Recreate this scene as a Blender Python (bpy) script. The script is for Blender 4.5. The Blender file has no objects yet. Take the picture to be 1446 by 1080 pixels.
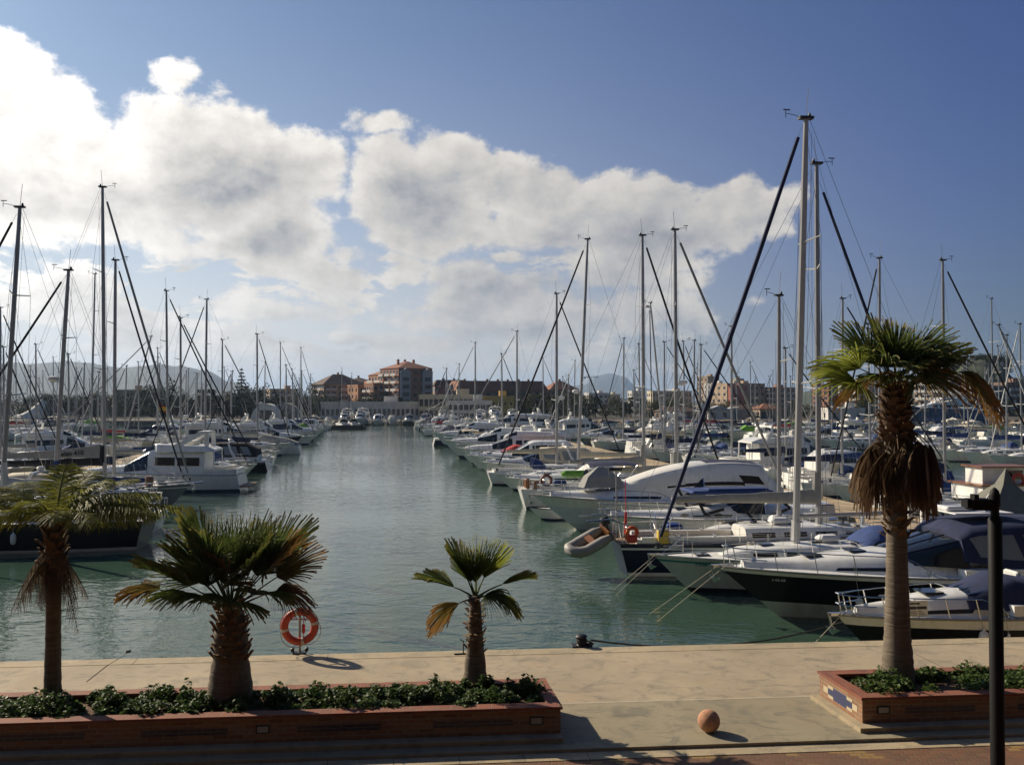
import bpy, math, random
from mathutils import Vector, Matrix
R = math.radians
rnd = random.Random(7)
SC = bpy.context.scene
COL = SC.collection

# ------------------------------------------------------------------ camera, sky, sun, exposure
F = 1227.0                      # focal length in photo pixels (1446 wide)
CAMZ = 6.8
PITCH = math.atan(25.0 / F)
cd = bpy.data.cameras.new('camera'); cam = bpy.data.objects.new('camera', cd); COL.objects.link(cam)
cam.location = (0, 0, CAMZ); cam.rotation_euler = (R(90) + PITCH, 0, 0)
cd.sensor_width = 36; cd.lens = 36 * F / 1446; cd.clip_start = 0.1; cd.clip_end = 40000
SC.camera = cam
SUN_AZ = R(-53); SUN_EL = R(30)           # from +Y, negative = left
sun_dir = Vector((math.sin(SUN_AZ) * math.cos(SUN_EL), math.cos(SUN_AZ) * math.cos(SUN_EL), math.sin(SUN_EL)))
sl = bpy.data.lights.new('sun', 'SUN'); so = bpy.data.objects.new('sun', sl); COL.objects.link(so)
sl.energy = 5.0; sl.angle = R(0.53); sl.color = (1.0, 0.86, 0.66)
so.rotation_euler = sun_dir.to_track_quat('Z', 'Y').to_euler()
so.location = sun_dir * 500
SC.view_settings.view_transform = 'Standard'; SC.view_settings.look = 'None'
SC.view_settings.exposure = 0.34; SC.view_settings.gamma = 1.0
SC.cycles.use_denoising = True
SC.cycles.max_bounces = 6; SC.cycles.diffuse_bounces = 2; SC.cycles.glossy_bounces = 3
SC.cycles.transmission_bounces = 4; SC.cycles.volume_bounces = 0; SC.cycles.transparent_max_bounces = 8
SC.cycles.caustics_reflective = False; SC.cycles.caustics_refractive = False

def ray(px, py):
    x = (px - 723) / F; y = -(py - 540) / F
    c, s = math.cos(PITCH), math.sin(PITCH)
    return Vector((x, c - y * s, s + y * c))          # forward component normalised to camera axis
def G(px, py, z=0.0):                                 # where the sight line meets height z
    d = ray(px, py); t = (z - CAMZ) / d.z
    return Vector((d.x * t, d.y * t, z))
def AT(px, py, Y):                                    # where it meets the plane y = Y
    d = ray(px, py); t = Y / d.y
    return Vector((d.x * t, Y, CAMZ + d.z * t))
def PX(p):
    c, s = math.cos(PITCH), math.sin(PITCH)
    fw = p[1] * c + (p[2] - CAMZ) * s; up = -p[1] * s + (p[2] - CAMZ) * c
    return (723 + F * p[0] / max(fw, 1e-6), 540 - F * up / max(fw, 1e-6))

# ------------------------------------------------------------------ node helpers
class NT:
    def __init__(s, nt): s.nt = nt
    def n(s, t, **kw):
        nd = s.nt.nodes.new(t)
        for k, v in kw.items(): setattr(nd, k, v)
        return nd
    def put(s, sock, v):
        if v is None: return
        if isinstance(v, bpy.types.NodeSocket): s.nt.links.new(v, sock)
        else:
            if sock.type == 'RGBA' and not hasattr(v, '__len__'): v = (v, v, v, 1)
            elif sock.type == 'RGBA' and len(v) == 3: v = (*v, 1)
            sock.default_value = v
    def m(s, op, a, b=None, c=None, clamp=False):
        nd = s.n('ShaderNodeMath', operation=op, use_clamp=clamp)
        for i, v in enumerate((a, b, c)): s.put(nd.inputs[i], v)
        return nd.outputs[0]
    def vm(s, op, a, b=None, c=None):
        nd = s.n('ShaderNodeVectorMath', operation=op)
        for i, v in enumerate((a, b, c)): s.put(nd.inputs[i], v)
        return nd.outputs['Value'] if op in ('DOT_PRODUCT', 'LENGTH') else nd.outputs[0]
    def noise(s, vec, scale, detail=4, rough=0.55, dist=0.0):
        nd = s.n('ShaderNodeTexNoise'); s.put(nd.inputs['Vector'], vec)
        nd.inputs['Scale'].default_value = scale; nd.inputs['Detail'].default_value = detail
        nd.inputs['Roughness'].default_value = rough; nd.inputs['Distortion'].default_value = dist
        return nd.outputs[0]
    def mr(s, v, a, b, c=0.0, d=1.0, smooth=False):
        nd = s.n('ShaderNodeMapRange'); nd.interpolation_type = 'SMOOTHSTEP' if smooth else 'LINEAR'
        for i, q in enumerate((v, a, b, c, d)): s.put(nd.inputs[i], q)
        return nd.outputs[0]
    def mix(s, f, a, b, blend='MIX'):
        nd = s.n('ShaderNodeMix', data_type='RGBA', blend_type=blend)
        s.put(nd.inputs['Factor'], f); s.put(nd.inputs['A'], a); s.put(nd.inputs['B'], b)
        return nd.outputs['Result']
    def ramp(s, f, stops, const=False):
        nd = s.n('ShaderNodeValToRGB'); cr = nd.color_ramp
        if const: cr.interpolation = 'CONSTANT'
        while len(cr.elements) < len(stops): cr.elements.new(0.5)
        for e, (p, c) in zip(cr.elements, stops):
            e.position = p; e.color = (*c, 1) if len(c) == 3 else c
        s.put(nd.inputs[0], f); return nd.outputs[0]
    def comb(s, x, y, z=0.0):
        nd = s.n('ShaderNodeCombineXYZ')
        for i, v in enumerate((x, y, z)): s.put(nd.inputs[i], v)
        return nd.outputs[0]
    def sep(s, v):
        nd = s.n('ShaderNodeSeparateXYZ'); s.put(nd.inputs[0], v); return nd.outputs

# ------------------------------------------------------------------ world: Nishita sky with procedural cumulus by direction
w = bpy.data.worlds.new('World'); SC.world = w; w.use_nodes = True
T = NT(w.node_tree); w.node_tree.nodes.clear()
sky = T.n('ShaderNodeTexSky', sky_type='NISHITA'); sky.sun_disc = False
sky.sun_elevation = SUN_EL; sky.sun_rotation = SUN_AZ
sky.air_density = 1.0; sky.dust_density = 1.2; sky.ozone_density = 2.5; sky.altitude = 0
dirv = T.vm('NORMALIZE', T.n('ShaderNodeTexCoord').outputs['Generated'])
dx, dy, dz = T.sep(dirv)
az = T.m('ARCTAN2', dx, dy); el = T.m('ARCSINE', dz)
P0 = T.comb(az, el, 0.0)
def azel(px, py):
    d = ray(px, py).normalized(); return math.atan2(d.x, d.y), math.asin(d.z)
wa = T.noise(P0, 5.5, 5, 0.55); wb = T.noise(T.vm('ADD', P0, (3.1, 7.7, 2.0)), 5.5, 5, 0.55)
warp = T.comb(T.m('MULTIPLY', T.m('SUBTRACT', wa, 0.5), 0.085), T.m('MULTIPLY', T.m('SUBTRACT', wb, 0.5), 0.07), 0.0)
PW = T.vm('ADD', P0, warp)
BLOBS = [  # px, py, rx, ry, amplitude
 (0,150,70,62,1.15),(45,115,48,36,.9),(70,195,80,55,1.1),(20,260,120,60,1.1),(140,250,80,55,.95),(100,145,45,40,.8),(110,310,130,32,.85),(230,330,80,30,.7),
 (250,205,62,45,1.05),(320,200,75,45,1.1),(400,225,65,45,1.05),(330,270,95,60,1.15),(250,265,60,50,.9),(380,330,85,50,1.0),(440,265,35,45,.8),(310,345,70,30,.8),(420,375,45,22,.65),
 (257,115,27,22,.78),(310,130,22,14,.62),(535,176,50,20,.78),(575,200,40,16,.55),
 (545,250,60,50,.95),(625,225,70,38,.9),(610,290,90,50,1.0),(700,255,65,38,.95),(770,275,65,42,.95),(540,300,60,40,.8),(850,285,70,38,.85),(820,305,100,45,1.0),
 (935,280,70,32,.95),(1015,285,70,36,.95),(1070,305,50,38,.85),(960,325,100,45,.95),(1100,290,36,30,.6),(700,320,90,32,.8),(900,350,110,50,.95),
 (655,385,60,32,.85),(760,400,70,26,.75),(690,420,100,36,.95),(620,440,70,26,.8),(860,385,60,32,.8),(950,395,60,30,.7),(850,440,130,42,.85),(740,460,130,34,.8),(600,480,120,22,.7),
 (500,362,38,18,.7),(485,411,36,13,.78),(350,440,75,20,.72),(430,450,90,18,.66),(240,440,60,14,.5),(470,475,110,16,.68),(340,490,130,14,.62),(560,505,130,16,.7),
 (1055,440,36,16,.62),(970,470,90,26,.62),(700,515,200,18,.7),(1350,172,40,10,.22),(960,510,110,14,.55),(470,505,140,12,.6),(240,510,200,12,.5),(95,430,60,12,.45),(950,215,22,8,.46)]
CORES = [(330,240,62,42,1.0),(290,270,40,40,.6),(385,345,52,20,1.1),(100,275,80,26,.6),(215,300,60,24,.4),(410,290,30,40,.4),(620,300,70,26,.6),(560,262,40,26,.35),(690,392,70,22,1.0),(650,440,60,14,.5),(800,340,70,16,.4),(880,335,60,16,.4),(980,350,70,20,.5),(850,410,80,20,.7),(720,470,130,14,.6),(460,487,110,8,.6),(1050,330,40,24,.4),(900,450,80,14,.5)]
def field(lst, vec, k, union):
    tot = None
    for (bx, by, brx, bry, amp) in lst:
        a, e = azel(bx, by); sx, sy = F / brx / k, F / bry / k
        q = T.vm('MULTIPLY_ADD', vec, (sx, sy, 0), (-a * sx, -e * sy, 0))
        g = T.m('MULTIPLY', T.m('EXPONENT', T.m('MULTIPLY', T.vm('DOT_PRODUCT', q, q), -1.0)), amp)
        tot = g if tot is None else T.m(union, tot, g)
    return tot
tot = field(BLOBS, PW, 1.48, 'MAXIMUM')
strat = T.noise(T.vm('MULTIPLY', PW, (3.2, 11.0, 1)), 1.6, 6, .6, .3)
lowm = T.m('MULTIPLY', T.mr(az, 0.40, 0.10, 0, 1, True), T.m('MULTIPLY', T.mr(el, 0.24, 0.13, 0, 1, True), T.mr(az, -1.0, -.7, 0, 1)))
tot = T.m('MAXIMUM', tot, T.m('MULTIPLY', lowm, T.mr(strat, 0.38, 0.58, 0.14, 0.90)))
core = T.m('MINIMUM', field(CORES, PW, 1.15, 'ADD'), 1.0)
# thin scattered cloud elsewhere in the sky
back = T.m('MULTIPLY', T.mr(T.m('ABSOLUTE', az), 0.62, 0.8, 0, 1), T.mr(T.noise(P0, 2.2, 3), 0.52, 0.68, 0, .8))
back = T.m('MULTIPLY', back, T.mr(T.m('ABSOLUTE', az), 1.3, 1.9, 1.0, .25))
tot = T.m('ADD', tot, T.m('MULTIPLY', back, T.mr(el, 0.0, 0.15)))
PS = T.vm('MULTIPLY', P0, (1, 1.3, 1))
def fb(vec): return T.noise(vec, 11.0, 12, 0.62, 0.1)
n0 = fb(PS)
n1 = fb(T.vm('ADD', PS, (-0.011, 0.014, 0)))
n2 = T.noise(T.vm('ADD', PS, (-0.030, 0.036, 0)), 7.0, 5, 0.5)
n3 = T.noise(PS, 7.0, 5, 0.5)
dens = T.m('ADD', tot, T.m('MULTIPLY', T.m('SUBTRACT', n0, 0.5), 1.45))
alpha = T.mr(dens, 0.46, 0.68, 0, 1, True)
thick = T.mr(dens, 0.60, 1.2, 0, 1, True)
lit = T.m('ADD', T.m('MULTIPLY', T.m('SUBTRACT', n0, n1), 1.2), T.m('MULTIPLY', T.m('SUBTRACT', n3, n2), 0.75))
# brightness: silver edges, greyer cores, brighter toward the sun
sunv = T.vm('DOT_PRODUCT', dirv, tuple(sun_dir))
glow = T.m('POWER', T.m('MAXIMUM', sunv, 0.0), 7.0)
br = T.m('ADD', T.m('SUBTRACT', 1.02, T.m('ADD', T.m('MULTIPLY', thick, 0.17), T.m('MULTIPLY', core, 0.34))), lit)
br = T.m('MAXIMUM', T.m('MINIMUM', br, 1.15), 0.28)
br = T.m('MULTIPLY', br, T.m('ADD', 0.72, T.m('MULTIPLY', glow, 1.9)))
ccol = T.mix(T.mr(br, 0.30, 0.75), (0.86, 0.90, 1.0), (1.0, 0.945, 0.87))
CL_GAIN = 13.6; SKY_K = 0.050
cl_node = T.vm('SCALE', ccol, None).node; T.put(cl_node.inputs['Scale'], T.m('MULTIPLY', br, CL_GAIN)); cl = cl_node.outputs[0]
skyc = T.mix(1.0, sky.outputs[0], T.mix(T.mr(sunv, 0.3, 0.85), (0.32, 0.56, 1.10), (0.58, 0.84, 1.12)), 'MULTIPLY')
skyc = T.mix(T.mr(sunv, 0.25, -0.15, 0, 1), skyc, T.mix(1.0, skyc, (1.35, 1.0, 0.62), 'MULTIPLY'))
haz = T.m('MULTIPLY', T.m('EXPONENT', T.m('MULTIPLY', T.m('MAXIMUM', el, 0.0), -6.5)), T.mr(sunv, 0.1, 0.65, 0.42, 1.2))
hz_node = T.vm('SCALE', (1.0, 0.96, 0.90), None).node
T.put(hz_node.inputs['Scale'], T.m('MULTIPLY', T.mr(sunv, 0.10, 0.80, 0.13, 1.15), CL_GAIN))
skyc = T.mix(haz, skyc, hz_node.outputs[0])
al = T.m('MULTIPLY', alpha, T.mr(el, -0.01, 0.06, 0.35, 0.97))
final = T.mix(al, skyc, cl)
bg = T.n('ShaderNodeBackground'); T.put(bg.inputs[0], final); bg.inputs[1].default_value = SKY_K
wo = T.n('ShaderNodeOutputWorld'); w.node_tree.links.new(bg.outputs[0], wo.inputs[0])
w.cycles.sampling_method = 'MANUAL'; w.cycles.sample_map_resolution = 512

# ------------------------------------------------------------------ materials
MATS = {}
def mat(name, col, rough=0.5, metal=0.0, var=0.0, vscale=3.0, bump=0.0, bscale=20.0, spec=None, dirt=None, coat=0.0):
    if name in MATS: return MATS[name]
    m = bpy.data.materials.new(name); m.use_nodes = True; MATS[name] = m
    t = NT(m.node_tree); b = m.node_tree.nodes['Principled BSDF']
    b.inputs['Roughness'].default_value = rough; b.inputs['Metallic'].default_value = metal
    if spec is not None: b.inputs['Specular IOR Level'].default_value = spec
    if coat: b.inputs['Coat Weight'].default_value = coat; b.inputs['Coat Roughness'].default_value = 0.08
    tc = t.n('ShaderNodeTexCoord').outputs['Object']
    c = (*col, 1)
    if var > 0:
        f = t.mr(t.noise(tc, vscale, 5, 0.6), 0.3, 0.7)
        c = t.mix(f, tuple(x * (1 - var) for x in col), tuple(min(1, x * (1 + var)) for x in col))
    if dirt:
        f = t.mr(t.noise(t.vm('MULTIPLY', tc, (1, 1, 0.25)), 3.0, 6, 0.75), 0.50, 0.74)
        c = t.mix(t.m('MULTIPLY', f, 0.6), c, dirt)
    t.put(b.inputs['Base Color'], c)
    if bump > 0:
        bn = t.n('ShaderNodeBump'); bn.inputs['Strength'].default_value = bump; bn.inputs['Distance'].default_value = 0.02
        t.put(bn.inputs['Height'], t.noise(tc, bscale, 6, 0.6)); t.put(b.inputs['Normal'], bn.outputs[0])
    return m

M = dict(
 gel=mat('white_gelcoat', (.82, .82, .78), .26, var=.05, dirt=(.50, .46, .36), coat=.3),
 gel2=mat('cream_gelcoat', (.66, .64, .56), .35, var=.06, dirt=(.42, .38, .28)),
 deckw=mat('nonskid_deck', (.74, .73, .68), .7, var=.10, vscale=2, dirt=(.42, .38, .30)),
 bottom=mat('pale_bottom_paint', (.42, .47, .44), .5, var=.12, dirt=(.20, .24, .18)),
 antif=mat('antifouling_paint', (.05, .09, .12), .7, var=.2),
 antir=mat('red_antifouling', (.20, .05, .04), .7, var=.2),
 black=mat('black_gelcoat', (.010, .010, .012), .30, spec=.25),
 navy=mat('navy_hull_paint', (.010, .016, .042), .28, spec=.35),
 greyh=mat('grey_hull_paint', (.22, .24, .26), .35, var=.08),
 teak=mat('teak_planking', (.27, .17, .10), .65, var=.22, vscale=6),
 wood=mat('varnished_wood', (.22, .09, .035), .3, var=.2, vscale=5),
 alu=mat('mast_aluminium', (.36, .36, .37), .42, metal=.45, var=.08),
 aluw=mat('white_painted_mast', (.50, .50, .49), .35, var=.05),
 steel=mat('stainless_tube', (.62, .62, .62), .22, metal=1.0),
 wire=mat('rigging_wire', (.22, .22, .23), .4, metal=.6),
 glass=mat('tinted_window', (.012, .016, .02), .06, coat=.3),
 glass2=mat('clear_vinyl_window', (.20, .23, .25), .12, spec=.8),
 cnavy=mat('navy_canvas', (.014, .022, .065), .85, var=.25, bump=.5),
 cblue=mat('blue_canvas', (.02, .05, .17), .85, var=.2, bump=.5),
 cblack=mat('black_canvas', (.012, .012, .014), .9, bump=.5),
 cgrey=mat('grey_canvas', (.30, .30, .28), .9, var=.12, bump=.6),
 colive=mat('olive_grey_canvas', (.17, .17, .14), .9, var=.12, bump=.5),
 cwhite=mat('white_canvas', (.70, .69, .64), .8, var=.07, bump=.6),
 ccream=mat('cream_canvas', (.55, .49, .37), .85, var=.1, bump=.5),
 cred=mat('red_canvas', (.38, .03, .03), .85, var=.15, bump=.4),
 cgreen=mat('green_canvas', (.12, .30, .03), .85, var=.15, bump=.4),
 rubber=mat('grey_inflatable_tube', (.29, .28, .25), .55, var=.1),
 blackp=mat('black_plastic', (.015, .015, .016), .45),
 whitep=mat('white_plastic', (.72, .72, .70), .4),
 orange=mat('orange_plastic', (.62, .10, .02), .5, var=.1),
 red=mat('red_paint', (.50, .03, .02), .45, var=.1),
 yellow=mat('yellow_plastic', (.62, .42, .04), .5),
 bluep=mat('blue_plastic', (.015, .045, .20), .45),
 rope=mat('pale_rope', (.42, .38, .30), .9),
 ropeb=mat('dark_rope', (.03, .03, .03), .9),
 teal=mat('teal_lettering', (.02, .20, .20), .5),
 stripe_r=mat('red_stripe', (.40, .02, .02), .4),
 dark=mat('dark_iron', (.015, .016, .018), .5),
)

# ------------------------------------------------------------------ mesh builder
class MB:
    def __init__(s): s.v = []; s.f = []; s.mi = []; s.r = []
    def add(s, vs, fs, mi=0, r=None):
        o = len(s.v); s.v.extend([tuple(p) for p in vs]); s.f.extend([tuple(i + o for i in f) for f in fs])
        s.mi.extend([mi] * len(fs)); s.r.extend(r if r is not None else [0.0] * len(vs)); return s
    def box(s, x0, y0, z0, x1, y1, z1, mi=0, X=None):
        vs = [Vector(p) for p in ((x0,y0,z0),(x1,y0,z0),(x1,y1,z0),(x0,y1,z0),(x0,y0,z1),(x1,y0,z1),(x1,y1,z1),(x0,y1,z1))]
        if X is not None: vs = [X @ p for p in vs]
        return s.add(vs, [(0,3,2,1),(4,5,6,7),(0,1,5,4),(1,2,6,5),(2,3,7,6),(3,0,4,7)], mi)
    def cbox(s, c, sx, sy, sz, mi=0, rz=0.0, ch=0.0):       # chamfered box on its base centre
        X = Matrix.Translation(c) @ Matrix.Rotation(rz, 4, 'Z')
        if ch <= 0: return s.box(-sx/2, -sy/2, 0, sx/2, sy/2, sz, mi, X)
        rings = []
        for (i, z) in ((ch, 0), (0, ch), (0, sz - ch), (ch, sz)):
            a, b = sx/2 - i, sy/2 - i; k = ch * .7
            rings.append([X @ Vector(p + (z,)) for p in ((-a+k,-b),(a-k,-b),(a,-b+k),(a,b-k),(a-k,b),(-a+k,b),(-a,b-k),(-a,-b+k))])
        return s.rings(rings, mi)
    def rings(s, rings, mi=0, closed=True, caps=True, r=None):
        n = len(rings[0]); vs = [p for g in rings for p in g]; fs = []
        for i in range(len(rings) - 1):
            for j in range(n if closed else n - 1):
                k = (j + 1) % n; fs.append((i*n+j, i*n+k, (i+1)*n+k, (i+1)*n+j))
        if caps and closed: fs.append(tuple(range(n - 1, -1, -1))); fs.append(tuple((len(rings)-1)*n + j for j in range(n)))
        rr = None if r is None else [q for q in r for _ in range(n)]
        return s.add(vs, fs, mi, rr)
    def tube(s, pts, rad, n=6, mi=0, caps=True, sy=1.0):
        pts = [Vector(p) for p in pts]; L = len(pts)
        rad = rad if hasattr(rad, '__len__') else [rad] * L
        rings = []; up = None
        for i, p in enumerate(pts):
            t = (pts[min(i+1, L-1)] - pts[max(i-1, 0)])
            if t.length < 1e-9: t = Vector((0, 0, 1))
            t.normalize()
            if up is None:
                up = Vector((0, 1, 0)) if abs(t.y) < .8 else Vector((0, 0, 1))
            a = up - t * up.dot(t)
            if a.length < 1e-4: a = t.orthogonal()
            a.normalize(); up = a; b = t.cross(a)
            rings.append([p + a * (math.cos(2*math.pi*j/n) * rad[i] * sy) + b * (math.sin(2*math.pi*j/n) * rad[i]) for j in range(n)])
        return s.rings(rings, mi, True, caps)
    def lathe(s, prof, n=16, mi=0, X=None, caps=True):
        rings = []
        for (r_, z) in prof:
            g = [Vector((r_ * math.cos(2*math.pi*j/n), r_ * math.sin(2*math.pi*j/n), z)) for j in range(n)]
            rings.append([X @ p for p in g] if X is not None else g)
        return s.rings(rings, mi, True, caps)
    def torus(s, c, R_, r_, X=None, n=28, k=8, mi=0, a0=0, a1=2*math.pi):
        X = X or Matrix.Identity(4); rings = []; full = abs(a1 - a0 - 2*math.pi) < 1e-6
        for i in range(n + 1):
            a = a0 + (a1 - a0) * i / n
            rings.append([X @ Vector(((R_ + r_*math.cos(2*math.pi*j/k)) * math.cos(a), r_*math.sin(2*math.pi*j/k), (R_ + r_*math.cos(2*math.pi*j/k)) * math.sin(a))) + Vector(c) for j in range(k)])
        return s.rings(rings, mi, True, not full)
    def build(s, name, mats, parent=None, smooth=False, uv=False, attr=False, label=None):
        me = bpy.data.meshes.new(name); me.from_pydata(s.v, [], s.f)
        if not isinstance(mats, (list, tuple)): mats = [mats]
        for m_ in mats: me.materials.append(m_)
        if len(mats) > 1: me.polygons.foreach_set('material_index', s.mi)
        if smooth: me.polygons.foreach_set('use_smooth', [True] * len(s.f))
        if attr:
            at = me.attributes.new('r', 'FLOAT', 'POINT'); at.data.foreach_set('value', s.r)
        if uv:
            lay = me.uv_layers.new(name='uv')
            for p in me.polygons:
                n_ = p.normal
                if abs(n_.z) > .7: ax = lambda q: (q.x, q.y)
                else:
                    h = Vector((-n_.y, n_.x, 0)).normalized()
                    ax = lambda q, h=h: (q.dot(h), q.z)
                for li in p.loop_indices: lay.data[li].uv = ax(me.vertices[me.loops[li].vertex_index].co)
        me.validate(); me.update()
        if smooth: 
            try: me.set_sharp_from_angle(angle=R(40))
            except Exception: pass
        o = bpy.data.objects.new(name, me); COL.objects.link(o)
        if parent is not None: o.parent = parent
        if label: o['label'] = label
        return o

def tag(o, label=None, cat=None, group=None, kind=None):
    if label: o['label'] = label
    if cat: o['category'] = cat
    if group: o['group'] = group
    if kind: o['kind'] = kind
    return o
def root(name, loc, rz=0.0, label=None, cat=None, group=None):
    o = bpy.data.objects.new(name, None); COL.objects.link(o); o.empty_display_size = .3
    o.location = loc; o.rotation_euler = (0, 0, rz); return tag(o, label, cat, group)
KIDS = {}
def kids(o): return [c for c in o.children]
def copy_tree(o, parent=None):
    c = o.copy(); COL.objects.link(c)
    if parent is not None: c.parent = parent
    for ch in o.children: copy_tree(ch, c)
    return c
def lerp(a, b, t): return a + (b - a) * t
def text_mesh(txt, size, name, m, parent, X, label=None, depth=0.004, bold=False):
    cu = bpy.data.curves.new(name, 'FONT'); cu.body = txt; cu.size = size; cu.extrude = depth; cu.offset = size*.02 if bold else 0
    cu.align_x = 'CENTER'; cu.align_y = 'CENTER'
    to = bpy.data.objects.new(name + '_tmp', cu); COL.objects.link(to)
    dg = bpy.context.evaluated_depsgraph_get(); me = bpy.data.meshes.new_from_object(to.evaluated_get(dg))
    bpy.data.objects.remove(to); me.transform(X); me.materials.clear(); me.materials.append(m); me.name = name
    o = bpy.data.objects.new(name, me); COL.objects.link(o); o.parent = parent
    if label: o['label'] = label
    return o
# ------------------------------------------------------------------ boats
def ss(a, b, x): x = max(0, min(1, (x - a) / (b - a))); return x * x * (3 - 2 * x)
class Hull:
    """local frame: +x bow, z = 0 water, origin amidships"""
    def __init__(s, L, B, zb, zs, rake=1.2, srake=0.0, tw=.78, pw=.8, flare=.8, vee=.12):
        s.L, s.B, s.zb, s.zs, s.rake, s.srake, s.tw, s.pw, s.flare, s.vee = L, B, zb, zs, rake, srake, tw, pw, flare, vee
    def f(s, t):
        if t < .42: return s.tw + (1 - s.tw) * math.sin(math.pi/2 * t/.42)
        return max(0.0, math.cos(math.pi/2 * (t-.42)/.58)) ** s.pw
    def zt(s, t): return s.zs + (s.zb - s.zs) * t ** 1.7
    def hw(s, t): return s.B / 2 * s.f(t)
    def X(s, t): return -s.L/2 + s.L * t
    def T(s, x): return max(0, min(1, (x + s.L/2) / s.L))
    def pt(s, t, u, sg):
        zt = s.zt(t); k = ss(.45, 1, t)
        z = zt * (1 - u) if u <= 1 else -(u - 1)
        uu = min(u, 1.0)
        g = (1 - s.vee * uu ** 2) * (1 - k) + (1 - s.flare * uu ** .85) * k
        if u > 1: g *= 1 - (u - 1) * 1.2
        x = s.X(t) - s.rake * min(u, 1.25) * t ** 3 + s.srake * uu * (1 - t) ** 5
        return Vector((x, sg * s.hw(t) * g, z))
    def build(s, parent, mats, bands, N=22, name='hull', rail=None):
        """bands: list of (u limit, material index)"""
        us = sorted(set([0, .05, .12, .25, .4, .55, .7, .82, .92, 1.0, 1.08, 1.3] + [b[0] for b in bands]))
        us = [u for u in us if u <= 1.31]
        ts = [i / N for i in range(N + 1)]; ts[-1] = .9995
        mb = MB()
        for sg in (1, -1):
            vs = [s.pt(t, u, sg) for t in ts for u in us]; n = len(us); fs = []; mi = []
            for i in range(N):
                for j in range(n - 1):
                    a = (i*n+j, i*n+j+1, (i+1)*n+j+1, (i+1)*n+j); fs.append(a if sg > 0 else a[::-1])
                    um = (us[j] + us[j+1]) / 2
                    mi.append(next((b[1] for b in bands if um < b[0]), bands[-1][1]))
            o = len(mb.v); mb.add(vs, fs); mb.mi[-len(fs):] = mi
        ring = [s.pt(0, u, 1) for u in us] + [s.pt(0, u, -1) for u in reversed(us)]
        mb.add(ring, [tuple(range(len(ring)))], bands[0][1])
        if rail:
            for sg in (1, -1):
                mb.tube([s.pt(t, 0, sg) + Vector((0, 0, .01)) for t in ts], rail[0], 5, rail[1])
        return mb.build(name, mats, parent, smooth=True)
    def deck(s, parent, m, camber=.06, drop=.03, name='deck', N=16, x0=None, x1=None):
        mb = MB(); t0 = s.T(x0) if x0 is not None else 0; t1 = s.T(x1) if x1 is not None else .995
        rows = []
        for i in range(N + 1):
            t = lerp(t0, t1, i / N); a = s.pt(t, .0, 1)
            rows.append([Vector((a.x, a.y * q * .985, a.z - drop + camber * (1 - q * q) * min(1, s.f(t) * 1.5))) for q in (-1, -.6, -.2, .2, .6, 1)])
        vs = [p for r_ in rows for p in r_]
        fs = [(i*6+j, (i+1)*6+j, (i+1)*6+j+1, i*6+j+1) for i in range(N) for j in range(5)]
        mb.add(vs, fs); return mb.build(name, m, parent, smooth=True)

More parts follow.
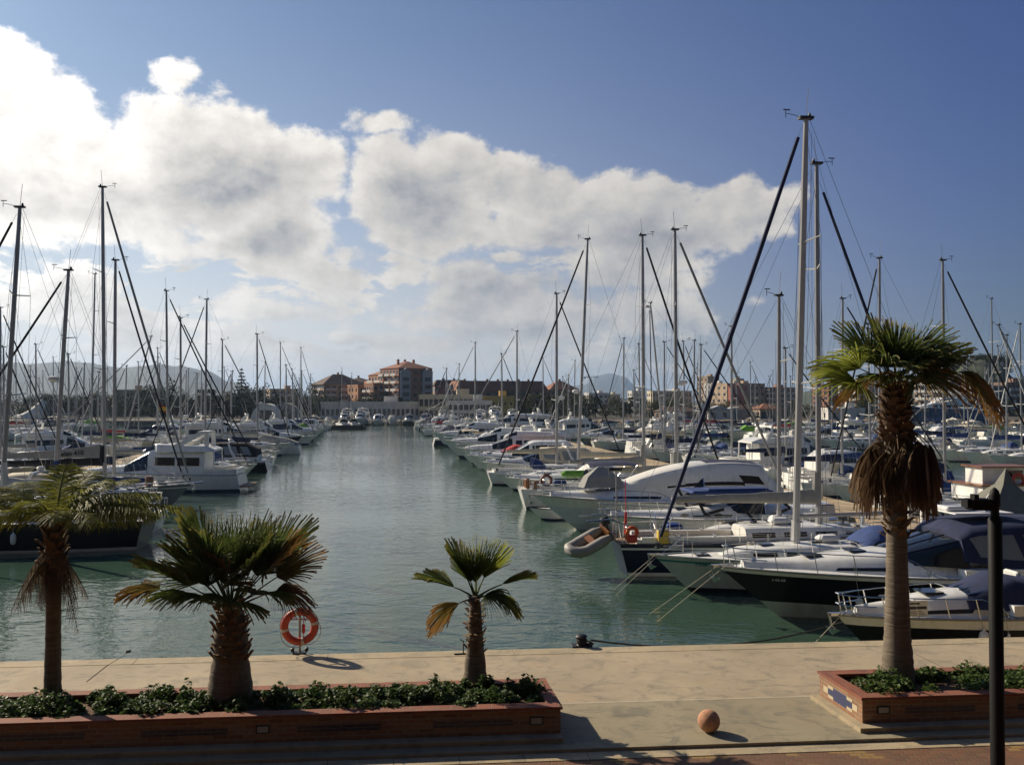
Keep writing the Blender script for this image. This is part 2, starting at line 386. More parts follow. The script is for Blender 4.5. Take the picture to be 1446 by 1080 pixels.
def hull_text(rt, H, x, z, txt, size, m, name, sg=1, bold=False):
    def fit(x_, z_):
        lo, hi = .02, .998
        for _ in range(30):
            t = (lo + hi) / 2; u = max(0, 1 - z_ / H.zt(t))
            if H.pt(t, u, sg).x < x_: lo = t
            else: hi = t
        return H.pt(t, max(0, 1 - z_ / H.zt(t)), sg)
    p = fit(x, z); a = (fit(x + .3, z) - fit(x - .3, z)).normalized() * (-sg); U = fit(x, z + .03) - fit(x, z - .15)
    U = (U - a * U.dot(a)).normalized(); N_ = a.cross(U); p = p + N_ * .012
    X = Matrix(((a.x, U.x, N_.x, p.x), (a.y, U.y, N_.y, p.y), (a.z, U.z, N_.z, p.z), (0, 0, 0, 1)))
    return text_mesh(txt, size, name, m, rt, X, depth=.006, bold=bold)
class Body:
    """superstructure lofted from sections (x, half width, z base, z top); v: 0 base side .. 1 top centre"""
    def __init__(s, secs, k=.75, camber=.06, shoulder=.78):
        s.s = sorted(secs); s.k = k; s.c = camber; s.sh = shoulder
    def sec(s, x):
        S = s.s
        if x <= S[0][0]: return S[0][1:]
        for a, b in zip(S, S[1:]):
            if x <= b[0]:
                q = (x - a[0]) / (b[0] - a[0] + 1e-9); return tuple(lerp(a[i], b[i], q) for i in (1, 2, 3))
        return S[-1][1:]
    def prof(s, x):
        w_, zb, zt = s.sec(x); h = zt - zb; k = s.k
        return [(0, w_, zb), (.6, w_ * lerp(1, k, s.sh), zb + h * s.sh), (.74, w_ * k * .96, zb + h * .95), (.82, w_ * k * .84, zt + s.c*.35), (1, 0, zt + s.c)]
    def P(s, x, v, sg=1):
        pr = s.prof(x)
        for a, b in zip(pr, pr[1:]):
            if v <= b[0] + 1e-9:
                q = (v - a[0]) / (b[0] - a[0]); return Vector((x, sg * lerp(a[1], b[1], q), lerp(a[2], b[2], q)))
        return Vector((x, 0, pr[-1][2]))
    def mesh(s, mb, mi=0):
        xs = sorted(set([a[0] for a in s.s])); fine = []
        for a, b in zip(xs, xs[1:]):
            n = max(1, int((b - a) / .6)); fine += [lerp(a, b, i / n) for i in range(n)]
        fine.append(xs[-1]); vs_ = [0, .3, .6, .74, .82, 1]
        rings = [[s.P(x, v, 1) for v in vs_] + [s.P(x, v, -1) for v in vs_[-2::-1]] for x in fine]
        return mb.rings(rings, mi)
    def patch(s, x0, x1, v0, v1, off=.012, sides=(1, -1), nx=6, nv=4, slant=0.0, mb=None, mi=0):
        mb = mb or MB()
        for sg in sides:
            g = []
            for i in range(nx + 1):
                for j in range(nv + 1):
                    v = lerp(v0, v1, j / nv); x = lerp(x0, x1, i / nx) + slant * (v - v0) / max(1e-6, (v1 - v0))
                    e = 1e-3; p = s.P(x, v, sg)
                    du = s.P(x + e*20, v, sg) - s.P(x - e*20, v, sg); dv = s.P(x, min(.9999, v + e), sg) - s.P(x, max(0, v - e), sg)
                    if v > .995: dv = Vector((0, -sg, 0)) * .001
                    n_ = dv.cross(du) * (-sg if False else 1)
                    n_ = n_.normalized() if n_.length > 1e-12 else Vector((0, 0, 1))
                    cen = Vector((0, 0, p.z - 3)) ; 
                    if n_.dot(Vector((0, p.y, .6))) < 0 and abs(n_.x) < .9: n_ = -n_
                    if abs(n_.x) >= .9 and n_.z < 0: n_ = -n_
                    g.append(p + n_ * off)
            w_ = nv + 1
            fs = [(i*w_+j, (i+1)*w_+j, (i+1)*w_+j+1, i*w_+j+1) for i in range(nx) for j in range(nv)]
            mb.add(g, fs if sg > 0 else [f[::-1] for f in fs], mi)
        return mb

def rail_path(H, t0, t1, h, inset=.06, n=14):
    out = []
    for i in range(n + 1):
        t = lerp(t0, t1, i / n); out.append((t, H.pt(t, 0, 1)))
    return out
def add_rail(root_, H, t0=.05, t1=.985, h=.6, r=.014, mid=True, pulpit=True, posts=9, low=False, name='railing', wire=True):
    mb = MB()
    for sg in (1, -1):
        for lv in ([1, .5] if mid else [1]):
            pts = []
            for i in range(17):
                t = lerp(t0, t1, i / 16); p = H.pt(t, 0, sg)
                hh = h * lv * (ss(0, .12, (t - t0)) if low else 1)
                pts.append((p.x, p.y * .96, p.z + hh))
            mb.tube(pts, r * (.45 if (wire and not low) else 1), 5)
        for i in range(posts):
            t = lerp(t0, t1, (i + (.6 if low else 0)) / (posts - 1 + (.6 if low else 0))); p = H.pt(t, 0, sg)
            hh = h * (ss(0, .12, (t - t0)) if low else 1)
            mb.tube([(p.x - (.12 if low else 0), p.y * .97, p.z), (p.x, p.y * .96, p.z + hh)], r, 5)
    # pulpit: solid tubes round the bow
    b0 = H.pt(.90, 0, 1); tip = H.X(t1) + .22
    for lv in (1, .5):
        z = H.zt(.95) + h * lv
        mb.tube([(b0.x, b0.y * .96, H.zt(.9) + h*lv), (H.X(.965), H.hw(.965)*.9 + .03, z), (tip, .08, z + .03), (tip, -.08, z + .03), (H.X(.965), -H.hw(.965)*.9 - .03, z), (b0.x, -b0.y * .96, H.zt(.9) + h*lv)], r * 1.15, 5)
    mb.tube([(tip, 0.05, H.zt(1) + h), (H.X(.985), .02, H.zt(1))], r, 5)
    return mb.build(name, M['steel'], root_)
def add_anchor(root_, H):
    mb = MB(); x = H.L / 2; z = H.zt(1)
    mb.box(x - .5, -.07, z - .02, x + .16, .07, z + .05)
    mb.tube([(x + .2, 0, z + .06), (x + .12, 0, z - .28), (x - .02, 0, z - .42)], .03, 5)
    mb.add([(x - .12, 0, z - .40), (x + .22, .16, z - .30), (x + .10, 0, z - .52), (x + .22, -.16, z - .30)], [(0, 1, 2), (0, 2, 3), (1, 3, 2), (0, 3, 1)])
    return mb.build('anchor', M['steel'], root_)
def add_fender(root_, H, t, sg, m='gel', n='fender', h=.62, rope=True):
    p = H.pt(t, .3, sg); mb = MB(); X = Matrix.Translation((p.x, p.y + sg * .13, max(.25, p.z - .45)))
    mb.lathe([(.02, 0), (.09, .04), (.12, .14), (.12, h - .14), (.09, h - .04), (.03, h), (.03, h + .06)], 10, 0, X)
    f = mb.build(n, M[m] if m in M else m, root_, smooth=True)
    if not rope: return f
    q = H.pt(t, 0, sg); mb = MB(); mb.tube([(p.x, p.y + sg * .13, max(.25, p.z - .45) + h), (q.x, q.y, q.z + .3)], .008, 4)
    mb.build('fender_rope', M['rope'], f)
    return f

def add_rig(rt, mx, mz, top, r=.11, rake=0.0, lean=0.0, boom=4.5, bz=1.3, cover='cgrey', jib='cnavy', bow=None, L=11, B=3.3, stern=None,
            spreaders=2, radar=False, mastm='alu', wires=True, jr=.05, detail=True, side=0, whip=True, jibtop=.96):
    """mast with its spreaders, boom, sail cover, rolled jib and wires (all local)"""
    tip = Vector((mx - rake, lean, top)); foot = Vector((mx, 0, mz))
    def at(q): return foot.lerp(tip, q)
    mb = MB(); mb.tube([at(0), at(.5), at(.85), tip], [r, r, r*.92, r*.72], 8, sy=.72)
    if detail: mb.tube([at(.0) + Vector((0,0,.02)), at(.05)], r*1.25, 8, 0)
    m_ = mb.build('mast', M[mastm], rt, smooth=True)
    mb = MB()
    mb.box(tip.x - r*1.9, tip.y - r*.9, tip.z, tip.x + r*2.0, tip.y + r*.9, tip.z + r*.7)
    mb.tube([tip + Vector((r, 0, 0)), tip + Vector((r*3.2, .05, .12)), tip + Vector((r*6, .1, .16))], .012, 4)
    mb.tube([tip + Vector((r*6, .1, .0)), tip + Vector((r*6, .1, .30))], .014, 4)
    mb.box(tip.x + r*6 - .16, tip.y + .09, tip.z + .27, tip.x + r*6 + .10, tip.y + .11, tip.z + .31)
    mb.lathe([(.05, 0), (.06, .05), (.03, .14)], 8, 0, Matrix.Translation(tip + Vector((-r, 0, r*.7))))
    mb.build('masthead_fitting', M['dark'], m_)
    if whip:
        mb = MB(); mb.tube([tip, tip + Vector((-.10, 0, 1.1))], .013, 4); mb.build('antenna', M['whitep'], m_)
    for i in range(spreaders):
        q = (i + 1) / (spreaders + 1) + .04; c = at(q); sp = B * (.36 - .08 * i)
        mb = MB(); mb.tube([c + Vector((-.25, -sp, .10)), c, c + Vector((-.25, sp, .10))], [.022, .04, .022], 5)
        mb.build('spreader', M['aluw'], m_)
    if radar:
        c = at(.42 if radar is True else radar); mb = MB()
        mb.box(c.x + r, -.06, c.z - .06, c.x + r + .42, .06, c.z)
        mb.lathe([(.16, 0), (.26, .04), (.28, .12), (.24, .21), (.10, .25)], 16, 0, Matrix.Translation((c.x + r + .30, 0, c.z)))
        mb.build('radar_dome', M['whitep'], m_, smooth=True)
    if boom:
        sg = -1 if boom > 0 else 1; bl = abs(boom); z = mz + bz
        a = Vector((mx + sg * r, 0, z)); b = Vector((mx + sg * bl, 0, z + .10))
        mb = MB(); mb.tube([a, b], .075, 8, sy=.8); bo = mb.build('boom', M['alu'], rt, smooth=True)
        if cover:
            n = 11; rings = []
            for i in range(n + 1):
                q = i / n; h = lerp(.48, .13, q ** .7) * (1 + .07 * math.sin(q * 23)); wd = lerp(.17, .10, q) * (1 + .08 * math.sin(q * 31 + 1))
                c = a.lerp(b, q); g = []
                for j in range(10):
                    th = 2 * math.pi * j / 10; zz = math.sin(th)
                    g.append((c.x, c.y + wd * math.cos(th) * (1 - .25 * max(0, zz)), c.z + (h * zz if zz > 0 else .13 * zz)))
                rings.append(g)
            mb = MB(); mb.rings(rings)
            if detail: 
                mb.tube([a + Vector((0, 0, .1)), a + Vector((-sg * .02, 0, 1.15))], [.17, .13], 8)
            mb.build('sail_cover', M[cover], bo, smooth=True)
    bowx = bow if bow is not None else L / 2 - .15
    jt = at(min(.985, jibtop + .02)) + Vector((r, 0, 0)); jb = Vector((bowx, 0, mz * .85 + .25))
    if jib:
        mb = MB(); n = 10
        mb.tube([jb.lerp(jt, .02 + .95 * i / n) - Vector((0, 0, .12 * math.sin(math.pi * i / n))) for i in range(n + 1)],
                [jr * (.75 + .45 * math.sin(math.pi * min(1, .15 + (1 - i / n) * .8)) ** .6) for i in range(n + 1)], 7)
        j_ = mb.build('furled_jib', M[jib], rt, smooth=True)
        mb = MB(); mb.lathe([(.04, 0), (.12, .02), (.12, .05), (.06, .08), (.06, .16), (.12, .18), (.12, .20), (.04, .22)], 10, 0, Matrix.Translation(jb - Vector((0, 0, .12))))
        mb.build('furling_drum', M['dark'], j_)
    if wires:
        mb = MB(); wr = .0085; sx = stern if stern is not None else -L / 2 + .1
        mb.tube([jb, jt], wr, 4); mb.tube([(sx, .0, mz * .7), tip - Vector((r, 0, 0))], wr, 4)
        for sg in (1, -1):
            prev = Vector((mx - .25, sg * B * .42, mz * .8))
            for i in range(spreaders):
                q = (i + 1) / (spreaders + 1) + .04; c = at(q); sp = B * (.36 - .08 * i); e = c + Vector((-.25, sg * sp, .10))
                mb.tube([prev, e], wr, 4); mb.tube([e, at(min(.97, q + 1.0 / (spreaders + 1)))], wr * .8, 4); prev = e
            mb.tube([prev, at(.97)], wr, 4)
            mb.tube([(mx + .5, sg * B * .38, mz * .8), at(.40)], wr, 4)
        if detail:
            mb.tube([at(.03) + Vector((-r - .10, .04, 0)), at(.97) + Vector((-r - .10, 0, 0))], wr * .9, 4)
            mb.tube([at(.03) + Vector((r + .08, .05, 0)), at(.80) + Vector((r + .05, 0, 0))], wr * .9, 4)
            mb.tube([(mx - abs(boom or 4) * (1 if (boom or 1) > 0 else -1), 0, mz + bz + .1), tip], wr * .8, 4)
        mb.build('rigging', M['wire'], rt)
    return m_

def canvas_arch(rt, x0, x1, hw_, z0, z1, m, name, front=0.0, win=None):
    """sprayhood / bimini: curved canvas on hoops"""
    mb = MB(); rings = []; n = 6
    for i in range(n + 1):
        q = i / n; x = lerp(x0, x1, q); h = z0 + (z1 - z0) * (math.sin(math.pi / 2 * min(1, (q if front else 1 - q) * 1.0 + .0)) ** .7 if front is not None else 1)
        g = []
        for j in range(13):
            a = math.pi * j / 12; g.append((x, hw_ * math.cos(a) * (1 if abs(math.cos(a)) < .95 else 1), z0 + (h - z0) * min(1, math.sin(a) ** .6 if math.sin(a) > 1e-6 else 0)))
        rings.append(g)
    mb.rings(rings, closed=False, caps=False)
    c = mb.build(name, m, rt, smooth=True)
    return c
def bimini(rt, x0, x1, hw_, zd, z, m, legs=True):
    mb = MB(); n = 5; rings = []
    for i in range(n + 1):
        x = lerp(x0, x1, i / n); g = []
        for j in range(9):
            a = -1 + 2 * j / 8; g.append((x, hw_ * a, z + .16 * (1 - a ** 4) - .10 * abs(2 * i / n - 1) ** 3))
        g2 = [(p[0], p[1], p[2] - .025) for p in reversed(g)]
        rings.append(g + g2)
    mb.rings(rings); c = mb.build('bimini_top', m, rt, smooth=True)
    if legs:
        mb = MB(); xc = (x0 + x1) / 2
        for sg in (1, -1):
            for x in (x0 + .1, xc, x1 - .1): mb.tube([(xc - .1, sg * hw_ * .98, zd), (x, sg * hw_ * .98, z)], .014, 5)
        mb.build('bimini_frame', M['steel'], c)
    return c

def sailboat(name, loc, rz, label, L=11, B=3.3, zb=1.25, zs=1.0, hullm='gel', stripe=None, decksm='deckw', mast=None, cover='cnavy', jib='cnavy',
             hood='cnavy', bim=None, group=None, detail=2, cat='sailing boat', top=14, mq=.56, spreaders=2, radar=False, mastm='alu', boomL=None,
             wheel=True, rig=True, jr=.05, r=.10, rake=.15, lean=0.0, boom=True, teak=False, boot='cnavy', jibtop=.96, ports=4):
    rt = root(name, loc, rz, label, cat, group)
    H = Hull(L, B, zb, zs, rake=.12 * L * .9, srake=.35, tw=.62, pw=.82, flare=.72, vee=.22)
    hm = M[hullm]; mats = [hm, M[stripe] if stripe else hm, M[boot], M['antif']]
    H.build(rt, mats, [(.10, 0), (.16, 1), (.88, 0), (1.0, 2), (9, 3)], N=24 if detail > 1 else 12, rail=(.03, 0) if detail else None)
    H.deck(rt, M['teak'] if teak else M[decksm], camber=.08)
    # coachroof
    x0, x1 = -L * .14, L * .30
    bd = lambda x: H.zt(H.T(x)) + .0
    wv = lambda x, k: H.hw(H.T(x)) * k
    Cb = Body([(x0, wv(x0, .62), bd(x0), bd(x0) + .46), (x0 + .1, wv(x0, .62), bd(x0), bd(x0) + .48), (L*.10, wv(L*.10, .62), bd(L*.1), bd(L*.1) + .42), (x1 - .7, wv(x1, .55), bd(x1-.7), bd(x1-.7) + .26), (x1, wv(x1, .4), bd(x1) - .02, bd(x1) + .04)], k=.82, camber=.07)
    mb = MB(); Cb.mesh(mb); cab = mb.build('coachroof', M['gel'] if hullm != 'gel2' else M['gel2'], rt, smooth=True)
    ww = (x1 - .9 - x0) / ports
    for i in range(ports):
        for sg in (1, -1):
            a = x0 + .25 + i * ww
            Cb.patch(a, a + ww * .72, .2, .5, .01, (sg,), 3, 2).build('window', M['glass'], cab)
    if detail:
        for xx, s_ in ((L * .36, .5), (L * .17, .5), (L*.02, .4)):
            z = (H.zt(H.T(xx)) + .03) if xx > x1 else Cb.P(xx, 1).z
            mb = MB(); mb.cbox((xx, 0, z), s_, s_, .05, 0, 0, .015); mb.build('hatch', M['glass'], rt)
    # cockpit
    mb = MB(); cz = H.zs
    xa, xb = -L * .44, x0 - .05; cw = H.hw(.15) * .62
    for sg in (1, -1):
        mb.box(xa, sg * cw, cz, xb, sg * (cw + .22), cz + .26) if sg > 0 else mb.box(xa, -cw - .22, cz, xb, -cw, cz + .26)
    mb.box(xa - .02, -cw - .22, cz, xa - .2, cw + .22, cz + .18)
    mb.build('cockpit_coaming', M['gel'], rt)
    mb = MB(); mb.box(xa, -cw + .004, cz, xb, cw - .004, cz + .05); mb.build('cockpit_floor', M['teak'], rt)
    if detail > 1:
        mb = MB(); mb.torus((xa + .7, 0, cz + .72), .42, .018, Matrix.Rotation(R(90), 4, 'Z'), 20, 5)
        for a in range(5): mb.tube([(xa + .7, 0, cz + .72), (xa + .7, .42 * math.cos(a * 1.2566), cz + .72 + .42 * math.sin(a * 1.2566))], .01, 4)
        mb.tube([(xa + .8, 0, cz), (xa + .75, 0, cz + .75)], [.12, .06], 8)
        mb.build('steering_wheel', M['steel'], rt)
        for sg in (1, -1):
            for q in (.35, .7):
                mb = MB(); mb.lathe([(.07, 0), (.055, .05), (.07, .12), (.03, .14)], 10, 0, Matrix.Translation((lerp(xa, xb, q), sg * (cw + .11), cz + .26)))
                mb.build('winch', M['steel'], rt, smooth=True)
    if detail: add_rail(rt, H, .04, .90, .58, .012, posts=7 if detail > 1 else 5)
    if detail:
        mb = MB(); zz = H.zs + .6
        mb.tube([(-L*.36, H.hw(.14)*.97, zz), (-L/2 + .1, H.hw(.02)*.92, zz), (-L/2 + .05, .4, zz)], .014, 5)
        mb.tube([(-L*.36, -H.hw(.14)*.97, zz), (-L/2 + .1, -H.hw(.02)*.92, zz), (-L/2 + .05, -.4, zz)], .014, 5)
        for sg in (1, -1):
            for (x, y) in ((-L*.36, H.hw(.14)*.97), (-L/2 + .1, H.hw(.02)*.92), (-L/2+.05, .4)): mb.tube([(x, sg*y, zz), (x, sg*y, zz - .58)], .014, 5)
        mb.build('pushpit', M['steel'], rt)
        if detail > 1: add_anchor(rt, H)
    if hood: canvas_arch(rt, x0 - .55, x0 + .75, H.hw(.35) * .60, Cb.P(x0 + .2, .8).z - .35, Cb.P(x0, 1).z + .58, M[hood], 'sprayhood')
    if bim: bimini(rt, xa + .1, xb - .9, cw + .35, cz, cz + 1.95, M[bim])
    mx = -L/2 + L * mq if mast is None else mast
    if detail:
        for sg in (1, -1):
            for k_, t_ in enumerate((.40, .58)): add_fender(rt, H, t_, sg, ('gel', 'cnavy')[k_ % 2], h=.5, rope=detail > 1)
    if detail > 1:
        mb = MB(); p_ = Cb.P(L*.02, 1); mb.cbox((-L*.02, -.0, p_.z - .01), .8, .5, .26, 0, 0, .10); mb.build('liferaft_canister', M['whitep'], rt)
        for (x_, y_) in ((-L*.08, .55), (L*.20, -.35), (-L*.40, .1)):
            mb = MB(); z_ = Cb.P(x_, .9).z if x0 < x_ < x1 else H.zs + .06
            for q_ in range(3): mb.torus((x_, y_, z_ + .02 + .03*q_), .15 - .02*q_, .018, Matrix.Rotation(R(90), 4, 'X'), 12, 4)
            mb.build('coiled_rope', M['rope'] if x_ > 0 else M['cnavy'], rt)
        for q_ in (-.30, .02, .30):
            mb = MB(); x_ = x1 - .4; mb.tube([(mx if mx < x1 else x1 - 1, q_ * .4, Cb.P(x1 - 1, 1).z + .03), (x0 + .2, q_ * 1.6, Cb.P(x0 + .2, 1).z + .03)], .010, 4); mb.build('control_line', M['rope'], rt)
    if rig: add_rig(rt, mx, Cb.P(mx, 1).z - .02, top, r=r, rake=rake, lean=lean, boom=(boomL or L * .36) if boom else 0, bz=.95, cover=cover, jib=jib, L=L, B=B,
            spreaders=spreaders, radar=radar, mastm=mastm, detail=detail > 1, wires=True, jr=jr, jibtop=jibtop, whip=detail > 0)
    rt['_H'] = 0; del rt['_H']
    return rt, H, Cb

def cruiser(name, loc, rz, label, L=10, B=3.2, zb=1.5, zs=1.05, upper='gel', lower='gel', bottomu=.92, bandu=.42, top='open', canvas='cnavy', arch=True,
            group=None, detail=2, cat='motor cruiser', ws=.18, h=.62, frame='steel', dome=.42, railh=.55, botm='bottom', backx=None):
    """express cruiser: long foredeck, raked windscreen, cockpit aft, optional canvas enclosure"""
    rt = root(name, loc, rz, label, cat, group)
    H = Hull(L, B, zb, zs, rake=.15 * L, srake=-.25, tw=.86, pw=.72, flare=.80, vee=.10)
    H.build(rt, [M[upper], M[lower], M[botm], M['antif'], M['rubber']], [(.06, 0), (bandu, 0), (bottomu, 1), (1.0, 2), (9, 3)], N=26 if detail > 1 else 12, rail=(.035, 4) if detail > 1 else None)
    H.deck(rt, M[upper if upper != 'black' else 'gel'], camber=.10)
    xw = L * ws                      # windscreen foot
    zt = lambda x: H.zt(H.T(x)); wv = lambda x, k: H.hw(H.T(x)) * k
    D = Body([(xw - L*.42, wv(xw - L*.42, .80), zt(xw - L*.42) - .05, zt(xw-L*.42) + dome*.9), (xw - .2, wv(xw, .80), zt(xw) - .05, zt(xw) + dome), (xw + L*.10, wv(xw + L*.10, .72), zt(xw + L*.1) - .05, zt(xw + L*.1) + dome * .75),
              (xw + L*.20, wv(xw + L*.2, .6), zt(xw + L*.2) - .05, zt(xw + L*.2) + dome * .42), (L*.44, wv(L*.44, .4), zt(L*.44) - .05, zt(L*.44) + .10)], k=.70, camber=.12, shoulder=.7)
    mb = MB(); D.mesh(mb); dk = mb.build('foredeck_cabin', M['gel'], rt, smooth=True)
    if detail:
        for sg in (1, -1): D.patch(xw - .2, xw + L*.14, .25, .42, .008, (sg,), 5, 2, slant=-.1).build('cabin_window', M['glass'], dk)
        for xx in (xw + L*.17, xw + L*.06):
            p = D.P(xx, 1); mb = MB(); mb.cbox((xx, 0, p.z - .01), .55, .55, .05, 0, 0, .02); mb.build('hatch', M['glass'], dk)
    zc = zt(xw) + dome * .92
    # windscreen: frame + glass, wraps round
    x_b = xw - L * .16; wt = wv(xw, .78) * .70
    W = Body([(x_b - L*.06, wv(x_b, .80), zc - .28, zc + h), (x_b, wv(x_b, .80), zc - .25, zc + h * .98), (xw - .25, wv(xw, .62), zc - .18, zc + .10), (xw - .02, wv(xw, .46), zc - .12, zc - .06)], k=.80, camber=.05, shoulder=.85)
    if top != 'hard':
        W.patch(x_b + .02, xw - .08, .0, 1, .0, (1, -1), 6, 8).build('windscreen', M['glass'], rt, smooth=True)
        mb = MB()
        for sg in (1, -1):
            mb.tube([W.P(lerp(x_b, xw - .05, i / 6), .74, sg) + Vector((0, 0, .01)) for i in range(7)], .022, 5)
            mb.tube([W.P(x_b, v, sg) + Vector((0, 0, .01)) for v in (0, .3, .6, .74, .82, .92, 1)], .022, 5)
            mb.tube([W.P(lerp(x_b, xw - .05, i / 6), .93, sg) + Vector((0, 0, .01)) for i in range(7)], .016, 5)
        mb.build('windscreen_frame', M[frame], rt)
    # cockpit
    xa = -L * .44; cw = H.hw(.2) * .74; cz = zs
    mb = MB(); mb.box(xa, -cw, cz - .01, x_b, cw, cz + .03); mb.build('cockpit_floor', M['teak'], rt)
    mb = MB()
    for sg in (1, -1):
        y0, y1 = sorted((sg * cw, sg * H.hw(.3) * .94)); mb.box(xa, y0, cz - .02, x_b + .3, y1, cz + .32)
    mb.build('cockpit_coaming', M['gel'], rt)
    mb = MB()
    mb.cbox((xa + .35, 0, cz + .035), .6, cw * 1.6, .42, 0, 0, .06); mb.build('stern_bench', M['cwhite'], rt); mb = MB(); mb.cbox((x_b - .5, -cw * .5, cz + .035), .5, .6, .5, 0, 0, .06); mb.cbox((x_b - .70, -cw*.5, cz + .45), .12, .55, .45, 0, 0, .04)
    mb.build('helm_seat', M['cwhite'], rt)
    zr = cz + 1.55 + .1
    if arch:
        xr = -L * .22; mb = MB()
        for sg in (1, -1):
            mb.tube([(xr - .35, sg * H.hw(.25) * .93, cz + .2), (xr + .1, sg * H.hw(.25) * .86, cz + 1.0), (xr + .35, sg * H.hw(.25) * .72, zr)], [.14, .11, .09], 8, sy=.5)
        mb.tube([(xr + .35, -H.hw(.25) * .74, zr), (xr + .4, 0, zr + .08), (xr + .35, H.hw(.25) * .74, zr)], .10, 8, sy=1)
        a_ = mb.build('radar_arch', M['gel'], rt, smooth=True)
        mb = MB(); mb.lathe([(.14, 0), (.22, .04), (.23, .12), (.16, .20)], 14, 0, Matrix.Translation((xr + .4, 0, zr + .15))); mb.build('radar_dome', M['whitep'], a_, smooth=True)
        mb = MB(); mb.tube([(xr + .4, .5, zr), (xr - .1, .55, zr + 1.5)], .012, 4); mb.build('antenna', M['whitep'], a_)
    if top == 'canvas':
        CT = Body([(xa + .1, H.hw(.1) * .84, cz + .3, cz + .95), (xa + L*.10, H.hw(.2) * .88, cz + .3, cz + 1.55), (-L*.18, H.hw(.3) * .88, cz + .3, zc + h + .38), (x_b - .25, wv(x_b, .80), zc - .1, zc + h + .30), (x_b + .12, wv(x_b, .78), zc - .05, zc + h + .03)], k=.84, camber=.10, shoulder=.86)
        mb = MB(); CT.mesh(mb); c_ = mb.build('canvas_top', M[canvas], rt, smooth=True)
        q = (x_b - xa) 
        for (a, b) in ((.12, .30), (.36, .60), (.66, .93)):
            for sg in (1, -1):
                CT.patch(xa + a*q, xa + b*q, .14, .56, .012, (sg,), 4, 3, slant=.25).build('vinyl_window', M['glass2'], c_)
    if top == 'tarp':
        CT = Body([(-L*.49, H.hw(.04)*.95, cz - .1, cz + .30), (-L*.34, H.hw(.15)*.98, cz - .05, cz + .75), (-L*.12, H.hw(.3) * .95, cz, zc + h*.75), (x_b, wv(x_b, .88), zc - .25, zc + h + .10), (xw - .15, wv(xw, .74), zc - .22, zc + .02)], k=.72, camber=.08, shoulder=.7)
        mb = MB(); CT.mesh(mb); mb.build('boat_cover', M[canvas], rt, smooth=True)
    if top == 'dome':
        secs = [(-L*.34, H.hw(.16)*.80, cz + .2, cz + .9), (-L*.30, H.hw(.2)*.82, cz + .2, cz + 1.3)]
        for i in range(12):
            q = i / 11; x = lerp(-L*.27, xw + L*.13, q); zz = zc + (h + .62) * math.sin(math.pi * (.34 + .66 * q)) ** .85 if q < 1 else zc - .1
            secs.append((x, wv(x, .82 - .22 * q * q), zt(x) - .05, max(zt(x) + .12, zz)))
        HT = Body(secs, k=.74, camber=.12, shoulder=.72); mb = MB(); HT.mesh(mb); c_ = mb.build('hardtop', M['gel'], rt, smooth=True)
        for sg in (1, -1):
            HT.patch(-L*.20, xw - L*.04, .40, .47, .012, (sg,), 10, 2).build('side_window', M['glass'], c_)
            HT.patch(-L*.27, -L*.20, .44, .60, .012, (sg,), 4, 3, slant=.3).build('aft_window', M['glass'], c_)
        HT.patch(xw - L*.10, xw + L*.11, .45, 1, .016, (1, -1), 6, 5).build('screen_cover', M['cwhite'], c_, smooth=True)
        HT.patch(-L*.26, -L*.08, .78, 1, .02, (1, -1), 6, 3).build('sunroof', M['cnavy'], c_)
    if top == 'hard':
        HT = Body([(-L*.30, H.hw(.2)*.84, cz + .25, cz + 1.25), (-L*.22, H.hw(.3)*.86, cz + .25, zc + h + .55), (x_b, wv(x_b, .84), zc - .3, zc + h + .55), (x_b + .5, wv(x_b+.5, .80), zc - .3, zc + h + .40), (xw + .15, wv(xw, .66), zc - .25, zc + .03)], k=.78, camber=.10, shoulder=.8)
        mb = MB(); HT.mesh(mb); c_ = mb.build('hardtop', M['gel'], rt, smooth=True)
        HT.patch(x_b + .55, xw + .1, .1, 1, .012, (1, -1), 5, 7).build('windscreen', M['glass'], c_, smooth=True)
        for (a, b) in ((-L*.20, -L*.08), (-L*.07, x_b + .25)):
            for sg in (1, -1): HT.patch(a, b, .28, .6, .012, (sg,), 4, 3).build('side_window', M['glass'], c_)
    if detail:
        for sg in (1, -1): add_fender(rt, H, .38, sg, 'cnavy', h=.5, rope=detail > 1); add_fender(rt, H, .56, sg, 'gel', h=.5, rope=detail > 1)
    if detail: add_rail(rt, H, .50, .97, railh, .016, mid=False, posts=6, low=True, wire=False)
    if detail > 1:
        add_anchor(rt, H)
        mb = MB(); mb.box(-L/2 - .75, -H.hw(0) * .9, .28, -L/2 + .1, H.hw(0) * .9, .36); mb.build('swim_platform', M['teak'], rt)
    return rt, H, D

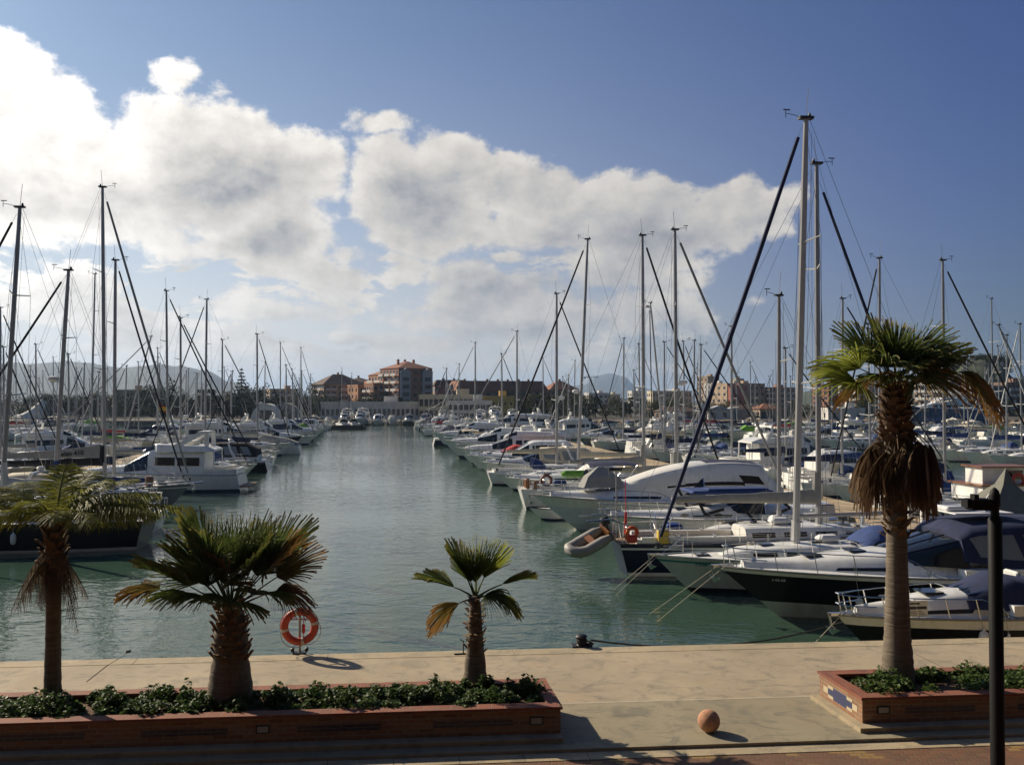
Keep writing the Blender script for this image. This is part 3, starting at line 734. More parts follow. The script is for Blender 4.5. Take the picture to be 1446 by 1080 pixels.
def flybridge(name, loc, rz, label, L=13, B=4.0, zb=1.9, zs=1.25, lower='gel', group=None, detail=2, cat='motor yacht', canvas='cwhite', arch=True, cabf=.24, covered=False, dark=False, flyt='bimini'):
    rt = root(name, loc, rz, label, cat, group)
    H = Hull(L, B, zb, zs, rake=.14 * L, srake=-.2, tw=.86, pw=.74, flare=.78, vee=.10)
    H.build(rt, [M['gel'], M[lower], M['cnavy'], M['antif'], M['rubber']], [(.10, 0), (.86, 1), (.98, 2), (9, 3)], N=24 if detail > 1 else 12, rail=(.035, 4) if detail > 1 else None)
    H.deck(rt, M['deckw'], camber=.08)
    zt = lambda x: H.zt(H.T(x)); wv = lambda x, k: H.hw(H.T(x)) * k
    xf = L * cabf
    zr = zs + 1.75
    S = Body([(-L*.30, H.hw(.25)*.80, zs - .05, zr), (0, H.hw(.45)*.80, zt(0) - .05, zr + .05), (xf - L*.17, wv(xf - L*.17, .78), zt(xf - 1) - .05, zr), (xf - .2, wv(xf, .70), zt(xf) - .05, zt(xf) + .50), (xf + L*.10, wv(xf + L*.1, .58), zt(xf + L*.1) - .05, zt(xf + L*.1) + .30), (L*.42, wv(L*.42, .4), zt(L*.42) - .05, zt(L*.42) + .05)], k=.84, camber=.08, shoulder=.82)
    mb = MB(); S.mesh(mb); cab = mb.build('cabin', M['gel'], rt, smooth=True)
    S.patch(xf - L*.165, xf - .25, .14, 1, .014, (1, -1), 6, 8).build('windscreen', M['cwhite'] if covered else M['glass'], cab, smooth=True)
    for (a, b) in ((-L*.27, -L*.14), (-L*.125, -L*.01), (L*.005, xf - L*.19)):
        if b > a + .3:
            for sg in (1, -1): S.patch(a, b, .30, .55, .012, (sg,), 4, 2).build('side_window', M['glass'], cab)
    # fly bridge
    FB = Body([(-L*.36, H.hw(.25)*.78, zr + .02, zr + .16), (-L*.30, H.hw(.25)*.80, zr, zr + .45), (-L*.02, H.hw(.4)*.76, zr, zr + .58), (xf - L*.20, wv(xf - L*.2, .60), zr, zr + .62), (xf - L*.12, wv(xf - L*.12, .45), zr - .1, zr + .08)], k=.9, camber=.0, shoulder=.8)
    mb = MB(); FB.mesh(mb); fb_ = mb.build('flybridge', M['gel'], rt, smooth=True)
    FB.patch(xf - L*.20, xf - L*.14, .2, 1, .012, (1, -1), 3, 6).build('fly_windscreen', M['glass'], fb_)
    mb = MB(); mb.cbox((-L*.18, 0, zr + .45), 1.2, H.B * .45, .35, 0, 0, .08); mb.build('sofa', M['cwhite'], fb_); mb = MB(); mb.cbox((-L*.02, -.5, zr + .55), .5, .55, .5, 0, 0, .06); mb.build('helm_seat', M['cwhite'], fb_)
    if arch:
        mb = MB(); xr = -L * .22
        for sg in (1, -1): mb.tube([(xr - .5, sg * H.hw(.3)*.82, zr - .1), (xr + .1, sg * H.hw(.3)*.74, zr + 1.0), (xr + .25, sg * H.hw(.3)*.6, zr + 1.35)], [.16, .12, .10], 8, sy=.5)
        mb.tube([(xr + .25, -H.hw(.3)*.62, zr + 1.35), (xr + .3, 0, zr + 1.42), (xr + .25, H.hw(.3)*.62, zr + 1.35)], .11, 8)
        a_ = mb.build('radar_arch', M['gel'], rt, smooth=True)
        mb = MB(); mb.lathe([(.18, 0), (.28, .05), (.29, .14), (.2, .24)], 14, 0, Matrix.Translation((xr + .3, 0, zr + 1.5))); mb.build('radar_dome', M['whitep'], a_, smooth=True)
        mb = MB(); mb.tube([(xr + .3, .8, zr + 1.35), (xr - .2, .85, zr + 3.4)], .014, 4); mb.tube([(xr + .3, -.8, zr + 1.35), (xr - .2, -.85, zr + 3.0)], .014, 4); mb.build('antenna', M['whitep'], a_)
    # aft cockpit
    mb = MB(); mb.box(-L*.47, -H.hw(.1)*.8, zs - .01, -L*.30, H.hw(.1)*.8, zs + .03); mb.build('cockpit_floor', M['teak'], rt)
    mb = MB(); w_ = H.hw(.1) * .9
    for sg in (1, -1):
        y0, y1 = sorted((sg * (w_ - .14), sg * w_)); mb.box(-L*.49, y0, zs - .02, -L*.29, y1, zs + .45)
    mb.box(-L*.495, -w_, zs - .02, -L*.48, w_, zs + .45); mb.build('bulwark', M['gel'], rt)
    for sg in (1, -1): mb = MB(); mb.tube([(-L*.36, sg * H.hw(.2) * .74, zs), (-L*.355, sg * H.hw(.2) * .72, zr)], .05, 6); mb.build('fly_support', M['gel'], rt)
    if detail: add_rail(rt, H, .42, .97, .72, .018, mid=False, posts=8, low=True, wire=False)
    if detail > 1:
        add_anchor(rt, H)
        mb = MB(); mb.box(-L/2 - .9, -H.hw(0) * .9, .3, -L/2 + .1, H.hw(0) * .9, .4); mb.build('swim_platform', M['teak'], rt)
        D_ = zt(L*.34); mb = MB(); mb.cbox((L*.36, 0, D_ + .08), .6, .6, .05, 0, 0, .02); mb.build('hatch', M['glass'], rt)
    return rt, H, S

def open_boat(name, loc, rz, label, L=5.5, B=2.1, cover='cblue', group=None, cat='small boat', hullm='gel', outb=True, console=True):
    rt = root(name, loc, rz, label, cat, group)
    H = Hull(L, B, .75, .55, rake=.8, srake=0, tw=.82, pw=.75, flare=.75, vee=.12)
    H.build(rt, [M[hullm], M['cnavy'], M['antif']], [(.86, 0), (1.0, 1), (9, 2)], N=10, rail=(.03, 1))
    H.deck(rt, M['deckw'], camber=.03, N=8)
    if cover:
        C_ = Body([(-L*.46, B*.40, .52, .66), (-L*.1, B*.47, .55, 1.12), (L*.12, B*.42, .6, 1.05), (L*.40, B*.16, .70, .80)], k=.6, camber=.06, shoulder=.5)
        mb = MB(); C_.mesh(mb); mb.build('boat_cover', M[cover], rt, smooth=True)
    elif console:
        mb = MB(); mb.cbox((0, 0, .56), .6, .8, .75, 0, 0, .06); c_ = mb.build('console', M['gel'], rt)
        mb = MB(); mb.add([(.25, -.4, 1.3), (.25, .4, 1.3), (.0, .35, 1.75), (.0, -.35, 1.75)], [(0, 1, 2, 3)]); mb.build('windscreen', M['glass'], c_)
    if outb:
        mb = MB(); mb.cbox((-L/2 - .22, 0, .62), .42, .36, .5, 0, 0, .09); mb.tube([(-L/2 - .2, 0, .7), (-L/2 - .25, 0, -.3)], .08, 6); mb.build('outboard_motor', M['blackp'], rt)
    return rt, H, None

def inflatable(rt_name, loc, rz, label, L=2.9, B=1.5, tilt=0, m='rubber', motor=True, cat='dinghy', group=None, oars=False):
    rt = root(rt_name, loc, rz, label, cat, group); rt.rotation_euler[0] = tilt
    r = .21; mb = MB(); pts = []
    for q in (-1.0, -.5, 0, .4): pts.append((q * L * .42, B/2 - r, r + .02))
    pts += [(L*.30, B/2 - r - .08, r + .06), (L*.42, B*.16, r + .16), (L*.45, 0, r + .20), (L*.42, -B*.16, r + .16), (L*.30, -B/2 + r + .08, r + .06)]
    for q in (.4, 0, -.5, -1.0): pts.append((q * L * .42, -B/2 + r, r + .02))
    mb.tube(pts, [.10] + [r] * (len(pts) - 2) + [.10], 12)
    mb.tube([(-L*.42, B/2 - r, r + .02), (-L*.52, B/2 - r, r + .02)], [r, .06], 12); mb.tube([(-L*.42, -B/2 + r, r + .02), (-L*.52, -B/2 + r, r + .02)], [r, .06], 12)
    mb.build('inflatable_tube', M[m], rt, smooth=True)
    mb = MB(); mb.box(-L*.40, -B/2 + r, .06, L*.36, B/2 - r, .10); mb.box(-L*.40, -B/2 + r, .06, -L*.37, B/2 - r, .48); mb.build('floor', M['wood'], rt)
    mb = MB(); mb.box(-.15, -B/2 + r, .36, .10, B/2 - r, .40); mb.build('thwart', M['wood'], rt)
    if motor:
        mb = MB(); mb.cbox((-L*.45, 0, .55), .34, .26, .38, 0, 0, .07); mb.tube([(-L*.45, 0, .6), (-L*.47, 0, -.2)], .055, 6); mb.build('outboard_motor', M['blackp'], rt, smooth=False)
    return rt
# ------------------------------------------------------------------ setting: water, quay, pavement
def shader(name):
    m = bpy.data.materials.new(name); m.use_nodes = True; MATS[name] = m
    return m, NT(m.node_tree), m.node_tree.nodes['Principled BSDF']
WATER, wt_, wb_ = shader('harbour_water')
gp = wt_.n('ShaderNodeNewGeometry').outputs['Position']
gp1 = wt_.vm('MULTIPLY', gp, (1.0, 1.55, 1.0))
r1 = wt_.noise(gp1, 2.6, 3, .50, .5); r2 = wt_.noise(gp1, .75, 2, .5, .6); r3 = wt_.noise(gp, .045, 2, .5)
wind = wt_.mr(r3, .38, .62, .45, 1.0)
hgt = wt_.m('MULTIPLY', wt_.m('ADD', wt_.m('MULTIPLY', r1, .42), wt_.m('MULTIPLY', r2, 1.1)), wind)
bn = wt_.n('ShaderNodeBump'); bn.inputs['Strength'].default_value = .50; bn.inputs['Distance'].default_value = .09
wt_.put(bn.inputs['Height'], hgt); wt_.put(wb_.inputs['Normal'], bn.outputs[0])
wt_.put(wb_.inputs['Base Color'], wt_.mix(wt_.mr(wt_.noise(gp, .08, 3), .35, .65), (.030, .062, .044), (.050, .092, .068)))
wb_.inputs['Roughness'].default_value = .03; wb_.inputs['IOR'].default_value = 1.34
mb = MB(); ZH = 15000
mb.add([(-ZH, 5, 0), (ZH, 5, 0), (ZH, ZH, 0), (-ZH, ZH, 0)], [(0, 1, 2, 3)])
tag(mb.build('water', WATER), kind='structure')

A0 = Vector((math.cos(R(4.8)), math.sin(R(4.8)), 0)); B0 = Vector((-math.sin(R(9)), math.cos(R(9)), 0))
E0 = Vector((0, 19.3, 0)); QZ = 1.3
QM = Matrix(((A0.x, B0.x, 0, E0.x), (A0.y, B0.y, 0, E0.y), (0, 0, 1, QZ), (0, 0, 0, 1)))
def Q(u, v, z=0): return QM @ Vector((u, v, z))
def U_at(px, v):
    k = (px - 723) / F; P_ = E0 + B0 * v      # (P.x + A.x u) = k (P.y + A.y u)
    return (k * P_.y - P_.x) / (A0.x - k * A0.y)
def V_of(p):                                   # world xy -> (u, v)
    q = QM.inverted() @ Vector((p[0], p[1], QZ)); return q.x, q.y

CONC, t, b = shader('worn_concrete')
gp = t.n('ShaderNodeNewGeometry').outputs['Position']
n_big = t.noise(gp, .55, 5, .6, .6); n_mid = t.noise(t.vm('ADD', gp, (5, 3, 0)), 2.2, 6, .65, .8); n_f = t.noise(gp, 45, 3, .6)
c = t.mix(t.mr(n_big, .3, .7), (.30, .235, .15), (.42, .335, .215))
c = t.mix(t.m('MULTIPLY', t.mr(n_mid, .50, .66), .75), c, (.19, .165, .12))
c = t.mix(t.m('MULTIPLY', t.mr(t.noise(t.vm('ADD', gp, (9, 1, 0)), 1.1, 4, .6), .58, .75), .40), c, (.42, .27, .14))
c = t.mix(t.m('MULTIPLY', t.mr(t.noise(t.vm('MULTIPLY', gp, (.5, 1.6, 1)), 1.7, 6, .72, 1.2), .57, .63), .55), c, (.14, .12, .09))
# little dark specks and litter marks
vo = t.n('ShaderNodeTexVoronoi'); t.put(vo.inputs['Vector'], t.vm('MULTIPLY', gp, (1, 1.6, 0))); vo.inputs['Scale'].default_value = 2.1
sp = t.m('LESS_THAN', t.m('ADD', vo.outputs['Distance'], t.m('MULTIPLY', t.noise(gp, 14, 3), .09)), .075)
c = t.mix(t.m('MULTIPLY', sp, .55), c, (.10, .075, .05))
c = t.mix(t.mr(n_f, .3, .75, 0, .28), c, (.46, .41, .33))
t.put(b.inputs['Base Color'], c); b.inputs['Roughness'].default_value = .85
bn = t.n('ShaderNodeBump'); bn.inputs['Strength'].default_value = .35; bn.inputs['Distance'].default_value = .012
t.put(bn.inputs['Height'], t.m('ADD', t.noise(gp, 60, 3), t.m('MULTIPLY', n_mid, 2.0))); t.put(b.inputs['Normal'], bn.outputs[0])
def tinted(name, src, mulc):
    m = src.copy(); m.name = name; MATS[name] = m; nt = m.node_tree; bs = nt.nodes['Principled BSDF']
    l = bs.inputs['Base Color'].links[0]; s_ = l.from_socket; tt = NT(nt)
    tt.put(bs.inputs['Base Color'], tt.mix(1.0, s_, mulc, 'MULTIPLY')); return m
CONC2 = tinted('grey_concrete', CONC, (.76, .80, .78)); CONC3 = tinted('kerb_concrete', CONC, (1.05, 1.05, 1.0)); CONCD = tinted('pier_concrete', CONC, (1.15, 1.1, 1.02))

def paver(name, cols, cw, ch, mort, mw=.012, bump=.5, colm=None, rough=.8):
    """running bond with a colour per brick, in metric UV"""
    m, t, b = shader(name); uv = t.n('ShaderNodeUVMap').outputs[0]; x, y, _ = t.sep(uv)
    row = t.m('FLOOR', t.m('DIVIDE', y, ch)); xs = t.m('ADD', x, t.m('MULTIPLY', t.m('MODULO', t.m('ABSOLUTE', row), 2.0), cw / 2))
    ci = t.m('FLOOR', t.m('DIVIDE', xs, cw))
    fx = t.m('SUBTRACT', xs, t.m('MULTIPLY', ci, cw)); fy = t.m('SUBTRACT', y, t.m('MULTIPLY', row, ch))
    ex = t.m('MINIMUM', fx, t.m('SUBTRACT', cw, fx)); ey = t.m('MINIMUM', fy, t.m('SUBTRACT', ch, fy)); e = t.m('MINIMUM', ex, ey)
    wn = t.n('ShaderNodeTexWhiteNoise', noise_dimensions='2D'); t.put(wn.inputs['Vector'], t.comb(ci, row))
    wn2 = t.n('ShaderNodeTexWhiteNoise', noise_dimensions='2D'); t.put(wn2.inputs['Vector'], t.comb(t.m('ADD', ci, 71.3), row))
    cc = t.ramp(wn.outputs['Value'], cols)
    if colm:      # clusters of another colour
        k = t.noise(t.comb(t.m('MULTIPLY', ci, cw), t.m('MULTIPLY', row, ch)), colm[1], 2)
        cc = t.mix(t.m('MULTIPLY', t.m('GREATER_THAN', k, colm[2]), t.m('GREATER_THAN', wn2.outputs['Value'], .25)), cc, colm[0])
    cc = t.mix(t.mr(t.noise(uv, 30, 5, .65), .3, .75, 0, .5), cc, (.10, .055, .035))
    cc = t.mix(t.mr(t.noise(uv, .8, 4, .6), .4, .7, 0, .35), cc, (.09, .06, .045))
    mk = t.mr(e, mw * .5, mw, 1, 0)
    t.put(b.inputs['Base Color'], t.mix(mk, cc, mort)); b.inputs['Roughness'].default_value = rough
    bn = t.n('ShaderNodeBump'); bn.inputs['Strength'].default_value = bump; bn.inputs['Distance'].default_value = .01
    t.put(bn.inputs['Height'], t.m('ADD', t.m('SUBTRACT', 1.0, mk), t.m('MULTIPLY', t.noise(uv, 60, 3), .3))); t.put(b.inputs['Normal'], bn.outputs[0])
    return m
PAVE = paver('brick_paving', [(0, (.17, .068, .03)), (.5, (.22, .095, .04)), (1, (.13, .06, .032))], .20, .10, (.13, .095, .06), .010, .6, ((.34, .20, .05), 2.3, .61))
BRICK = paver('red_brick', [(0, (.30, .13, .06)), (.4, (.38, .18, .085)), (.8, (.36, .21, .12)), (1, (.22, .095, .05))], .25, .075, (.28, .22, .15), .012, .5)
COPE = paver('red_clay_coping', [(0, (.27, .07, .035)), (.6, (.33, .10, .05)), (1, (.20, .06, .04))], .22, .30, (.20, .12, .08), .010, .4)
TILE = paver('glazed_dark_tile', [(0, (.02, .025, .05)), (1, (.035, .04, .075))], .24, .055, (.16, .12, .09), .008, .3, rough=.35)
SOIL = mat('planter_soil', (.12, .065, .035), .95, var=.4, vscale=9, bump=1.0, bscale=30)

mb = MB(); mb.box(-60, -5.55, -2.4, 90, -.42, 0, 0, QM); tag(mb.build('quay', CONC), kind='structure')
mb = MB()
u = -60.0
while u < 90:
    mb.box(u + .006, -.412, -2.4, u + 3.994, 0, .006, 0, QM); u += 4.0
tag(mb.build('quay_edge', CONC3), kind='structure')
mb = MB(); mb.box(-60, -5.549, 0, 90, -3.52, .004, 0, QM); tag(mb.build('quay_strip', CONC2), kind='structure')
mb = MB(); mb.box(-60, -3.52, 0, 90, -3.48, .006, 0, QM); tag(mb.build('quay_joint', mat('pale_joint_mortar', (.46, .40, .30), .9, var=.2)), kind='structure')
mb = MB()
for uu in (-14.0, 8.6): mb.box(uu, -3.48, 0, uu + .018, -.42, .003, 0, QM)
tag(mb.build('expansion_joint', mat('joint_filler', (.12, .10, .08), .9)), kind='structure')
mb = MB(); u = -60.0
while u < 90: mb.box(u + .005, -5.85, -.4, u + 1.0, -5.555, -.045, 0, QM); u += 1.005
tag(mb.build('kerb', CONC3), kind='structure')
mb = MB(); mb.box(-60, -40, -.5, 90, -5.855, -.055, 0, QM); tag(mb.build('pavement', PAVE, uv=True), kind='structure')

# ------------------------------------------------------------------ planters
def planter(u0, u1, label, panels, lights, endtile):
    rt = root('brick_planter', Q((max(u0, -12) + min(u1, 14)) / 2, -4.4, 0), 0, label, 'planter')
    inv = Matrix.Translation(-rt.location); X = inv @ QM
    v0, v1, h, b_ = -5.08, -3.66, .47, .08
    mb = MB(); mb.box(u0 - (.16 if endtile else 0), v0 - .22, .003, u1, v1 + .03, b_, 0, X); mb.build('plinth', CONC3, rt)
    mb = MB(); w_ = .14
    mb.box(u0, v0, b_, u1, v0 + w_, h, 0, X); mb.box(u0, v1 - w_, b_, u1, v1, h, 0, X)
    mb.box(u0, v0 + w_ + .001, b_, u0 + w_, v1 - w_ - .001, h, 0, X); mb.box(u1 - w_, v0 + w_ + .001, b_, u1, v1 - w_ - .001, h, 0, X)
    mb.build('brick_wall', BRICK, rt, uv=True)
    mb = MB(); o = .03
    mb.box(u0 - o, v0 - o, h, u1 + o, v0 + .20, h + .045, 0, X); mb.box(u0 - o, v1 - .20, h, u1 + o, v1 + o, h + .045, 0, X)
    mb.box(u0 - o, v0 + .201, h, u0 + .20, v1 - .201, h + .045, 0, X); mb.box(u1 - .20, v0 + .201, h, u1 + o, v1 - .201, h + .045, 0, X)
    mb.build('coping', COPE, rt, uv=True)
    mb = MB(); n = 60
    g = []
    for i in range(n + 1):
        for j in range(7):
            g.append(X @ Vector((lerp(u0 + w_, u1 - w_, i / n), lerp(v0 + w_, v1 - w_, j / 6), h - .07 + rnd.uniform(-.02, .035))))
    mb.add(g, [(i*7+j, (i+1)*7+j, (i+1)*7+j+1, i*7+j+1) for i in range(n) for j in range(6)]); mb.build('soil', SOIL, rt, smooth=True)
    for (a, c_) in panels:
        mb = MB(); mb.box(a, v0 - .006, .225, c_, v0 - .0, .335, 0, X); mb.build('tile_panel', TILE, rt, uv=True)
    for a in lights:
        mb = MB(); mb.box(a - .11, v0 - .02, .23, a + .11, v0, .36, 0, X); f = mb.build('light_fitting', M['dark'], rt)
        mb = MB(); mb.box(a - .085, v0 - .026, .25, a + .085, v0 - .02, .34, 0, X); mb.build('lens', mat('frosted_glass', (.32, .31, .28), .3), f)
    if endtile:
        mb = MB(); vc = (v0 + v1) / 2
        for (dv, z0, z1) in ((.22, .15, .20), (.40, .205, .255), (.40, .26, .31), (.22, .315, .365)):
            mb.box(u0 - .006, vc - dv, z0, u0, vc + dv, z1, 0, X)
        mb.build('tile_panel', mat('blue_black_tile', (.05, .06, .13), .3), rt)
        for (dv, dw, z0, z1) in ((.22, .40, .15, .20), (.40, .56, .205, .31), (.22, .40, .315, .365)):
            for sg in (1, -1):
                mb = MB(); y0, y1 = sorted((vc + sg * (dv + .004), vc + sg * dw)); mb.box(u0 - .005, y0, z0, u0, y1, z1, 0, X)
                mb.build('cream_border_tile', mat('cream_tile', (.50, .42, .28), .5, var=.1), rt)
    return rt
fv = -5.08
pan = lambda ps: [(U_at(a, fv), U_at(b_, fv)) for a, b_ in ps]
planter(-24, U_at(791, fv), 'long red brick planter with dark tile panels under the three left palms', pan([(-330, -210), (-120, 125) if False else (-20, 125), (203, 325), (422, 540), (612, 724)]), [U_at(374, fv), U_at(757, fv)], False)
planter(U_at(1214, fv), 24, 'red brick planter with blue-black tiles on its sunlit end, below the tall right palm', pan([(1275, 1372), (1432, 1540)]), [U_at(1243, fv)], True)

# ------------------------------------------------------------------ foliage
def leafmat(name, c1, c2, tip, tipa=.75, tipb=1.0, trans=.35, rough=.6, patch=.0):
    m, t, b = shader(name); nt = m.node_tree
    at = t.n('ShaderNodeAttribute'); at.attribute_name = 'r'; r_ = at.outputs['Fac']
    oi = t.n('ShaderNodeObjectInfo').outputs['Random']; tc = t.n('ShaderNodeTexCoord').outputs['Object']
    f = t.m('ADD', t.m('MULTIPLY', oi, .6), t.m('MULTIPLY', t.noise(tc, 9.0, 2), .5))
    c = t.mix(f, c1, c2)
    if patch: c = t.mix(t.m('MULTIPLY', t.mr(t.noise(tc, 4.0, 3), .55, .68), patch), c, tip)
    c = t.mix(t.mr(t.m('ADD', r_, t.m('MULTIPLY', t.noise(tc, 12, 2), .25)), tipa + .12, tipb + .12), c, tip)
    t.put(b.inputs['Base Color'], c); b.inputs['Roughness'].default_value = rough; b.inputs['Specular IOR Level'].default_value = .18
    tr = t.n('ShaderNodeBsdfTranslucent'); t.put(tr.inputs[0], t.mix(.5, c, tuple(min(1, x * 1.6) for x in c2)))
    mx = t.n('ShaderNodeMixShader'); mx.inputs[0].default_value = trans
    nt.links.new(b.outputs[0], mx.inputs[1]); nt.links.new(tr.outputs[0], mx.inputs[2])
    nt.links.new(mx.outputs[0], nt.nodes['Material Output'].inputs[0]); return m
L_FAN = leafmat('fan_palm_leaf', (.040, .070, .018), (.085, .115, .025), (.20, .14, .05), .80, 1.02, .36)
L_FANB = leafmat('browning_fan_leaf', (.07, .08, .02), (.13, .10, .03), (.28, .12, .035), .55, .9, .35, patch=.4)
L_FANY = leafmat('young_fan_leaf', (.13, .17, .025), (.20, .23, .035), (.30, .26, .08), .8, 1.0, .45)
L_DEAD = leafmat('dead_fan_leaf', (.085, .055, .032), (.15, .10, .06), (.19, .12, .07), .5, 1.0, .2, .8)
L_FEA = leafmat('feather_palm_leaf', (.11, .13, .022), (.21, .21, .04), (.30, .20, .07), .8, 1.05, .42)
L_BUSH = leafmat('geranium_leaf', (.03, .06, .018), (.07, .115, .03), (.11, .15, .04), .7, 1.0, .3, .5)
L_TREE = leafmat('dark_tree_leaf', (.018, .030, .012), (.036, .05, .018), (.045, .06, .02), .5, 1.0, .08, .8)
L_TREE2 = leafmat('olive_tree_leaf', (.035, .045, .018), (.06, .07, .028), (.075, .08, .035), .5, 1.0, .1, .8)
TRUNK, t, b = shader('palm_trunk_bark'); tc = t.n('ShaderNodeTexCoord').outputs['Object']
rg = t.noise(t.vm('MULTIPLY', tc, (2.5, 2.5, 30)), 1.0, 4, .6)
c = t.mix(t.mr(rg, .3, .7), (.10, .078, .056), (.20, .165, .12)); c = t.mix(t.mr(t.noise(t.vm('MULTIPLY', tc, (9, 9, 1.2)), 2.0, 4, .6), .5, .7, 0, .6), c, (.10, .07, .045))
t.put(b.inputs['Base Color'], c); b.inputs['Roughness'].default_value = .9
bn = t.n('ShaderNodeBump'); bn.inputs['Strength'].default_value = .9; bn.inputs['Distance'].default_value = .02; t.put(bn.inputs['Height'], rg); t.put(b.inputs['Normal'], bn.outputs[0])
BOOT = mat('palm_leaf_base', (.17, .105, .055), .9, var=.5, vscale=12, bump=1, bscale=40)
FIBRE = mat('palm_fibre', (.15, .09, .05), .95, var=.4, vscale=20, bump=1, bscale=60)

def frame_of(d, roll=0.0):
    d = Vector(d).normalized(); side = d.cross(Vector((0, 0, 1)))
    side = side.normalized() if side.length > 1e-3 else Vector((1, 0, 0))
    up = side.cross(d).normalized(); q = Matrix.Rotation(roll, 3, d); return d, q @ side, q @ up
def fan_frond(parent, base, az, elv, pet, rad, m, droop=.3, blades=34, spread=R(118), roll=0.0, stem=L_FAN, pdroop=.15, rs=None, name='frond', limp=0.0, wid=1.0, cup=.22):
    rs = rs or rnd
    d0 = Vector((math.cos(az) * math.cos(elv), math.sin(az) * math.cos(elv), math.sin(elv)))
    mb = MB(); pts = []
    for i in range(7):
        q = i / 6; pts.append(Vector(base) + d0 * pet * q - Vector((0, 0, pdroop * pet * q ** 2.2)))
    mb.tube(pts, [.028, .022, .018, .015, .013, .011, .009], 4); mb.r = [.2] * len(mb.v)
    hub = pts[-1]; d = (pts[-1] - pts[-2]).normalized(); d, sd, up = frame_of(d, roll)
    if limp: d = (d + Vector((0, 0, -limp))).normalized(); d, sd, up = frame_of(d, roll)
    for k in range(blades):
        th = lerp(-spread, spread, (k + .5) / blades); Lr = rad * (1 - .26 * (abs(th) / spread) ** 2) * rs.uniform(.90, 1.06)
        dr = (d * math.cos(th) + sd * math.sin(th)); dr = (dr + up * (cup * abs(math.sin(th)) + rs.uniform(-.03, .03))).normalized()
        nl = up * .014 * (1 if k % 2 else -1)
        tg = up.cross(dr).normalized(); hwid = spread / blades * wid
        dz = droop * rs.uniform(.6, 1.5); vs = []; rr = []
        split = rs.uniform(.38, .56)
        for q in (.0, .18, split, .74, .9, 1.0):
            c = hub + dr * Lr * q - Vector((0, 0, dz * Lr * max(0, q - .25) ** 2.2 * 1.4 + min(limp, .7) * .9 * Lr * max(0, q - split) ** 1.3 * rs.uniform(.6, 1.2)))
            w_ = hwid * Lr * q if q <= split else hwid * Lr * split * (1 - (q - split) / (1 - split)) ** 1.35
            w_ = max(w_, .0012)
            vs += [c - tg * w_ + nl * (q > 0), c + tg * w_ - nl * (q > 0)]; rr += [q, q]
        mb.add(vs, [(2*i, 2*i+1, 2*i+3, 2*i+2) for i in range(5)], 0, rr)
        if rs.random() < .3:   # fibre thread
            e = hub + dr * Lr * .8 - Vector((0, 0, dz * Lr * .4)); mb.add([e, e + Vector((.003, 0, 0)), e + Vector((rs.uniform(-.05, .05), rs.uniform(-.05, .05), -.12))], [(0, 1, 2)], 0, [1, 1, 1])
    return mb.build(name, m, parent, attr=True)
def boots(parent, z0, z1, rf, n, size, name='leaf_base', rs=None, droopy=.2, m=BOOT):
    """stubs of cut leaf stalks spiralling up a trunk"""
    rs = rs or rnd; mb = MB()
    for i in range(n):
        q = i / max(1, n - 1); z = lerp(z0, z1, q) + rs.uniform(-.02, .02); a = i * 2.39996 + rs.uniform(-.2, .2); r_ = rf(z) * .93
        o = Vector((math.cos(a), math.sin(a), 0)); s_ = Vector((-o.y, o.x, 0)); up = Vector((0, 0, 1)); L_ = size * rs.uniform(.7, 1.4); w_ = size * rs.uniform(.40, .65)
        d = (o * rs.uniform(.35, .75) + up * rs.uniform(.7, 1.0) - up * droopy * rs.random()).normalized(); p = o * r_ + up * z
        e = p + d * L_; th = o * size * .16; w2 = w_ * rs.uniform(.35, .8)
        vs = [p - s_*w_, p + s_*w_, e + s_*w2 + o*rs.uniform(0, .03), e - s_*w2, p - s_*w_ - th*2 - up*size*.3, p + s_*w_ - th*2 - up*size*.3, e + s_*w2 - th, e - s_*w2 - th]
        mb.add(vs, [(0,1,2,3), (7,6,5,4), (0,3,7,4), (1,5,6,2), (3,2,6,7), (0,4,5,1)])
    return mb.build(name, m, parent)
def trunk(parent, prof, lean=(0, 0), n=20, rs=None):
    mb = MB(); rings = []; rs = rs or rnd; H_ = prof[-1][1]
    k = 0; pp = []
    for (ra, za), (rb, zb_) in zip(prof, prof[1:]):
        st = max(1, int((zb_ - za) / .07))
        for i in range(st): pp.append((lerp(ra, rb, i / st), lerp(za, zb_, i / st)))
    pp.append(prof[-1])
    for (r_, z) in pp:
        q = z / H_; j_ = rs.uniform(.97, 1.03)
        rings.append([Vector((r_ * j_ * (1 + rs.uniform(-.03, .03)) * math.cos(2*math.pi*j/n) + lean[0]*q*q, r_ * j_ * math.sin(2*math.pi*j/n) + lean[1]*q*q, z)) for j in range(n)])
    mb.rings(rings); return mb.build('trunk', TRUNK, parent, smooth=True)

def place(px, py, z): p = G(px, py, z); return p
SZ = QZ + .40
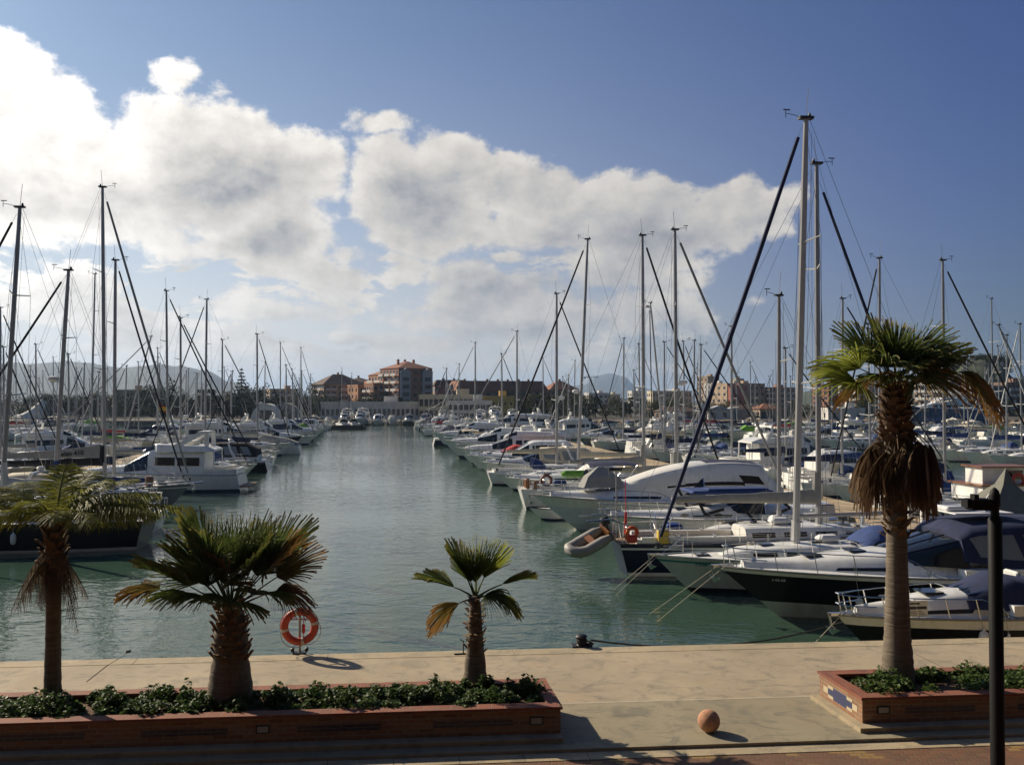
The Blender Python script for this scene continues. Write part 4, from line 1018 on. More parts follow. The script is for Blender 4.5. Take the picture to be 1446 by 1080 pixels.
# -- big squat fan palm
p = place(325, 992, SZ); rs = random.Random(3)
rt = root('fan_palm', p, 0, 'thick-trunked low fan palm with a wide bushy crown, second from the left', 'palm tree', None)
rf = lambda z: .35 if z < .4 else lerp(.35, .25, min(1, (z - .4) / .9))
tr = trunk(rt, [(.37, -.05), (.37, .25), (.33, .55), (.29, .75), (.28, 1.1), (.22, 1.45), (.16, 1.62)], rs=rs)
boots(tr, .72, 1.6, lambda z: lerp(.31, .20, (z - .7) / .9), 62, .15, rs=rs)
top_ = (0, 0, 1.55)
fr = [ # azimuth deg (0 = right, 90 = away, 270 = toward camera), elevation, petiole, radius, droop, material, limp
 (95,84,1.0,.95,.08,0,0),(60,72,1.05,.95,.08,0,0),(120,72,1.05,.98,.08,0,0),(30,60,1.1,1.0,.08,0,0),(150,60,1.1,1.0,.08,0,0),(6,50,1.2,1.12,.03,0,0),(174,48,1.15,1.05,.06,0,0),
 (262,74,.95,.9,.12,0,0),(295,70,1.0,.92,.12,0,0),(240,66,1.0,.95,.12,0,0),(215,56,1.05,1.0,.12,0,0),(325,58,1.05,1.0,.12,0,0),(196,42,1.05,.98,.15,0,0),(348,44,1.1,.92,.15,1,0),
 (165,38,1.05,.98,.12,0,0),(15,38,1.1,.9,.15,1,0),(358,30,1.25,.66,.35,3,.45),(182,20,1.50,.78,.30,1,.16),(45,48,1.0,.95,.1,0,0),(135,48,1.0,.95,.1,0,0),
 (80,60,1.0,.95,.1,0,0),(275,62,.9,.8,.15,1,0),(340,64,1.05,1.0,.06,0,0),(195,64,1.05,1.0,.06,0,0),(305,50,1.0,.85,.2,0,0),(235,48,1.0,.85,.2,0,0)]
for (a, e, pt_, ra, dr, mi, lp) in fr:
    j1, j2 = rs.uniform(.78, 1.08), rs.uniform(.88, 1.14)
    fan_frond(rt, top_, R(a + rs.uniform(-7, 7)), R(min(86, e + rs.uniform(-6, 5))), pt_ * .86 * j1, ra * j2, (L_FAN, L_FANB, L_FANY, L_DEAD)[mi], dr, 48, R(72 if lp == 0 else 80), R(rs.uniform(-40, 40)), rs=rs, limp=lp, pdroop=.05 + lp * .12, wid=.95)
for (a, e, pt_, ra) in ((255, 34, .62, .80), (290, 30, .66, .78), (222, 32, .75, .80), (322, 33, .78, .78)):
    fan_frond(rt, top_, R(a), R(e), pt_, ra, L_FAN, .35, 44, R(74), R(rs.uniform(-20, 20)), rs=rs, limp=.12, pdroop=.1)
# -- small fan palm
p = place(671, 968, SZ); rs = random.Random(5)
rt = root('fan_palm', p, 0, 'small slim fan palm with a sparse crown, nearest the planter end', 'palm tree', None)
tr = trunk(rt, [(.235, -.05), (.22, .1), (.18, .45), (.15, .70), (.13, 1.0), (.11, 1.35), (.07, 1.6)], rs=rs)
boots(tr, .62, 1.56, lambda z: lerp(.165, .10, (z - .6) / 1.0), 60, .085, rs=rs, droopy=.9)
for (a, e, pt_, ra, dr, mi, lp) in [(150,66,.50,.78,.05,0,0),(140,72,.35,.70,.05,0,0),(75,76,.42,.80,.05,2,0),(45,62,.46,.80,.05,2,0),(172,34,.46,.80,.12,0,0),(8,34,.58,.68,.12,0,.05),
    (200,-2,.30,.64,.25,1,.25),(345,22,.28,.62,.4,0,.3),(320,30,.25,.6,.4,0,.3),(90,60,.35,.65,.1,0,0)]:
    fan_frond(rt, (0, 0, 1.55), R(a), R(e), pt_, ra, (L_FAN, L_FANB, L_FANY, L_DEAD)[mi], dr, 38, R(50), R(rs.uniform(-30, 30)), rs=rs, limp=lp, cup=.35)
# -- tall right fan palm with a skirt of dead fronds
p = place(1268, 962, SZ); rs = random.Random(11)
rt = root('fan_palm', p, 0, 'tall fan palm with a hanging skirt of dead brown fronds, in the right planter', 'palm tree', None)
tr = trunk(rt, [(.31, -.05), (.28, .15), (.235, .7), (.205, 1.4), (.185, 2.2), (.175, 2.75), (.19, 3.2), (.20, 4.4), (.17, 5.0), (.12, 5.35)], rs=rs)
boots(tr, 2.62, 3.6, lambda z: .20, 46, .14, rs=rs, droopy=.6); boots(tr, 4.2, 5.35, lambda z: lerp(.24, .18, (z - 4.2) / 1.15), 120, .17, rs=rs, droopy=.5, m=FIBRE)
for i in range(46):
    a = i * 2.39996; z = 4.35 + .28 * rs.random()
    fan_frond(rt, (0, 0, z), a, R(rs.uniform(-25, 5)), rs.uniform(.38, .60), rs.uniform(.48, .70), L_DEAD, .5, 26, R(46), rs.uniform(-.6, .6), rs=rs, name='dead_frond', limp=5.0, pdroop=.5, wid=.65)
for (a, e, pt_, ra, dr, mi, lp) in [(95,82,.5,.85,.1,0,0),(60,60,.6,.85,.1,0,0),(130,62,.6,.9,.1,0,0),(15,48,.7,.9,.15,0,0),(160,46,.7,.92,.15,0,0),(185,25,.8,.85,.3,2,.05),(5,33,.7,.9,.15,0,.0),
    (200,5,.85,.8,.3,2,.0),(350,12,1.15,.7,.5,1,.9),(250,55,.55,.85,.35,0,.1),(290,55,.55,.85,.35,0,.1),(225,40,.6,.85,.4,0,.2),(320,38,.6,.85,.4,0,.2),(270,35,.45,.7,.3,0,.25),(240,22,.45,.7,.3,0,.2),(305,22,.45,.7,.3,0,.2),
    (40,40,.65,.85,.3,0,0),(110,45,.6,.85,.3,0,0),(330,22,.5,.75,.4,1,.4),(212,20,.5,.75,.4,1,.4),(75,68,.5,.8,.1,2,0),(265,75,.5,.85,.2,0,0)]:
    fan_frond(rt, (0, 0, 5.25), R(a + rs.uniform(-4, 4)), R(min(86, e + 14)), pt_ * 1.10, ra * 1.14, (L_FAN, L_FANB, L_FANY, L_DEAD)[mi], dr, 44, R(80), R(rs.uniform(-35, 35)), rs=rs, limp=lp)
# -- slim feather palm at the left edge
p = place(74, 995, SZ); rs = random.Random(21)
rt = root('feather_palm', p, 0, 'slim feather-leaved palm with a shaggy brown collar at the left edge', 'palm tree', None)
trunk(rt, [(.16, -.05), (.14, .2), (.125, .9), (.12, 1.7), (.135, 2.05), (.15, 2.5), (.12, 2.85), (.08, 3.1)], rs=rs)
boots(rt.children[0], 2.0, 3.0, lambda z: .15, 40, .16, rs=rs, m=FIBRE)
def feather(parent, base, az, elv, Lf, m, droop, n=42, ll=.34, name='frond', rs=rs, hang=.25):
    mb = MB(); d0 = Vector((math.cos(az) * math.cos(elv), math.sin(az) * math.cos(elv), math.sin(elv))); pts = []
    for i in range(13):
        q = i / 12; pts.append(Vector(base) + d0 * Lf * q - Vector((0, 0, droop * Lf * q ** 2)))
    mb.tube(pts, [.022 * (1 - .85 * i / 12) for i in range(13)], 4); mb.r = [.3] * len(mb.v)
    for k in range(n):
        q = .16 + .84 * k / n; i = min(11, int(q * 12)); p_ = pts[i].lerp(pts[i + 1], q * 12 - i); tn = (pts[i + 1] - pts[i]).normalized(); tn, sd, up = frame_of(tn)
        l_ = ll * math.sin(math.pi * min(1, .12 + q * .86)) ** .6 * rs.uniform(.85, 1.15)
        for sg in (1, -1):
            dr = (tn * rs.uniform(.5, .8) + sd * sg + up * rs.uniform(-.1, .35)).normalized(); w_ = .011
            vs = []; 
            for (t_, ww) in ((0, .5), (.35, 1), (.7, .8), (1, .1)):
                c = p_ + dr * l_ * t_ - Vector((0, 0, hang * l_ * t_ ** 2)); vs += [c - tn * w_ * ww, c + tn * w_ * ww]
            mb.add(vs, [(0,1,3,2), (2,3,5,4), (4,5,7,6)], 0, [q*.6, q*.6, q*.7, q*.7, q*.8, q*.8, q, q])
    return mb.build(name, m, parent, attr=True)
for (a, e, Lf, dr, hg) in [(-14,34,2.1,.40,.7),(-4,48,2.1,.5,.5),(6,28,2.1,.3,.8),(-8,30,1.9,.35,.8),(12,42,2.0,.4,.6),(172,42,1.9,.4,.6),(0,38,1.9,.45,.6),(25,50,1.8,.35,.3),(350,48,1.7,.5,.5),(70,62,1.6,.35,.3),(100,70,1.5,.3,.3),(140,52,1.8,.4,.3),(180,35,1.9,.4,.5),(165,46,1.8,.45,.4),(200,30,1.7,.5,.6),(230,45,1.5,.55,.5),(270,60,1.3,.5,.4),(300,48,1.5,.55,.5),(325,40,1.6,.5,.6),(10,60,1.6,.4,.3),(45,35,1.8,.4,.4),(120,35,1.8,.4,.4),(190,58,1.5,.4,.3)]:
    feather(rt, (0, 0, 2.95), R(a), R(e), Lf * 1.12, L_FEA, dr * 1.1, n=60, ll=.46, hang=hg)
for i in range(16):
    feather(rt, (0, 0, 2.75 - .3 * rs.random()), i * 2.39996, R(rs.uniform(-60, -15)), rs.uniform(.5, .8), L_DEAD, .9, 24, .20, 'dead_frond', hang=1.6)

# planting in the planters
def bushes(u0, u1, n, name, label, seed, skip=(), h=.24):
    rs = random.Random(seed); mb = MB()
    cl = []
    u = u0
    while u < u1:
        for _ in range(3): cl.append((u + rs.uniform(-.2, .2), rs.uniform(-4.84, -3.9), rs.uniform(.12, .30), rs.uniform(.4, 1.0) + (rs.random() < .2) * rs.uniform(.2, .9)))
        u += .24
    cl = [c_ for c_ in cl if not any(a < c_[0] < b_ and c_[1] < vv for a, b_, vv in skip)]
    for i in range(n):
        cu, cv, cr, ch = cl[rs.randrange(len(cl))]
        a = rs.uniform(0, 6.28); ph = math.acos(rs.uniform(0, 1)); rr = cr * rs.uniform(.55, 1.05)
        p_ = Q(cu + rr * math.sin(ph) * math.cos(a), max(-5.05, min(-3.7, cv + rr * math.sin(ph) * math.sin(a))), .42 + h * ch * math.cos(ph) * rs.uniform(.6, 1.1))
        s_ = rs.uniform(.022, .045); nrm = Vector((rs.gauss(0, .6), rs.gauss(0, .6), 1)).normalized(); t1 = nrm.orthogonal().normalized(); t1 = Matrix.Rotation(rs.uniform(0, 6.28), 3, nrm) @ t1; t2 = nrm.cross(t1)
        vs = [p_ - t1*s_, p_ - t1*s_*.3 + t2*s_*.8, p_ + t1*s_*.6 + t2*s_*.55, p_ + t1*s_*1.1, p_ + t1*s_*.6 - t2*s_*.55, p_ - t1*s_*.3 - t2*s_*.8]
        vs[1] += nrm * s_*.25; vs[5] += nrm * s_*.25
        f = rs.random()
        mb.add(vs, [(0,1,2,3), (0,3,4,5)], 0, [f]*6)
    for (cu, cv, cr, ch) in cl[::2]:
        for _ in range(3):
            p_ = Q(cu, cv, .38); mb.tube([p_, p_ + Vector((rs.uniform(-.1, .1), rs.uniform(-.1, .1), h * ch))], .006, 3); 
    o = mb.build(name, L_BUSH, None, attr=True); tag(o, label, 'ground cover', kind='stuff'); return o
bushes(-13, U_at(768, -4.3) - .05, 24000, 'planting', 'low green leafy plants filling the left brick planter', 31, skip=[(U_at(345, -4.6), U_at(385, -4.6), -4.2), (U_at(120, -4.2), U_at(170, -4.2), -9)])
bushes(U_at(1214, -4.3) + .15, 12.5, 11000, 'planting', 'low green leafy plants round the tall palm in the right brick planter', 32, skip=[(U_at(1290, -4.3), U_at(1330, -4.3), -4.1)])

# ------------------------------------------------------------------ quay furniture
p = G(1001, 1033, QZ); br_ = 31 / 2 / F * p.y * 1.0
mb = MB(); N_ = 24
mb.lathe([(max(.03, br_ * math.sin(math.pi * i / 20)), br_ - br_ * math.cos(math.pi * i / 20)) for i in range(1, 20)], 32)
TERRA = mat('terracotta_stone', (.50, .26, .15), .9, var=.18, vscale=14, bump=.8, bscale=70)
o = mb.build('ball_bollard', TERRA, smooth=True); o.location = p; tag(o, 'round terracotta ball standing on the concrete in front of the planter gap', 'bollard')
# lifebuoy and stand
lb = G(423, 922, QZ); rb = 26 / F * lb.y
rt = root('lifebuoy_stand', lb, R(8), 'metal post with crossbar on the quay edge carrying the orange lifebuoy', 'stand')
mb = MB(); mb.tube([(0, 0, 0), (0, 0, .84)], .028, 8); mb.build('post', M['alu'], rt, smooth=True)
mb = MB(); mb.tube([(-.20, -.01, .74), (.20, -.01, .74)], .015, 6); mb.build('crossbar', M['steel'], rt)
mb = MB(); mb.cbox((0, 0, 0.0), .30, .22, .03, 0, 0, .01); mb.cbox((-.15, 0, .03), .07, .10, .10, 0, 0, .02); mb.cbox((.15, 0, .03), .07, .10, .10, 0, 0, .02); mb.build('base_plate', M['dark'], rt)
mb = MB(); mb.tube([(.08, -.03, .30), (.09, -.03, .78)], .010, 6); mb.cbox((.085, -.04, .44), .07, .06, .20, 0, 0, .02); mb.cbox((.04, -.06, .22), .16, .08, .14, 0, 0, .03); mb.build('rescue_line_holder', M['red'], rt)
rt = root('lifebuoy', lb + Vector((.02, -.085, .60)), R(8), 'orange lifebuoy with pale bands hanging on its quayside post', 'lifebuoy')
RO = rb * .80; ro = rb * .205
mb = MB(); mb.torus((0, 0, 0), RO, ro, None, 40, 12); mb.build('ring', mat('orange_red_buoy', (.50, .055, .02), .45, var=.15, dirt=(.25, .06, .03)), rt, smooth=True)
for k in range(4):
    a = R(12 + 90 * k); mb = MB(); mb.torus((0, 0, 0), RO, ro * 1.04, None, 4, 12, a0=a - .09, a1=a + .09); mb.build('reflective_band', mat('pale_band', (.55, .50, .42), .4), rt, smooth=True)
mb = MB()
for k in range(4):
    a0 = R(12 + 90 * k); pts = []
    for i in range(9):
        a = a0 + R(90) * i / 8; rr_ = RO + ro + .035 * math.sin(math.pi * i / 8) * (2.2 if k in (2, 3) else .6); pts.append((rr_ * math.cos(a), 0, rr_ * math.sin(a)))
    mb.tube(pts, .008, 4)
mb.build('grab_rope', M['rope'], rt)
# iron mooring bollard with rope coil
def iron_bollard(px, py, label, s=1.0):
    p = G(px, py, QZ); rt = root('mooring_bollard', p, R(5), label, 'mooring bollard')
    mb = MB(); mb.cbox((0, 0, 0), .46*s, .30*s, .05*s, 0, 0, .012); mb.build('base_plate', M['dark'], rt)
    mb = MB(); mb.lathe([(.11*s, .05*s), (.085*s, .09*s), (.08*s, .22*s), (.12*s, .27*s), (.135*s, .31*s), (.10*s, .36*s), (.03*s, .38*s)], 18); mb.build('bollard_head', M['dark'], rt, smooth=True)
    mb = MB()
    for k in range(4): mb.torus((0, 0, 0), .105*s, .022*s, Matrix.Translation((0, 0, (.11 + .035*k)*s)) @ Matrix.Rotation(R(90 + 4*k), 4, 'X'), 18, 5)
    mb.torus((.19*s, 0, .0), .07*s, .024*s, Matrix.Rotation(R(78), 4, 'X'), 14, 5); [mb.tube([(.1*s, 0, .18*s), (.22*s, .02, .10*s), (.26*s, .1, .05*s)], .022*s, 5)]
    mb.v = [(x, y, z + (.0 if z > .02 else .07*s)) for x, y, z in mb.v]
    mb.build('rope_coil', M['ropeb'], rt, smooth=True); rt.scale = (1.0, 1.0, .72); return p
bp = iron_bollard(821, 912, 'black iron mooring bollard wrapped in dark rope on the quay edge', 1.0)
def line(name, pts, r, m, label, cat='mooring line', sag=0.0, n=14):
    P_ = [Vector(p) for p in pts]
    if len(P_) == 2: P_ = [P_[0].lerp(P_[1], i / n) - Vector((0, 0, sag * 4 * (i / n) * (1 - i / n))) for i in range(n + 1)]
    o0 = P_[0].copy(); mb = MB(); mb.tube([p - o0 for p in P_], r, 5); o = mb.build(name, M[m], smooth=True); o.location = o0; tag(o, label, cat); return o
line('mooring_line', [bp + Vector((.2, .05, .12)), AT(1190, 878, 22.6)], .022, 'ropeb', 'dark rope running from the black bollard along the quay to the blue-covered cruiser', sag=.35)
line('mooring_line', [G(122, 962, QZ + .006), G(150, 940, QZ + .006), G(180, 922, QZ + .012)], .0045, 'ropeb', 'thin dark cord lying across the concrete at the left of the quay')
mb = MB(); mb.cbox((0, 0, 0), .11, .08, .03, 0, 0, .008); mb.tube([(-.05, 0, .03), (.06, .02, .05)], .012, 6); o = mb.build('cleat', M['dark']); o.location = G(181, 921, QZ); tag(o, 'small dark cleat at the end of the cord on the left quay edge', 'cleat')
rt = root('cleat', G(653, 924, QZ), R(10), 'small iron cleat with upright pin left of the slim palm', 'cleat')
mb = MB(); mb.tube([(-.18, 0, .02), (.1, 0, .02)], .016, 6); mb.tube([(.02, 0, 0), (.02, 0, .30), (-.06, 0, .33)], .014, 6); mb.build('cleat_horn', M['dark'], rt)

# street lamp in the right foreground
LY = 9.7
def lampz(py): return AT(1408, py, LY).z
p = AT(1408, 1000, LY); rt = root('street_lamp', (p.x, p.y, QZ - .055), 0, 'black lamp post with a pointed cap and box lantern at the right edge', 'street lamp')
z0 = QZ - .055; kz = lambda py: lampz(py) - z0
BLK = mat('black_powder_coat', (.007, .007, .008), .6, var=.1, spec=.2)
mb = MB(); mb.lathe([(.11, 0), (.11, .30), (.078, .36), (.073, .5), (.073, kz(733)), (.060, kz(731)), (.052, kz(728))], 24); mb.build('post', BLK, rt, smooth=True)
mb = MB(); mb.lathe([(.044, kz(729)), (.044, kz(716)), (.058, kz(714)), (.058, kz(700)), (.044, kz(693)), (.018, kz(689)), (.004, kz(688))], 20); mb.build('cap', BLK, rt, smooth=True)
mb = MB(); zb1, zb0 = kz(704), kz(722)
mb.box(-.29, -.09, zb0 + .02, -.055, .09, zb1, 0); mb.box(-.34, -.07, zb0 + .05, -.29, .07, zb1 + .0, 0); mb.box(-.25, -.05, zb1 + .001, -.20, .05, zb1 + .05)
mb.build('lantern', BLK, rt)

# unseen dark building added behind the camera to block sky light from the foreground
rt = root('sky_blocker_building', (0, -1.2, QZ - .055), A0.to_2d().angle_signed(Vector((1, 0))) * -1 if False else R(4.8), 'unseen dark building added behind the camera to block sky light', 'building')
TB = mat('sky_blocker_brown', (.05, .038, .028), .9, var=.2)
mb = MB(); mb.box(-45, -14, 0, 45, 0, 21); mb.build('wall', TB, rt)
mb = MB(); mb.box(-45, -14.5, 21, 45, 1.2, 21.4); mb.build('roof', TB, rt)
mb = MB(); mb.box(-45, .001, 9.4, 45, 3.2, 9.7); mb.build('sky_blocker_canopy', TB, rt)  # overhang added to cut more of the sky light
mb = MB(); mb.box(-45, .001, 3.7, 45, 1.9, 4.0); mb.build('sky_blocker_slab', TB, rt)
for k in range(14):
    mb = MB(); mb.box(-41 + 6*k, 0, 6.2, -38 + 6*k, .05, 8.6); mb.build('window', M['glass'], rt)
ordn = lambda n: {1: 'first', 2: 'second', 3: 'third', 4: 'fourth', 5: 'fifth', 6: 'sixth', 7: 'seventh', 8: 'eighth', 9: 'ninth', 10: 'tenth', 11: 'eleventh', 12: 'twelfth'}.get(n, '%d%s' % (n, {1: 'st', 2: 'nd', 3: 'rd'}.get(n % 10 if n not in (11, 12, 13) else 0, 'th')))
# ------------------------------------------------------------------ marina: piers, boats
SL = -0.157; DA = R(6.0); DV = Vector((math.cos(DA), math.sin(DA), 0))
def endx(c, Y): return c + SL * Y
PLACED = []      # things placed: (row, y0, y1)
def slot(side, Y, px=None, c=None, bow_out=True, L=11):
    """fairway end of a berth -> root location, heading, converter from distance-from-end to local x"""
    X_ = (px - 723) / F * Y if px is not None else endx(c, Y)
    E = Vector((X_, Y, 0)); d = DV if side == 'R' else -DV
    heading_right = (side == 'R') != bow_out
    rz = DA if heading_right else DA + math.pi
    loc = E + d * (L / 2)
    conv = (lambda s: L/2 - s) if bow_out else (lambda s: -L/2 + s)
    return E, d, loc, rz, conv, heading_right
def sail_at(side, Y, mastpx=None, toppx=None, toppy=None, px=None, c=None, bow_out=True, L=11, B=3.3, label='', mz=1.5, **kw):
    E, d, loc, rz, conv, hr = slot(side, Y, px, c, bow_out, L)
    if mastpx is not None:
        k = (mastpx - 723) / F; s = (k * E.y - E.x) / (d.x - k * d.y); s = max(1.2, min(L - 1.5, s))
        P_ = E + d * s; lx = conv(s); top = AT(toppx, toppy, P_.y)
        dxw = top.x - P_.x; kw['rake'] = -dxw if hr else dxw; kw['top'] = top.z; kw['mast'] = lx
        kw['rake'] *= 1.0
    return sailboat('sailing_boat', loc, rz, label, L=L, B=B, **kw) + (rz,)
def boat_at(fn, name, side, Y, px=None, c=None, bow_out=True, L=10, label='', **kw):
    E, d, loc, rz, conv, hr = slot(side, Y, px, c, bow_out, L)
    return fn(name, loc, rz, label, L=L, **kw)
def moor(rt, H, n=2, ends=((.985, 1), (.985, -1)), m='rope', out=5.0, lab='', r=.009):
    for k_, (t_, sg) in enumerate(ends):
        p0 = rt.matrix_basis @ H.pt(t_, 0, sg); f = rt.matrix_basis.to_3x3() @ Vector((1 if t_ > .5 else -1, sg * .12 - .10, 0))
        line('mooring_line', [p0 + Vector((0, 0, .05)), p0 + f * out - Vector((0, 0, p0.z + .3))], r, m, (('nearer ' if sg * math.cos(rt.rotation_euler[2]) < 0 else 'farther ') + lab) if len(ends) > 1 else lab, n=6)
M['hullgreen'] = mat('pale_green_grey_hull', (.52, .58, .55), .4, var=.06, dirt=(.32, .34, .28))
M['lavender'] = mat('cool_white_gelcoat', (.66, .69, .74), .3, var=.05, dirt=(.48, .46, .42))
PR = (9.7, 42.0, 62.0, -10.3, -40.0, -61.0)

# ---- right row, nearest first
rt, H, D = boat_at(cruiser, 'motor_cruiser', 'R', 22.2, px=1178, L=8.6, B=2.3, zb=1.36, zs=1.40, label='small white cruiser with black lower hull and blue cover, nearest the quay at the right', lower='black', bandu=.18, bottomu=1.0, top='tarp', canvas='cnavy', arch=False, dome=.46, ws=.15, h=.35, railh=.50)
f3 = Matrix.Rotation(R(180), 4, 'Z') @ Matrix.Rotation(R(90), 4, 'X')
hull_text(rt, H, 2.95, .90, '3809', .15, mat('grey_lettering', (.25, .25, .25), .5), 'registration_number')
add_fender(rt, H, .63, 1, 'whitep'); 
mb = MB(); p = H.pt(.80, 0, 1); mb.box(p.x - .33, p.y - .03, p.z + .05, p.x + .33, p.y - .02, p.z + .45); sg_ = mb.build('notice_board', M['whitep'], rt)
mb = MB(); mb.box(p.x - .30, p.y - .019, p.z + .24, p.x + .30, p.y - .016, p.z + .31)
for k in range(3):
    mb.box(p.x - .27 + .04*k, p.y - .019, p.z + .10 + .04*k, p.x + .27 - .05*k, p.y - .016, p.z + .112 + .04*k)
mb.box(p.x - .12, p.y - .019, p.z + .36, p.x + .14, p.y - .016, p.z + .40); mb.build('printed_lines', M['navy'], sg_)
moor(rt, H, lab='pale mooring line from the bow of the small blue-covered cruiser', ends=((.985, 1),), out=1.8)
rt, H, D = boat_at(cruiser, 'motor_cruiser', 'R', 27.3, px=1012, L=13.2, B=3.9, zb=1.62, zs=1.35, label='large white cruiser with broad black hull band and navy canopy, second from the quay', lower='black', bandu=.09, bottomu=.68, top='canvas', canvas='cnavy', arch=False, dome=.50, ws=.10, h=.62, railh=.62, frame='cnavy')
R2 = rt
for k, (t_, sg) in enumerate(((.72, 1), (.47, 1))):
    add_fender(rt, H, t_, sg, 'whitep', h=.25)
hull_text(rt, H, 4.9, 1.28, '3-95-08', .13, M['whitep'], 'registration_number')
mb = MB(); mb.cbox((-1.9, 0, 3.18), 2.0, 1.3, .05, 0, 0, .02); mb.cbox((-1.4, -.2, 3.22), .9, .7, .16, 0, 0, .05); mb.lathe([(.12, 0), (.16, .05), (.05, .12)], 10, 0, Matrix.Translation((-2.3, .3, 3.22))); mb.tube([(-2.4, -.4, 3.2), (-2.9, -.4, 3.85)], [.05, .02], 6); mb.build('roof_equipment', M['whitep'], rt)
moor(rt, H, lab='pale twin mooring line slanting from the black-banded cruiser into the green water', out=2.6)
# tall-mast white sailing boat
rt, H, C_, rz = sail_at('R', 30.9, 1122, 1139, 168, px=922, L=12.4, B=3.3, zb=1.32, zs=1.1, label='pale hulled sailing boat with the tallest mast and a thick navy rolled jib', hullm='hullgreen', stripe='teal', boot='black', jib='cnavy', cover=None, hood='cblue', jr=.070, r=.135, spreaders=2, mastm='aluw', boomL=4.6, jibtop=.965)
hull_text(rt, H, 4.35, 1.08, 'Pma THAI', .24, M['teal'], 'boat_name', bold=True)
hull_text(rt, H, 3.7, .80, 'Calpe', .18, M['teal'], 'home_port')
moor(rt, H, lab='pale mooring line from the bow of the tallest-masted sailing boat', out=1.9)
# navy ketch, stern out, dinghy on davits
rt, H, C_, rz = sail_at('R', 34.4, 1155, 1153, 232, px=868, bow_out=False, L=14.0, B=2.9, zb=1.45, zs=1.25, label='navy-hulled sailing boat with teak deck, stern out with an inflatable on its davits', hullm='navy', stripe='gel', teak=True, boot='gel', jib='cnavy', cover='cgrey', hood=None, r=.12, jr=.055, boomL=6.1, jibtop=.93, wheel=False)
NV = rt
mb = MB()
for sg in (1, -1): mb.tube([(-6.6, sg*.75, 1.2), (-6.75, sg*.75, 2.0), (-7.3, sg*.75, 2.2), (-8.3, sg*.75, 2.15)], .035, 6)
mb.build('davit', M['steel'], rt)
mb = MB(); mb.tube([(-6.7, 1.1, 1.2), (-6.7, 1.1, 3.95)], .03, 6); wg = mb.build('wind_generator', M['alu'], rt)
mb = MB(); mb.tube([(-7.0, 1.1, 3.98), (-6.45, 1.1, 3.98)], [.07, .05], 8)
for k in range(3):
    a = R(20 + 120*k); mb.add([(-7.02, 1.1, 3.98), (-7.02, 1.1 + .10*math.cos(a+.5), 3.98 + .10*math.sin(a+.5)), (-7.02, 1.1 + .62*math.cos(a), 3.98 + .62*math.sin(a)), (-7.0, 1.1 + .10*math.cos(a-.4), 3.98 + .10*math.sin(a-.4))], [(0,1,2), (0,2,3), (0,3,1)])
mb.build('rotor', M['blackp'], wg)
W_ = NV.matrix_basis
o = inflatable('dinghy', W_ @ Vector((-7.95, -.1, 1.05)), R(184), 'grey inflatable dinghy with outboard hanging behind the navy sailing boat', 1.95, 1.2, motor=True, group=None); o.rotation_euler = (R(-18), R(27), R(194))
def small(name, parts, loc, label, cat, rz=0.0):
    r_ = root(name, loc, rz, label, cat)
    for (pn, mbb, mm) in parts: mbb.build(pn, M[mm] if isinstance(mm, str) else mm, r_, smooth=False)
    return r_
mb = MB(); mb.torus((0, 0, .28), .19, .075, None, 18, 8, a0=-.6, a1=3.8); mb.tube([(-.22, 0, 0), (-.22, 0, .3)], .07, 8); mb2 = MB(); mb2.cbox((0, .05, -.12), .40, .20, .30, 0, 0, .05)
small('horseshoe_buoy', [('buoy', mb, 'orange'), ('holder', mb2, 'red')], W_ @ Vector((-6.55, -1.0, 1.45)), 'orange horseshoe buoy on the stern rail of the navy sailing boat', 'lifebuoy', DA)
mb = MB(); mb.tube([(0, 0, 0), (.02, 0, .85)], [.06, .05], 8); mb2 = MB(); mb2.tube([(.02, 0, .85), (.0, 0, 2.1)], .018, 5)
small('marker_buoy', [('float', mb, 'red'), ('staff', mb2, 'red')], W_ @ Vector((-6.7, -.5, 1.6)), 'red danbuoy with thin staff on the stern of the navy sailing boat', 'marker buoy', DA)
mb = MB(); mb.cbox((0, 0, 0), .42, .30, .50, 0, 0, .03); mb2 = MB(); mb2.cbox((0, 0, .50), .44, .32, .05, 0, 0, .015)
small('storage_box', [('box', mb, 'yellow'), ('lid', mb2, 'ccream')], W_ @ Vector((-5.35, -1.0, 1.28)), 'yellow upright box on the teak deck of the navy sailing boat', 'box', DA)
# low white sailing boat
rt, H, C_, rz = sail_at('R', 37.6, 1099, 1100, 418, px=919, L=11, B=2.8, zb=1.1, zs=.95, label='low white sailing boat with red emblem and small square ports behind the navy boat', jib=None, cover=None, boom=False, hood=None, r=.10)
mb = MB(); mb.cbox((0, 0, 0), .75, .8, .38, 0, 0, .09); mb2 = MB(); mb2.cbox((0, 0, -.03), .8, .85, .04)
small('storage_box', [('cover', mb, 'bluep'), ('base', mb2, 'cnavy')], rt.matrix_basis @ Vector((4.55, 0, 1.1)), 'blue covered box on the foredeck of the low white sailing boat', 'box', DA)
mb = MB()
for k in range(3): mb.box(2.0 - 1.9*k, H.hw(.6)*1.0 - .02, .62, 2.45 - 1.9*k, H.hw(.6)*1.0 + .03 - .02*k, .76)
mb.build('hull_port', M['glass'], rt)
mb = MB(); mb.lathe([(.02, 0), (.15, .0), (.15, .02), (.02, .02)], 12, 0, Matrix.Translation((3.25, H.hw(.80) * .99, .74)) @ Matrix.Rotation(R(-90), 4, 'X')); mb.build('red_emblem', M['red'], rt)
